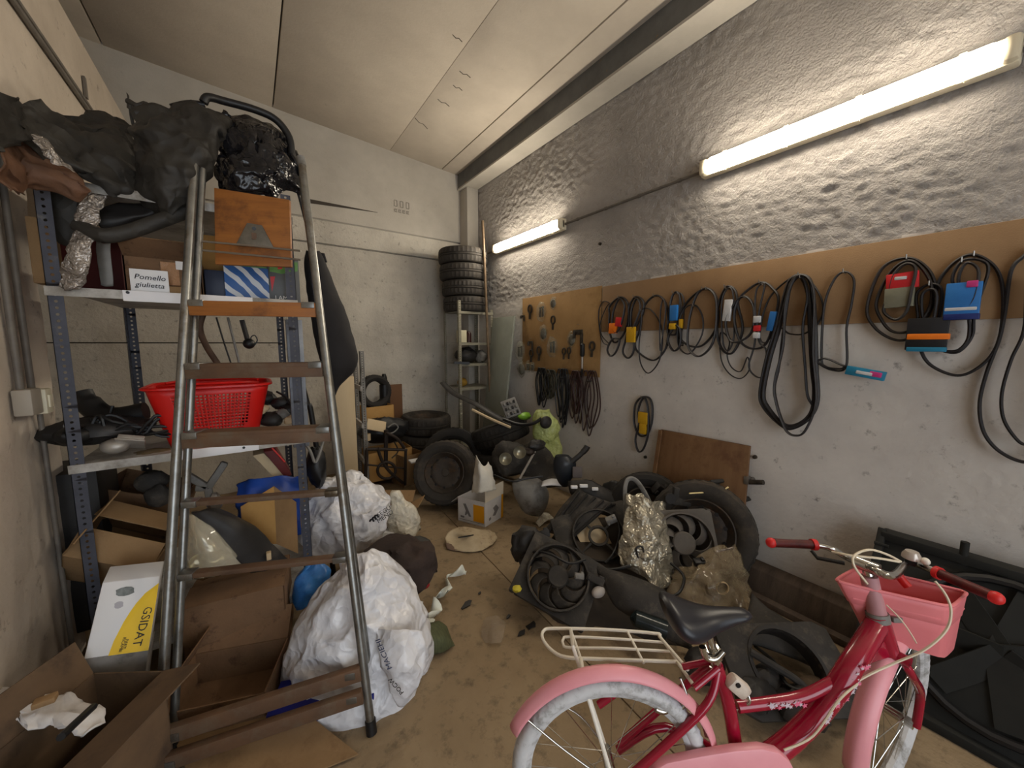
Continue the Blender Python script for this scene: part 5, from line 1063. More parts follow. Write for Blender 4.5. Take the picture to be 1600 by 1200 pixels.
for k, lb in enumerate(['bottom', 'second lowest', 'second highest', 'topmost']):
    tyre((2.29 + [.012, .008, -.012, -.02][k], 4.32, 1.945 + .096 + k * .194), (.0, .0, 1), .30 + [-.012, -.004, .004, .008][k], .19, lb + ' tyre of the four stacked on the corner shelf', False, grp='four tyres stacked on the corner shelf', xh=(math.cos(k), math.sin(k), 0))
sb = (sx0 + .06, sy0 + .1)
MB().box((2.15, 4.16, 1.64), (.09, .1, .15)).build('pale_carton', mat('pale_yellow_card', (196, 190, 160), rough=.6), label='small pale carton on an upper corner shelf level', cat='box', bevel=.003)
MB().tube([(2.27, 4.2, 1.565), (2.27, 4.2, 1.68), (2.27, 4.2, 1.71)], [.035, .035, .012], 12).build('dark_bottle', mat('dark_red_bottle', (50, 24, 22), rough=.3), label='dark bottle beside the pale carton on the corner shelf', cat='bottle')
t = thing('engine_part', 'dark engine part lump on the third corner shelf level', 'car part', (2.3, 4.25, 1.305))
MB().ball((2.26, 4.25, 1.40), (.13, .1, .09), 20, 14, .3, 3, 2).build('casting', m_dark, t); MB().ball((2.44, 4.2, 1.38), (.07, .07, .07), 16, 10, .3, 3, 4).build('casting', m_greyp, t)
MB().ball((2.2, 4.25, 1.06), (.06, .06, .05), 14, 10, .15).build('yellow_rag', mat('dull_yellow_rag', (150, 116, 40), rough=.85), label='dull yellow rag on the lowest visible corner shelf level', cat='rag')
b = MB().bar((2.02, 4.12, 1.32), (2.2, 4.06, 1.31), .05, .03); b.build('black_rail', m_black, label='short black bar over the left corner shelf post', cat='bar')
t = thing('metal_pole', 'long rusty metal pole standing in the corner before the tyre stack', 'pole', (2.50, 3.98, 0))
p = wy(754, 345, 4.04); MB().tube([(2.44, 3.9, 0), (p.x, 4.04, p.z)], .016, 10).build('tube', mat('rusty_pole', (122, 104, 82), (88, 70, 52), scale=14, rough=.6, metal=.3), t)
MB().tube(CR([(p.x + .04, 4.06, p.z - .18), (p.x + .09, 4.08, p.z - .24), (p.x + .07, 4.08, p.z - .34), (p.x + .01, 4.05, p.z - .38)], 5), .005, 6).build('wire_loop', m_black, t)
# glass-grey panel
a, b_ = wx(768, 497, 2.50), wx(801, 497, 2.50)
MB().hexa([(2.30, b_.y, .02), (2.325, b_.y, .02), (2.325, a.y, .02), (2.30, a.y, .02), (2.52, b_.y, a.z), (2.545, b_.y, a.z), (2.545, a.y, a.z), (2.52, a.y, a.z)]).build('glass_sheet', mat('grey_green_panel', (142, 146, 136), (124, 128, 118), scale=4, rough=.35), label='grey-green panel leaning on the white wall by the corner', cat='panel', bevel=.003)
# wheels on the floor
for k in range(3): tyre((1.70 + .02 * k, 4.38 - .01 * k, .115 + k * .225), (.02, -.03, 1), .305, .22, ['lowest', 'middle', 'topmost'][k] + ' wheel of the stack lying by the back wall', True, m_rub, 'stack of wheels by the back wall', (1, 0, 0))
tyre(dp(697, 738, 3.55), (-.62, -.72, .30), .305, .20, 'dark car wheel leaning upright beside the yellow-panel carton', True, m_rub)
tyre(dp(708, 716, 3.98), (-.5, -.8, .34), .33, .21, 'bare tyre leaning behind the upright dark wheel', False, m_rubd)
tyre(dp(782, 676, 4.0), (-.2, .32, 1), .31, .22, 'tyre lying tilted under the long trim strip', False, m_rubd, xh=(1, 0, 0))
tyre(dp(775, 722, 4.05), (.1, .1, 1), .30, .22, 'lower tyre lying flat under the tilted one', False, m_rubd, xh=(1, 0, 0))
tyre(dp(585, 612, 4.35), (.25, -1, .05), .20, .12, 'small black tyre standing on the narrow rack', False, m_rubd)
# back-left odds and ends
pbox('hardboard_sheet', mat('brown_hardboard', (104, 72, 46), rough=.75), 606, 600, 628, 672, 4.6, .02, 'small brown panel standing before the back wall', 'panel')
t = thing('black_bottle', 'black bottle shape standing left of the brown panel', 'bottle', wy(602, 645, 4.5)); p = wy(602, 640, 4.5); q = wy(602, 584, 4.5)
MB().tube([(p.x, 4.5, p.z), (p.x, 4.5, p.z + .3), (p.x, 4.5, q.z - .12), (p.x, 4.5, q.z - .05), (p.x, 4.5, q.z)], [.06, .06, .035, .035, .02], 14).build('body', m_black, t)
t = cbox('yellow-brown open carton on the rack pile', wy(592, 665, 4.25) + Vector((0, .12, 0)), (.34, .24, .22), 8, m_kraftl, flaps=(None, None, None, None))
t = thing('black_kit_bag', 'black sack with papers below the yellow-brown carton', 'bag', wy(600, 700, 4.1))
MB().ball(wy(600, 672, 4.15), (.24, .14, .12), 24, 14, .25, 3, 6).build('sack', m_black, t); M = TR(*wy(588, 665, 4.0)) @ RY(18) @ RX(-30); MB().box((0, 0, 0), (.2, .02, .12), M).build('papers', m_beige, t, bevel=.003)
MB().tube(CR([tuple(wy(*p_, 3.98)) for p_ in [(606, 668), (616, 662), (622, 668), (614, 676), (604, 678)]], 5), .008, 6).build('cable', m_greyp, t)
t = thing('tin_can', 'small pale tin beside the black sack', 'tin', wy(574, 690, 4.0)); p = wy(574, 688, 4.0); MB().tube([(p.x, 4, p.z), (p.x, 4, p.z + .07)], .035, 14).build('can', m_beige, t)
t = cbox('wide light carton under the black sack', wy(606, 742, 4.15), (.48, .3, .32), 0, m_kraftl, flaps=(None, None, None, None))
t = cbox('light carton with slanted side right of the metal frame', wy(638, 752, 4.0) + Vector((0, 0, .0)), (.26, .26, .34), 12, m_kraft, flaps=(None, None, None, None))
t = thing('iron_stool', 'black metal stool frame with curved braces', 'stool', wy(602, 760, 3.85)); Y0 = 3.82
def fb(pts, r=.016): MB().tube(CR([tuple(wy(x, y, Y)) for x, y, Y in pts], 5), r, 8).build('frame_tube', m_frame, t)
m_frame = mat('dark_iron', (40, 33, 30), (54, 44, 38), scale=10, rough=.6, metal=.3)
fb([(572, 702, Y0), (600, 702, Y0), (636, 703, Y0)]); fb([(634, 703, Y0), (633, 758, Y0)]); fb([(573, 703, Y0), (571, 752, Y0)]); fb([(603, 672, 3.9), (603, 728, 3.9)], .022); fb([(603, 676, Y0), (620, 685, Y0), (632, 700, Y0)]); fb([(590, 700, Y0), (598, 722, Y0), (612, 740, Y0), (630, 755, Y0)]); fb([(572, 726, Y0), (634, 732, Y0)], .009); fb([(612, 716, Y0), (622, 705, Y0), (616, 690, Y0)], .008)
MB().tube(CR([tuple(wy(604 + 14 * math.cos(a), 735 + 13 * math.sin(a), Y0)) for a in [6.283 * k / 10 for k in range(10)]], 3, True), .015, 8, True).build('ring_brace', m_frame, t)
MB().box(wy(648, 720, 3.75), (.11, .1, .02)).build('white_tray', m_white, label='small white tray between metal frame and tyres', cat='tray', bevel=.004)
# long trim strip with paddle end, comb-shaped part, green bag
t = thing('trim_strip', 'long dark car trim strip slanting over the tilted tyre', 'car part', dp(760, 640, 3.85))
MB().tube(CR([tuple(dp(x, y, c)) for x, y, c in [(692, 598, 4.25), (710, 615, 4.1), (745, 632, 3.85), (772, 648, 3.75), (800, 662, 3.7)]], 6), .045, 8, sec=(.35, 1)).build('strip', m_dark, t)
MB().tube(CR([tuple(dp(x, y, c)) for x, y, c in [(738, 640, 3.78), (768, 655, 3.7), (798, 668, 3.64)]], 6), .014, 6).build('pale_edge', m_beige, t)
t = thing('wiper_cowl', 'black spoon-shaped plastic trim before the green bag', 'car part', dp(850, 662, 3.5))
MB().tube(CR([tuple(dp(x, y, c)) for x, y, c in [(786, 655, 3.6), (810, 663, 3.55), (832, 662, 3.5), (846, 654, 3.5)]], 6), .016, 8).build('stem', m_black, t); MB().ball(dp(853, 660, 3.5), (.065, .04, .06), 18, 12).build('paddle', m_dark, t)
t = thing('gearbox_part', 'grey comb-shaped gearbox part behind the spoon trim', 'car part', dp(800, 650, 3.75))
M = frame(dp(798, 638, 3.8), -FW + UP * .3, RT + UP * .4); MB().box((0, 0, 0), (.16, .19, .05), M).build('plate', m_greyp, t, bevel=.006)
for k in range(4):
    for j in range(3): MB().box((-.05 + k * .035, -.06 + j * .055, .035), (.02, .03, .03), M).build('rib', m_dark if (k + j) % 2 else m_greyp, t, bevel=.004)
m_gbag = mat('yellow_green_film', (196, 206, 138), (158, 168, 96), scale=8, rough=.25, alpha=.85, crumple=(12, .02))
t = thing('green_plastic_bag', 'tall yellow-green plastic bag against the white wall', 'bag', dp(852, 735, 3.6))
close(rings([(640, 838, 858), (662, 832, 872), (690, 836, 876), (712, 838, 878), (728, 838, 870), (736, 846, 862)], 3.62, .6, .02, 9, 4, 6, 4), 48).build('bag_body', m_gbag, t, ang=180)
MB().ball(dp(820, 650, 3.8), (.07, .05, .035), 14, 8, .2, 3).build('green_packet', mat('bright_green_film', (140, 190, 60), (84, 130, 40), scale=8, rough=.35), label='bright green packet beside the green plastic bag', cat='packet')
# ================================================================== heap of car parts by the right wall
def plate_hole(b, w_, h_, R, th, M, cx=0, cy=0, n=32, corner=0):
    """rectangular plate with a round hole, real thickness"""
    outer = []; inner = []
    for k in range(n):
        a = 2 * math.pi * (k + .5) / n; c, s = math.cos(a), math.sin(a); f = min((w_ / 2) / max(1e-6, abs(c)), (h_ / 2) / max(1e-6, abs(s)))
        outer.append((c * f, s * f)); inner.append((cx + R * c, cy + R * s))
    vs_ = [(x, y, 0) for x, y in outer] + [(x, y, 0) for x, y in inner] + [(x, y, th) for x, y in outer] + [(x, y, th) for x, y in inner]; fs = []
    for k in range(n):
        j = (k + 1) % n; fs += [(k, n + k, n + j, j), (2 * n + k, 2 * n + j, 3 * n + j, 3 * n + k), (k, j, 2 * n + j, 2 * n + k), (n + k, 3 * n + k, 3 * n + j, n + j)]
    return b.add(vs_, fs, M)
def fan(c, axis, xh, R, w_, h_, label, nb=9, hub=.36, off=(0, 0), m=None, blades=True, spokes=0, hubr=None, depth=.05, skew=.5):
    m = m or m_dusty; t = thing('radiator_fan', label, 'fan', c, group='radiator fans in the heap'); M = frame((0, 0, 0), axis, xh); t.matrix_world = TR(*c) @ M
    ID = Matrix.Identity(4)
    b = MB(); plate_hole(b, w_, h_, R * 1.02, .02, TR(0, 0, -.01), off[0] * 0, off[1] * 0)
    sd = b.build('shroud', m, t, local=True, bevel=.003)
    b = MB(); b.lathe([(R, -.02), (R * 1.06, -.02), (R * 1.06, depth), (R, depth)], 40, None, True); b.build('shroud_ring', m, t, local=True)
    for sx in (-1, 1): MB().box((sx * w_ * .47, 0, -.02), (w_ * .06, h_ * .98, .05)).build('side_rail', m, t, local=True, bevel=.006)
    for sy in (-1, 1): MB().box((0, sy * h_ * .47, -.02), (w_ * .86, h_ * .05, .04)).build('end_rail', m, t, local=True, bevel=.006)
    hr = R * hub
    if blades:
        MB().lathe([(0, depth * .9), (hr * .9, depth * .9), (hr, depth * .75), (hr, -.01), (0, -.01)], 28).build('hub', m, t, local=True)
        for k in range(nb):
            a = 2 * math.pi * k / nb; rows = []
            for i in range(6):
                f = i / 5; r = hr * .95 + (R * .96 - hr * .95) * f; a2 = a + skew * f * f + .1 * f; wd = (.24 + .1 * f)
                rows.append([(r * math.cos(a2 - wd), r * math.sin(a2 - wd), .004), (r * math.cos(a2), r * math.sin(a2), .022), (r * math.cos(a2 + wd * .8), r * math.sin(a2 + wd * .8), .036)])
            loft(rows, 2, 3).build('blade', m, t, local=True, solid=.004)
    else:
        b = MB(); b.lathe([(hr * .78, -.005), (hr, -.005), (hr, .02), (hr * .78, .02)], 28, None, True); b.build('motor_ring', m, t, local=True)
        for k in range(spokes):
            a = .5 + 2 * math.pi * k / spokes; MB().bar((hr * math.cos(a), hr * math.sin(a), .008), (R * math.cos(a), R * math.sin(a), .008), .014, .012).build('spoke', m, t, local=True)
    return t
fan(dp(871, 903, 2.12), (-FW * .72 + Vector((0, 0, 1)) * .70), (RT * .8 - UP * .55), .165, .44, .37, 'dusty black radiator fan with curved blades nearest the open floor', 9)
fan(dp(935, 838, 2.55), (-FW * .62 + Vector((0, 0, 1)) * .6 - RT * .12), (RT * .9 + UP * .25), .165, .58, .40, 'empty radiator fan shroud with a bare motor ring behind the nearest fan', 0, .42, blades=False, spokes=4)
fan(dp(1066, 848, 2.36), (-FW * .92 + Vector((0, 0, 1)) * .3 - RT * .1), (RT + UP * .05), .175, .42, .40, 'grey radiator fan standing behind the silver pouch', 8, .4, m=mat('grey_dusty_plastic', (84, 80, 76), (104, 98, 92), scale=9, rough=.75))
# pale plate seen through the empty shroud
M = frame(dp(926, 838, 2.60), -FW * .7 + Vector((0, 0, 1)) * .6, RT + UP * .5); MB().box((0, 0, 0), (.2, .3, .01), M).build('pale_plate', m_beige, label='pale plate lying under the empty fan shroud', cat='plate', bevel=.004)
# long dusty grille panel behind (upper left)
def PL(pts, name, m, label, cat, th=.02, amp=.006, fr=9, seed=1, n=4, parent=None):
    R_ = [[tuple(dp(x, y, c)) for x, y, c in r] for r in pts]
    return loft(R_, n, n, amp, fr, seed).build(name, m, parent, label, cat, solid=th, ang=50)
t = thing('ribbed_grille', 'long dusty ribbed grille panel leaning over the empty shroud', 'car part', dp(900, 800, 2.7))
PL([[(852, 830, 2.7), (880, 790, 2.75), (905, 765, 2.8)], [(875, 838, 2.62), (905, 800, 2.66), (930, 778, 2.7)], [(895, 845, 2.6), (925, 808, 2.62), (962, 788, 2.66)]], 'panel', m_dusty, None, None, .02, .006, 9, 2, parent=t)
for k in range(5):
    f = k / 4; MB().tube([dp(857 + 34 * f, 832 + 10 * f, 2.64 - .06 * f), dp(905 + 50 * f, 768 + 18 * f, 2.74 - .1 * f)], .011, 6).build('rib', m_dark, t)
t = thing('bumper_grille', 'black bumper grille with bright openings behind the grille panel', 'car part', dp(930, 765, 2.85))
PL([[(888, 752, 2.9), (925, 752, 2.85), (965, 775, 2.85)], [(890, 765, 2.85), (925, 768, 2.8), (970, 792, 2.8)], [(900, 782, 2.85), (930, 790, 2.8), (968, 802, 2.8)]], 'shell', m_dark, None, None, .02, .008, 12, 3, parent=t)
for x, y, w_ in [(897, 761, .05), (912, 759, .06), (930, 764, .045)]: MB().box((0, 0, 0), (w_, .02, .022), frame(dp(x, y, 2.78), UP, RT)).build('lit_opening', m_white, t, bevel=.003)  # white blocks stand in for light showing through the grille holes
PL([[(945, 758, 2.95), (960, 752, 2.9), (978, 762, 2.9)], [(942, 775, 2.9), (960, 775, 2.86), (980, 780, 2.86)], [(950, 790, 2.9), (965, 792, 2.88), (980, 795, 2.88)]], 'black_cover', m_black, 'black plastic cover right of the bumper grille', 'car part', .03, .01, 12, 4)
t = thing('wing_mirror', 'black car wing mirror with its arm pointing up right', 'mirror', dp(890, 750, 3.0))
close(rings([(712, 868, 890), (722, 865, 900), (738, 866, 898), (752, 872, 890), (760, 878, 886)], 3.0, .55, .004, 8, 3, 5, 4), 48).build('mirror_shell', mat('mirror_black', (26, 30, 36), rough=.35), t)
MB().tube(CR([tuple(dp(x, y, c)) for x, y, c in [(893, 722, 2.98), (905, 712, 2.98), (915, 702, 2.98), (918, 697, 2.98)]], 5), [.022] * 8 + [.026] * 8, 8).build('arm', m_dark, t)
MB().box((0, 0, 0), (.08, .02, .09), frame(dp(902, 738, 2.95), UP, RT)).build('mirror_base', mat('mauve_grey', (92, 84, 82), rough=.7), t, bevel=.01)
# grey jug-like cover and things by the yellow-panel carton
t = thing('grey_cover', 'grey square plastic cover lying right of the yellow-panel carton', 'car part', fl(835, 800))
close(rings([(748, 808, 842), (756, 800, 852), (775, 804, 858), (795, 815, 852), (804, 826, 846)], 3.2, .7, .008, 8, 4, 5, 4), 48).build('shell', m_greyp, t)
t = thing('headlamp_unit', 'dusty headlamp assembly in the heap above the grey cover', 'headlight', dp(800, 720, 3.3))
close(rings([(690, 782, 800), (698, 772, 822), (715, 768, 830), (732, 775, 820), (742, 785, 800)], 3.35, .6, .02, 9, 9, 5, 4), 48).build('housing', m_dusty, t)
for x, y in [(790, 718), (812, 708)]: MB().lathe([(0, 0), (.03, .006), (.05, .03), (.054, .034)], 20, frame(dp(x, y, 3.14), -FW + UP * .4, RT)).build('lamp_bowl', mat('dull_reflector', (140, 136, 120), rough=.3, metal=.7), t)
t = thing('steering_stalk', 'dark steering lock piece on a thin grey rod', 'car part', dp(845, 695, 3.25))
MB().ball(dp(838, 696, 3.25), (.075, .05, .045), 18, 12, .3, 3, 3).build('body', m_dark, t); MB().ball(dp(828, 706, 3.22), (.045, .04, .03), 14, 10, .3, 3, 6).build('lug', m_frame, t)
MB().tube([dp(836, 705, 3.22), dp(812, 748, 3.1)], .010, 8).build('rod', m_alu, t)
PL([[(810, 700, 3.5), (835, 690, 3.45), (860, 705, 3.4)], [(815, 745, 3.4), (845, 742, 3.35), (885, 745, 3.3)], [(835, 760, 3.3), (860, 760, 3.25), (890, 758, 3.2)]], 'door_lining', m_dusty, 'dusty dark panel under the steering lock piece', 'car part', .02, .012, 8, 6)
PL([[(848, 752, 3.12), (862, 748, 3.1), (878, 750, 3.08)], [(846, 760, 3.05), (862, 758, 3.03), (880, 760, 3.02)]], 'white_flap', m_white, 'pale flap on the dusty panel below the wing mirror', 'plate', .006, 0)
loft([[tuple(fl(*p)) for p in r] for r in [[(838, 815, .03), (850, 800, .07), (862, 806, .04)], [(842, 822, .012), (856, 812, .05), (870, 814, .012)]]], 5, 5, .01, 14, 2).build('pale_scrap', m_bagc, None, 'crumpled pale plastic scrap before the grille panel', 'scrap', solid=.004)
t = thing('rag_heap', 'dark rags bunched at the left of the nearest fan', 'rag', fl(825, 870))
close(rings([(828, 815, 840), (840, 803, 850), (858, 802, 850), (875, 808, 846)], 2.35, .7, .03, 8, 7, 5, 4), 48).build('cloth', m_dark, t)
# base mass that carries the heap: old mats and bumpers
PL([[(880, 812, 2.85), (950, 812, 2.8), (1030, 820, 2.72), (1100, 850, 2.55)], [(840, 880, 2.45), (920, 880, 2.43), (1030, 890, 2.38), (1130, 920, 2.28)], [(850, 945, 2.2), (930, 955, 2.12), (1040, 970, 2.06), (1140, 985, 2.02)], [(880, 972, 2.08), (940, 990, 2.02), (1040, 1006, 1.95), (1130, 1024, 1.9)]], 'rubber_mat', mat('old_rubber_mat', (46, 40, 34), (66, 56, 46), scale=7, rough=.9), 'crumpled dark rubber mat under the whole heap of fans', 'mat', .03, .03, 5, 3)
# silver pouch over a looped bracket
t = thing('foil_pouch', 'shiny crumpled silver foil pouch in the middle of the heap', 'pouch', dp(1010, 880, 2.3))
m_foil = mat('silver_foil', (186, 180, 164), (156, 150, 134), scale=7, rough=.17, metal=.55, crumple=(15, .014))
PL([[(978, 775, 2.5), (995, 770, 2.45), (1014, 782, 2.42), (1040, 785, 2.46)], [(976, 815, 2.4), (995, 812, 2.35), (1016, 815, 2.33), (1043, 818, 2.38)], [(968, 850, 2.34), (992, 850, 2.27), (1018, 852, 2.25), (1048, 856, 2.32)], [(966, 880, 2.3), (992, 886, 2.22), (1020, 892, 2.2), (1052, 895, 2.26)], [(978, 888, 2.28), (1000, 902, 2.2), (1025, 915, 2.16), (1045, 922, 2.2)]], 'foil', m_foil, None, None, .003, .021, 12, 5, 8, parent=t)
MB().tube(CR([tuple(dp(x, y, 2.24)) for x, y in [(994, 856), (1004, 855), (1005, 868), (998, 872)]], 4, True), .006, 6, True).build('hanger_hole', m_dark, t)
t = thing('loop_bracket', 'grey plastic loop bracket rising behind the silver pouch', 'bracket', dp(990, 800, 2.5))
MB().tube(CR([tuple(dp(x, y, c)) for x, y, c in [(980, 830, 2.5), (977, 790, 2.52), (977, 760, 2.54), (983, 748, 2.55), (995, 752, 2.55), (1010, 775, 2.52), (1018, 800, 2.5), (1012, 830, 2.48)]], 6), .017, 8, sec=(1, .7)).build('loop', m_greyp, t)
MB().tube([dp(988, 775, 2.53), dp(998, 830, 2.5)], .02, 8, sec=(1, .6)).build('rib', m_dusty, t)
# right side of the heap: big tyre, box, bezel, stick
tyre((2.36, 1.20, .325), (-.86, -.4, .28), .325, .2, 'large wheel standing at the wall on the right of the heap', True, m_rub)
tyre((2.36, 1.60, .30), (-.80, -.5, .30), .29, .18, 'second tyre partly hidden behind the grey fan', True, m_rubd)
t = thing('gear_surround', 'dark frame with a rectangular opening on top of the tyres', 'car part', dp(1142, 770, 2.5))
M = frame(dp(1143, 766, 2.48), -FW * .8 + UP * .5, RT * .97 + UP * .1); b = MB()
for cx, cy, w_, h_ in [(0, .065, .25, .025), (0, -.065, .25, .03), (-.115, 0, .025, .13), (.115, 0, .025, .13)]: b.box((cx, cy, 0), (w_, h_, .04), M)
b.build('frame', m_dusty, t, bevel=.008); MB().box((0, 0, -.02), (.22, .12, .01), M).build('back', m_black, t); MB().tube([M @ Vector((-.02, -.02, .01)), M @ Vector((.05, .01, .03)), M @ Vector((.09, -.01, .03))], .008, 6).build('lever', m_alu, t)
t = thing('grey_motor_box', 'small grey motor box on top of the grey fan', 'car part', dp(1062, 775, 2.5))
M = frame(dp(1062, 774, 2.52), -FW, RT - UP * .15); MB().box((0, 0, 0), (.13, .12, .1), M).build('case', m_dusty, t, bevel=.012); MB().lathe([(.0, .02), (.035, .02), (.035, 0)], 16, frame(dp(1046, 778, 2.46), -FW, RT)).build('end_cap', m_dark, t)
MB().tube([dp(1077, 771, 2.4), dp(1128, 768, 2.42), dp(1138, 761, 2.42)], .005, 6).build('pale_stick', mat('pale_wood_stick', (226, 206, 150), rough=.6), label='thin pale stick lying before the plywood board', cat='stick')
t = thing('red_hose', 'dark red rubber hose curving above the grey fan', 'hose', dp(1085, 800, 2.5)); MB().tube(CR([tuple(dp(x, y, 2.52)) for x, y in [(1055, 798), (1075, 796), (1095, 802), (1110, 815)]], 5), .012, 8).build('tube', mat('dark_red_rubber', (76, 36, 34), rough=.6), t)
# clear bag with a part inside
t = thing('clear_parts_bag', 'brownish clear plastic bag holding a car part beside the saddle', 'bag', dp(1115, 960, 2.1))
m_clr = mat('brown_clear_film', (168, 152, 124), (128, 112, 88), scale=7, rough=.1, alpha=.4, crumple=(12, .015), spec=.8)
PL([[(1050, 888, 2.25), (1085, 878, 2.2), (1118, 858, 2.22), (1150, 850, 2.28)], [(1048, 915, 2.18), (1085, 910, 2.1), (1125, 895, 2.1), (1165, 895, 2.2)], [(1045, 940, 2.12), (1085, 945, 2.04), (1130, 940, 2.02), (1180, 945, 2.12)], [(1060, 975, 2.08), (1095, 985, 2.0), (1140, 985, 1.98), (1192, 985, 2.08)], [(1080, 1005, 2.06), (1110, 1010, 2.0), (1150, 1010, 1.98), (1185, 1008, 2.04)]], 'film', m_clr, None, None, .003, .03, 9, 6, 6, parent=t)
MB().ball(dp(1120, 930, 2.22), (.15, .12, .13), 20, 14, .25, 3, 8).build('wrapped_part', m_dusty, t)
for p_, q_ in [((1118, 862), (1146, 856))]: MB().tube([dp(*p_, 2.03), dp(*q_, 2.0)], .006, 6).build('film_fold', m_film, t)
MB().lathe([(.03, 0), (.036, 0), (.036, .01), (.03, .01)], 18, frame(dp(1128, 918, 2.09), -FW, RT), True).build('ring_inside', m_beige, t)
# bumper corner before the silver pouch and bottles
PL([[(922, 878, 2.2), (960, 892, 2.1), (1000, 905, 2.05), (1040, 925, 2.02)], [(940, 905, 2.1), (975, 915, 2.0), (1010, 928, 1.96), (1050, 945, 1.95)], [(960, 945, 2.0), (990, 955, 1.93), (1025, 968, 1.9), (1062, 985, 1.88)], [(985, 962, 1.98), (1015, 980, 1.92), (1050, 1000, 1.88), (1088, 1020, 1.85)]], 'bumper_corner', m_dusty, 'dusty bumper corner running from the nearest fan to the saddle', 'car part', .02, .008, 6, 2)
MB().ball(dp(935, 925, 2.05), (.045, .03, .028), 16, 10).build('plastic_cup', mat('dull_white_cup', (168, 162, 158), rough=.4), label='small milky plastic cup between fan and bumper corner', cat='cup')
MB().ball(dp(808, 920, 1.98), (.022, .02, .014), 10, 8, .3).build('yellow_scrap', mat('yellow_scrap', (190, 176, 50), rough=.6), label='tiny yellow scrap at the left corner of the nearest fan', cat='scrap')
t = thing('oil_bottle', 'dark green bottle lying under the bumper corner', 'bottle', dp(1000, 968, 1.92)); MB().tube([dp(985, 966, 1.9), dp(992, 966, 1.9), dp(1040, 985, 1.86)], [.012, .04, .045], 12).build('bottle_body', mat('dark_green_glass', (26, 36, 38), rough=.2), t)
# shroud and parts under the bicycle frame
t = thing('air_scoop', 'dusty plastic shroud with an arched opening under the bicycle frame', 'car part', fl(1240, 1060))
M = frame(dp(1228, 1045, 1.62), -FW * .55 + Vector((0, 0, 1)) * .75, RT + UP * .05)
b = MB(); plate_hole(b, .52, .34, .145, .025, M); b.build('plate', m_dusty, t, bevel=.004)
b = MB(); b.lathe([(.145, -.05), (.16, -.05), (.16, .03), (.145, .03)], 36, M, True); b.build('arch_ring', m_dark, t)
MB().tube(CR([tuple(M @ Vector(p)) for p in [(-.14, .06, .03), (-.06, .0, .035), (.0, -.05, .04), (.05, -.12, .03)]], 5), .016, 8).build('strut', m_dusty, t); MB().ball(M @ Vector((.07, -.09, -.02)), (.09, .06, .045), 16, 10, .2, 3, 3).build('motor', mat('rust_brown_part', (88, 72, 54), (64, 52, 40), scale=12, rough=.8), t)
MB().ball(M @ Vector((-.09, -.03, -.03)), (.07, .05, .05), 16, 10, .3, 3, 5).build('housing', m_dusty, t)
PL([[(1175, 930, 2.0), (1210, 960, 1.9), (1290, 1000, 1.8)], [(1165, 970, 1.9), (1205, 985, 1.82), (1300, 1030, 1.75)], [(1140, 1010, 1.8), (1190, 1010, 1.78), (1310, 1060, 1.7)]], 'dusty_tray', m_dusty, 'dusty flat tray behind the arched shroud', 'car part', .02, .006, 7, 5)
for k, (x, y, c, s, lb) in enumerate([(1100, 1040, 1.75, .07, 'dark lump of junk below the saddle'), (1180, 1085, 1.55, .06, 'dark junk lump left of the arched shroud'), (1255, 1105, 1.5, .07, 'dark junk lump under the curved frame tube')]):
    MB().ball(dp(x, y, c), (s * 1.4, s, s * .7), 18, 12, .3, 3, k + 3).build('junk_lump', m_dark, label=lb, cat='car part')
# big black radiator panel at the right edge
a = wx(1377, 830, 2.46); e = wx(1600, 880, 2.46)
t = thing('car_radiator', 'large black radiator panel leaning on the white wall at the right edge', 'radiator', (2.35, 0, 0))
y1, y0 = a.y, a.y - .78; zt_ = a.z
m_rad = mat('radiator_black', (20, 20, 18), (30, 30, 26), scale=9, rough=.8)
def rp(y, v, o=0): return Vector((2.20 + (2.52 - 2.20) * v - o, y, .01 + (zt_ - .01) * v))
MB().hexa([rp(y0, 0, .03), rp(y1, 0, .03), rp(y1, 0), rp(y0, 0), rp(y0, 1, .03), rp(y1, 1, .03), rp(y1, 1), rp(y0, 1)]).build('core', m_rad, t, bevel=.004)
for v in (.015, .97): MB().bar(rp(y0, v, .02), rp(y1, v, .02), .07, .04).build('tank', m_rad, t, bevel=.006)
for yy in (y0, y1): MB().bar(rp(yy, .0, .02), rp(yy, 1, .02), .03, .06).build('side_rail', m_rad, t, bevel=.004)
P = [rp(y1 - .39 + .27 * math.cos(a_), .52 + .4 * math.sin(a_), .05) for a_ in [6.283 * k / 28 for k in range(28)]]; MB().tube(P, .018, 8, True).build('fan_ring', m_black, t)
for k in range(7): a_ = .9 * k; MB().bar(rp(y1 - .39, .52, .045), rp(y1 - .39 + .24 * math.cos(a_), .52 + .36 * math.sin(a_), .045), .09, .008, (1, 0, 0)).build('fan_blade', m_rad, t)
p = wx(1508, 848, 2.46); q = Vector((2.47, p.y, p.z)); MB().tube([q, q - Vector((0, 0, .1))], .014, 10).build('filler_neck', m_rad, t)
p = wx(1366, 847, 2.44); MB().tube([(2.44, p.y, p.z), (2.44, p.y - .05, p.z)], .008, 8).build('drain_stub', m_rad, t)

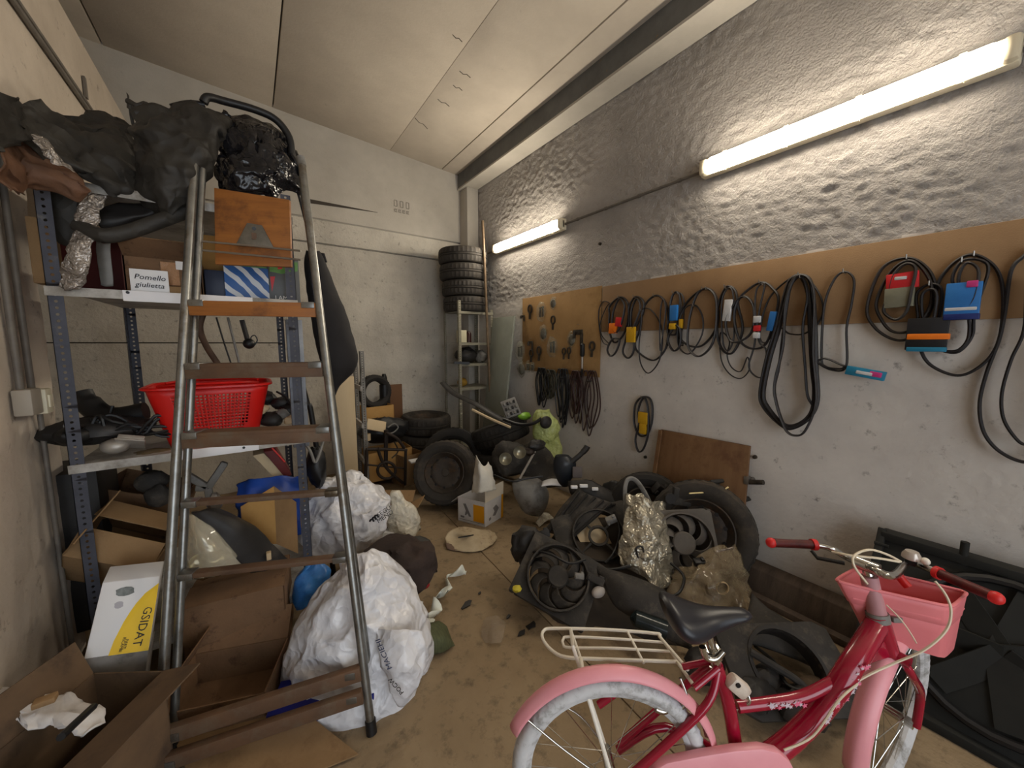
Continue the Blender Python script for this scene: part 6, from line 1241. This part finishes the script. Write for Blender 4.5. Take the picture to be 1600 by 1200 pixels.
# loose cables and small pieces over the heap
for k, (pts, r, lb) in enumerate([
    ([(812, 872, 2.3), (835, 862, 2.2), (860, 866, 2.12), (890, 880, 2.08), (915, 874, 2.1)], .007, 'thin black cable lying over the nearest fan'),
    ([(900, 858, 2.4), (925, 882, 2.25), (955, 890, 2.15), (985, 884, 2.12)], .009, 'black hose between the fans and the silver pouch'),
    ([(960, 800, 2.6), (968, 830, 2.5), (960, 862, 2.38), (945, 880, 2.28)], .008, 'black wire falling left of the silver pouch'),
    ([(1048, 880, 2.2), (1068, 900, 2.12), (1062, 925, 2.06), (1040, 935, 2.02)], .008, 'black cable curling before the grey fan'),
    ([(772, 742, 3.2), (800, 752, 3.1), (822, 748, 3.1), (848, 744, 3.1)], .008, 'black cable behind the grey square cover'),
    ([(1180, 1010, 1.8), (1210, 1035, 1.66), (1230, 1070, 1.55), (1265, 1082, 1.5)], .008, 'dark cable across the arched shroud')]):
    MB().tube(CR([tuple(dp(*p)) for p in pts], 6), r, 7).build('loose_cable', m_black, label=lb, cat='cable')
for k, (x, y, c, w_, h_, d_, mm, lb) in enumerate([
    (955, 812, 2.5, .07, .04, .04, m_greyp, 'small grey bracket block on the empty shroud'), (848, 835, 2.45, .09, .05, .05, m_dark, 'dark relay block left of the grille panel'),
    (1092, 880, 2.2, .06, .05, .04, m_black, 'black relay block beside the grey fan'), (905, 900, 2.02, .05, .03, .03, m_greyp, 'small grey connector at the right of the nearest fan'),
    (1105, 802, 2.45, .12, .03, .05, m_dusty, 'flat dusty clip under the gear bezel'), (930, 905, 2.08, .10, .04, .03, m_dusty, 'dusty duct piece between fan and bumper corner'), (1030, 765, 2.7, .08, .08, .06, m_dark, 'dark block behind the loop bracket')]):
    M = frame(dp(x, y, c), -FW + UP * .4 * (1 if k % 2 else -1), RT + UP * (.5 - .2 * k)); b = MB(); b.box((0, 0, 0), (w_, h_, d_), M); b.box((w_ * .3, h_ * .5, 0), (w_ * .3, h_ * .5, d_ * .6), M); b.box((-w_ * .35, -h_ * .2, d_ * .5), (w_ * .2, h_ * .4, d_ * .5), M)
    b.build('plastic_block', mm, label=lb, cat='car part', bevel=.004)
# ================================================================== child's bicycle
CB = 1.114; KS = CB / 1.02
def bdp(x, y, c): return dp(x, y, c * KS)
def bp(x, y, o=0.0): return dp(x, y, CB) + BN * o        # point in the bicycle's middle plane, o metres towards the viewer
BD = RT.copy(); BN = -Vector((FW.x, FW.y, 0)).normalized()
HUBR = bp(952, 1196)
RW = .292
m_pink = mat('pink_plastic', (234, 160, 168), (226, 148, 158), scale=5, rough=.35)
m_crim = mat('crimson_paint', (158, 10, 46), (136, 6, 38), scale=4, rough=.22, coat=.6)
m_tyrew = mat('grey_white_tyre', (210, 210, 212), (188, 188, 190), scale=16, rough=.75, dirt=(120, 116, 108), dscale=16, dlev=(.5, .7))
m_rackw = mat('white_enamel', (236, 230, 218), rough=.35)
m_chr = mat('chrome', (196, 194, 188), rough=.16, metal=1)
m_bask = mat('pink_basket', (222, 126, 130), (212, 114, 120), scale=5, rough=.5)
m_grip = mat('dark_red_grip', (96, 20, 18), (54, 16, 14), scale=40, rough=.5)
m_redc = mat('red_plastic_cap', (206, 40, 40), rough=.4)
m_sad = mat('saddle_vinyl', (28, 28, 34), (36, 36, 42), scale=8, rough=.35)
m_cable = mat('cream_cable', (214, 200, 176), rough=.5)
bike = thing('child_bicycle', 'small crimson and pink bicycle with basket in the foreground', 'bicycle', (HUBR.x + BD.x * .45, HUBR.y + BD.y * .45, 0))
def BT(pts, r, name, m, n=12, sub=5, parent=bike, offs=None):
    P = [tuple(bp(*p)) for p in pts]; cl = CR(P, sub) if len(P) > 2 else P
    return MB().tube(cl, r * KS, n).build(name, m, parent)
def wheel(c, ax, name):
    """tyre, rim, spokes, hub: axis ax"""
    M = frame(c, ax, (0, 0, 1)); b = MB(); vs_ = []
    n = 120; rt = .024; prof = [(RW - .048 + rt * (1 - math.cos(0)) , 0)]
    sec = [(RW - .024 + .024 * math.cos(a), .023 * math.sin(a)) for a in [2 * math.pi * k / 14 for k in range(14)]]
    for k in range(n):
        a = 2 * math.pi * k / n
        for j, (r, z) in enumerate(sec):
            rr = r
            if r > RW - .02: rr = r - (.004 if (k + (j % 2)) % 2 else 0)
            vs_.append((rr * math.cos(a), rr * math.sin(a), z))
    ns = len(sec); b.add(vs_, [(k * ns + j, k * ns + (j + 1) % ns, ((k + 1) % n) * ns + (j + 1) % ns, ((k + 1) % n) * ns + j) for k in range(n) for j in range(ns)], M)
    ty = b.build(name + '_tyre', m_tyrew, bike, ang=30)
    b = MB(); ri = RW - .046; b.lathe([(ri, -.013), (ri + .008, -.014), (ri + .008, .014), (ri, .013), (ri - .012, .007), (ri - .012, -.007)], 56, M, True); b.build(name + '_rim', m_tyrew, bike)
    MB().tube([M @ Vector((0, 0, -.05)), M @ Vector((0, 0, .05))], .016, 14).build(name + '_hub', m_chr, bike)
    for k in range(20):
        a = 2 * math.pi * k / 20; s_ = .028 if k % 2 else -.028; a0 = a + (.9 if (k // 2) % 2 else -.9)
        MB().tube([M @ Vector((.016 * math.cos(a0), .016 * math.sin(a0), s_)), M @ Vector((ri * math.cos(a), ri * math.sin(a), 0))], .0014, 5).build('spoke', m_chr, bike)
    return M
def fender(c, ax, a0, a1, name, r=RW + .034, w_=.026, n=28):
    M = frame(c, ax, (0, 0, 1)); rows = []
    for k in range(n):
        a = a0 + (a1 - a0) * k / (n - 1); rows.append([tuple(M @ Vector(((r - .014 * (z / w_) ** 2 * 1.6) * math.cos(a), (r - .014 * (z / w_) ** 2 * 1.6) * math.sin(a), z))) for z in [-w_, -w_ * .6, 0, w_ * .6, w_]])
    return loft(rows, 1, 2).build(name, m_pink, bike, solid=.003)
wheel(HUBR, BN, 'rear')
# frame() uses x = up, y = z cross x ; for axis BN: y points to the left of the picture or right: find sign
My = frame(HUBR, BN, (0, 0, 1)); sgn = 1 if (My @ Vector((0, 1, 0)) - HUBR).dot(BD) > 0 else -1
fender(HUBR, BN, sgn * -1.15, sgn * 1.35, 'rear_mudguard')
# front end
FORK_T = bdp(1392, 990, 1.08)
SD = Vector((.99, -.10, 0)).normalized(); SB = Vector((-.10, -.99, 0)).normalized()      # steering direction and handlebar direction
HUBF = Vector((HUBR.x, HUBR.y, 0)) + BD * .80; HUBF = Vector((FORK_T.x + SD.x * .12, FORK_T.y + SD.y * .12, HUBR.z))
wheel(HUBF, SB, 'front')
Mf = frame(HUBF, SB, (0, 0, 1)); sgf = 1 if (Mf @ Vector((0, 1, 0)) - HUBF).dot(SD) > 0 else -1
fender(HUBF, SB, sgf * -1.7, sgf * .9, 'front_mudguard', w_=.03)
# frame tubes
BT([(1118, 1038), (1138, 1100), (1152, 1185), (1155, 1215)], .018, 'seat_tube', m_crim)
BT([(1152, 1104), (1200, 1098), (1255, 1088), (1305, 1064)], .0155, 'top_tube', m_crim)
HT1 = bdp(1372, 965, 1.075); HT0 = bdp(1388, 1018, 1.075)
P = [tuple(bp(1160, 1205)), tuple(bp(1225, 1165)), tuple(bp(1285, 1105)), tuple(bp(1330, 1040)), tuple(HT1 + Vector((0, 0, -.02)))]
MB().tube(CR(P, 6), .03, 14).build('down_tube', m_crim, bike)
MB().tube([HT1 + (HT1 - HT0) * .1, HT0], .028, 14).build('head_tube', m_crim, bike)
b = MB(); q0, q1, q2 = HT1 + Vector((0, 0, -.015)), HT0, bp(1335, 1035); n_ = BN * .016
b.add([q0 + n_, q1 + n_, q2 + n_, q0 - n_, q1 - n_, q2 - n_], [(0, 1, 2), (5, 4, 3), (0, 3, 4, 1), (1, 4, 5, 2), (2, 5, 3, 0)]); b.build('head_gusset', m_crim, bike)
for s_ in (1, -1):
    o = .045 * s_
    BT([(1118, 1042, o * .3), (1095, 1078, o * .9), (1040, 1130, o), (975, 1188, o)], .0105, 'seat_stay', m_crim)
    BT([(1155, 1206, o * .6), (1050, 1160 if s_ < 0 else 1204, o), (972, 1198, o)], .0115, 'chain_stay', m_crim)
    BT([(1118, 1038, o * .3), (1075, 1058, o * .8)], .009, 'upper_stay', m_crim)
# floral decals on the tubes
m_dec = mat('silver_decal', (206, 190, 200), rough=.4); m_dec2 = mat('rose_decal', (222, 110, 140), rough=.4)
rnd = random.Random(11)
for (x0, y0, x1, y1, n_, o) in [(1345, 1020, 1290, 1085, 16, .031), (1330, 1050, 1275, 1115, 12, .03), (1195, 1098, 1250, 1092, 12, .0175)]:
    for k in range(n_):
        f = rnd.random(); c = bp(x0 + (x1 - x0) * f + rnd.uniform(-4, 4), y0 + (y1 - y0) * f + rnd.uniform(-4, 4), o); s_ = rnd.uniform(.006, .012); M = frame(c, BN, RT)
        MB().prism([(s_ * (1 if j % 2 else .45) * math.cos(j * .628), s_ * (1 if j % 2 else .45) * math.sin(j * .628)) for j in range(10)], .0008, M).build('flower_decal', m_dec if k % 3 else m_dec2, bike)
# saddle
sd = [(1038, 940, .0), (1060, 948, 0), (1095, 955, 0), (1135, 955, 0), (1172, 955, 0)]
rows = []
for (x, yt, yb, hw) in [(1037, 940, 952, .03), (1046, 937, 975, .075), (1062, 942, 990, .085), (1085, 949, 994, .07), (1110, 952, 988, .045), (1140, 952, 976, .03), (1162, 953, 968, .024), (1172, 957, 963, .012)]:
    ct = bp(x, yt); cb_ = bp(x, yb); h_ = ct.z - cb_.z; rows.append([tuple(Vector((ct.x, ct.y, cb_.z)) + BN * (hw * math.cos(a)) + Vector((0, 0, h_ * (.5 + .5 * math.sin(a))))) for a in [2 * math.pi * k / 12 for k in range(12)]])
b = loft(rows, 4, 3, 0, 6, 0, True); b.f.append(tuple(range(35, -1, -1))); b.f.append(tuple(range(len(b.v) - 36, len(b.v)))); b.build('saddle', m_sad, bike)
BT([(1104, 985), (1112, 1012), (1118, 1040)], .013, 'seat_post', m_chr)
clm = BT([(1092, 1002, .02), (1098, 1018, .02), (1112, 1020, .02), (1124, 1008, .02)], .009, 'seat_clamp', m_chr)
BT([(1112, 1012), (1118, 1028)], .019, 'seat_collar', m_chr)
# white dynamo/lock on the seat tube
M = frame(bp(1146, 1062, .02), BN, RT * .75 - UP * .65)
MB().box((0, 0, 0), (.07, .045, .035), M).build('frame_lock', mat('white_scuffed', (222, 210, 196), (170, 150, 136), scale=14, rough=.5), bike, bevel=.012)
MB().tube([M @ Vector((-.02, .008, .0)), M @ Vector((-.02, .008, .02))], .007, 10).build('lock_hole', m_black, bike); MB().tube([M @ Vector((.035, -.01, 0)), M @ Vector((.05, -.012, 0))], .008, 8).build('lock_key', m_chr, bike)
BT([(1163, 1075), (1168, 1092, .01), (1152, 1108), (1148, 1118)], .004, 'lock_rod', m_chr)
# rack
def rk(x, y, o): return bp(x, y, 0) + BN * o
# rack lies in a horizontal plane z = ZR; four long rods given by their picture ends
ZR = .507
def rf(x, y): d = ray(x, y); return EYE + d * ((ZR - EYE.z) / d.z)
m = m_rackw
outer = [(1060, 1034), (940, 1030), (885, 1027), (862, 1016), (848, 998), (850, 985), (868, 982), (950, 984), (1025, 990), (1032, 996), (1060, 1034)]
MB().tube([rf(*p) for p in CR(outer, 4)], .0055, 8).build('rack_outer_rod', m, bike)
inner = [(1050, 1018), (960, 1013), (890, 1012), (880, 1006), (880, 999), (890, 995), (960, 998), (1040, 1004)]
MB().tube([rf(*p) for p in CR(inner, 4)], .0045, 8).build('rack_inner_rod', m, bike)
MB().tube([rf(981, 988), rf(1006, 1036)], .0045, 8).build('rack_cross_rod', m, bike); MB().tube([rf(892, 984), rf(908, 1030)], .0045, 8).build('rack_cross_rod', m, bike)
a = rf(908, 1030); MB().tube([a, bp(912, 1062, .03), bp(952, 1194, .05)], .006, 8, sec=(1, 1)).build('rack_stay', m, bike)
a = rf(892, 984); MB().tube([a, bp(899, 1030, -.05), bp(952, 1194, -.05)], .006, 8).build('rack_stay', m, bike)
MB().tube([rf(1058, 1034), bp(1080, 1063, .02)], .0055, 8).build('rack_front_stay', m, bike); MB().tube([rf(1030, 994), bp(1082, 1060, -.03)], .0055, 8).build('rack_front_stay', m, bike)
BT([(822, 1105, .035), (880, 1150, .04), (950, 1198, .045)], .003, 'mudguard_stay', m_chr)
BT([(866, 1112, -.035), (910, 1140, -.04), (950, 1190, -.045)], .003, 'mudguard_stay', m_chr)
# brake caliper and cables
BT([(1058, 1050, .02), (1066, 1075, .03), (1058, 1092, .03), (1040, 1096, .03)], .004, 'brake_cable', m_chr)
BT([(1018, 1092, .03), (1030, 1096, .03), (1040, 1090, .03)], .008, 'brake_caliper', m_chr)
# far side pedal crank and stabiliser arm
BT([(945, 1142, -.08), (1008, 1096, -.08)], .011, 'far_stay', m_crim); MB().box((0, 0, 0), (.045, .03, .03), frame(bp(973, 1080, -.07), BN, RT)).build('reflector', mat('brown_reflector', (110, 40, 26), rough=.3), bike, bevel=.004)
BT([(978, 1088, -.07), (998, 1104, -.07)], .007, 'reflector_bracket', m_black)
# chain guard
cg = [(1000, 1200), (1006, 1178), (1012, 1168), (1030, 1158), (1080, 1148), (1130, 1140), (1170, 1137), (1196, 1143), (1212, 1156), (1222, 1176), (1225, 1200), (1220, 1226), (1190, 1244), (1130, 1240), (1060, 1232), (1005, 1228), (1012, 1215)]
b = MB(); P = [bp(x, y, .06) for x, y in cg]; Q = [bp(x, y, .035) for x, y in cg]; n_ = len(P); ctr = bp(1110, 1190, .068); b.add(P + Q + [ctr], [tuple(range(2 * n_ - 1, n_ - 1, -1))] + [(i, (i + 1) % n_, 2 * n_) for i in range(n_)] + [(i, i + n_, (i + 1) % n_ + n_, (i + 1) % n_) for i in range(n_)]); b.build('chain_guard', m_pink, bike, bevel=.006, ang=35)
MB().lathe([(0, .012), (.03, .012), (.032, 0)], 24, frame(bp(1178, 1202, .064), BN, RT)).build('crank_cap', m_black, bike); MB().lathe([(0, .004), (.005, .003), (.006, 0)], 10, frame(bp(1027, 1183, .062), BN, RT)).build('guard_screw', m_chr, bike)
BT([(1178, 1202, .075), (1215, 1260, .085)], .010, 'crank_arm', m_chr)
MB().box((0, 0, 0), (.08, .05, .025), frame(bp(1218, 1266, .13), UP, RT)).build('pedal', m_black, bike, bevel=.004)
# fork, stem and handlebar
for s_ in (-1, 1):
    MB().tube(CR([tuple(HT0 + SB * .03 * s_), tuple(HT0 + SB * .052 * s_ + SD * .02 + Vector((0, 0, -.05))), tuple(HUBF + SB * .055 * s_ + Vector((0, 0, .12))), tuple(HUBF + SB * .055 * s_)], 5), .012, 10).build('fork_blade', m_crim, bike)
MB().tube([HT0 - SB * .05 + Vector((0, 0, -.0)), HT0 + SB * .05], .017, 10).build('fork_crown', m_crim, bike)
ST = bdp(1354, 884, 1.09); MB().tube([HT1, HT1 + (ST - HT1) * .15, HT1 + (ST - HT1) * .8], [.027, .0235, .0225], 14).build('stem_sleeve', mat('dull_pink_sleeve', (176, 128, 132), rough=.6), bike)
MB().tube([HT1 + (ST - HT1) * -.06, HT1 + (ST - HT1) * .1], .029, 14).build('headset', m_greyp, bike)
MB().tube([HT1 + (ST - HT1) * .5, ST], .014, 12).build('stem', m_chr, bike); MB().tube([ST - SB * .03, ST + SB * .03], .02, 12).build('stem_clamp', m_chr, bike)
GL = fl(1205, 848, 0.780); GR = fl(1556, 934, 0.780)
hb = [GL, fl(1275, 852, 0.780), fl(1300, 858, 0.775), fl(1325, 872, 0.753), ST, ST + SB * .06 + Vector((0, 0, .0)), fl(1420, 880, 0.731), fl(1462, 893, 0.764), GR]
bar = MB().tube([Vector(p) for p in CR([tuple(p) for p in hb], 6)], .0115, 12); bar.build('handlebar', m_chr, bike)
for A_, B2, nm in [(GL, fl(1272, 851, 0.780), 'l'), (GR, fl(1465, 895, 0.766), 'r')]:
    MB().tube([A_, A_ + (B2 - A_) * .5, B2], [.0165, .0155, .0165], 12).build('grip', m_grip, bike); MB().ball(A_, (.019, .019, .019), 14, 10).build('grip_end', m_redc, bike); MB().tube([B2 - (B2 - A_) * .06, B2 + (B2 - A_) * .04], .021, 12).build('grip_collar', m_redc, bike)
q = fl(1268, 860, 0.769); MB().tube([q, q + (SB * .02 - Vector((0, 0, .02))), q + SB * .09 + SD * .03 - Vector((0, 0, .012))], .007, 8).build('brake_lever', m_black, bike)
q = fl(1398, 900, 0.731); MB().tube(CR([tuple(q + Vector((0, 0, .02))), tuple(q + SB * .02 + Vector((0, 0, -.005))), tuple(q + SB * .035 - Vector((0, 0, .02)))], 4), .013, 10).build('red_clip', m_redc, bike)
# bell
q = fl(1424, 872, 0.769); MB().lathe([(0, .03), (.018, .026), (.026, .012), (.027, 0), (.02, -.004)], 20, frame(q, (0, 0, 1), SB)).build('bell_dome', mat('milky_bell', (196, 186, 176), rough=.25, metal=.4), bike)
MB().ball(q + SB * .035 + Vector((0, 0, .006)), (.013, .013, .013), 12, 8).build('bell_knob', m_rackw, bike); MB().box(q - Vector((0, 0, .015)), (.03, .03, .015)).build('bell_base', m_black, bike, bevel=.003)
# cables
def CBL(pts, r=.0035): MB().tube(CR([tuple(bdp(*p)) for p in pts], 6), r, 6).build('control_cable', m_cable, bike)
CBL([(1355, 912, 1.05), (1335, 885, 1.05), (1335, 868, 1.06), (1358, 859, 1.07), (1385, 866, 1.07), (1408, 878, 1.06)])
CBL([(1300, 862, 1.12), (1330, 868, 1.08), (1370, 872, 1.06), (1405, 878, 1.05)])
CBL([(1461, 908, 1.0), (1478, 930, .98), (1486, 955, .97), (1478, 985, .97), (1445, 1015, .98), (1400, 1035, 1.0), (1360, 1053, 1.0), (1330, 1070, 1.0)])
CBL([(1385, 945, 1.02), (1405, 965, 1.0), (1420, 985, 1.0), (1432, 1005, 1.0)], .002)
CBL([(1340, 1068, .99), (1310, 1095, .98), (1270, 1150, .985), (1225, 1172, .98)], .003)
# basket: built from its picture corners, real box in front of the handlebar
def bk(x, y, c): return bdp(x, y, c)
T = [bk(1306, 908, 1.10), bk(1484, 948, 1.02), bk(1510, 925, 1.16), bk(1345, 886, 1.26)]
Bt = [bk(1350, 990, 1.12), bk(1474, 1028, 1.06), bk(1492, 1010, 1.17), bk(1372, 978, 1.24)]
rows = []
def ringb(C4, r=.16):
    out = []
    for i in range(4):
        a, b2, c2 = C4[i - 1], C4[i], C4[(i + 1) % 4]; out += [b2 + (a - b2) * r, b2 + (a - b2) * r * .25 + (c2 - b2) * r * .25, b2 + (c2 - b2) * r]
    return [tuple(p) for p in out]
mid = [Bt[i] + (T[i] - Bt[i]) * .62 for i in range(4)]; rim = [T[i] + (T[i] - (T[0] + T[1] + T[2] + T[3]) / 4) * .03 for i in range(4)]
b = loft([ringb(Bt), ringb(mid), ringb([mid[i] + (T[i] - mid[i]) * .02 + (T[i] - (T[0] + T[1] + T[2] + T[3]) / 4) * .02 for i in range(4)]), ringb(rim)], 3, 3, 0, 1, 0, True)
b.f.append(tuple(range(36))); bkt = b.build('basket', m_bask, bike, solid=.005, ang=35)
MB().tube([Vector(p) for p in CR(ringb(rim), 3, True)], .005, 8, True).build('basket_rim', m_bask, bike)
m0 = (mid[0] * .55 + mid[1] * .45) + (Bt[0] - mid[0]) * .15; MB().box((0, 0, 0), (.03, .012, .016), frame(m0 - FW * .012, UP, RT)).build('basket_buckle', m_greyp, bike, bevel=.003)
for i, j in ((0, 1), (1, 2)):
    pa, pb = mid[i] * .7 + T[i] * .3, mid[j] * .7 + T[j] * .3; MB().tube([pa + (pb - pa) * .08 - FW * .004, pa + (pb - pa) * .92 - FW * .004], .003, 6).build('basket_ridge', m_bask, bike)
# side stand
BT([(1150, 1205, .03), (1128, 1285, .1), (1118, 1330, .13)], .008, 'kickstand', m_chr)
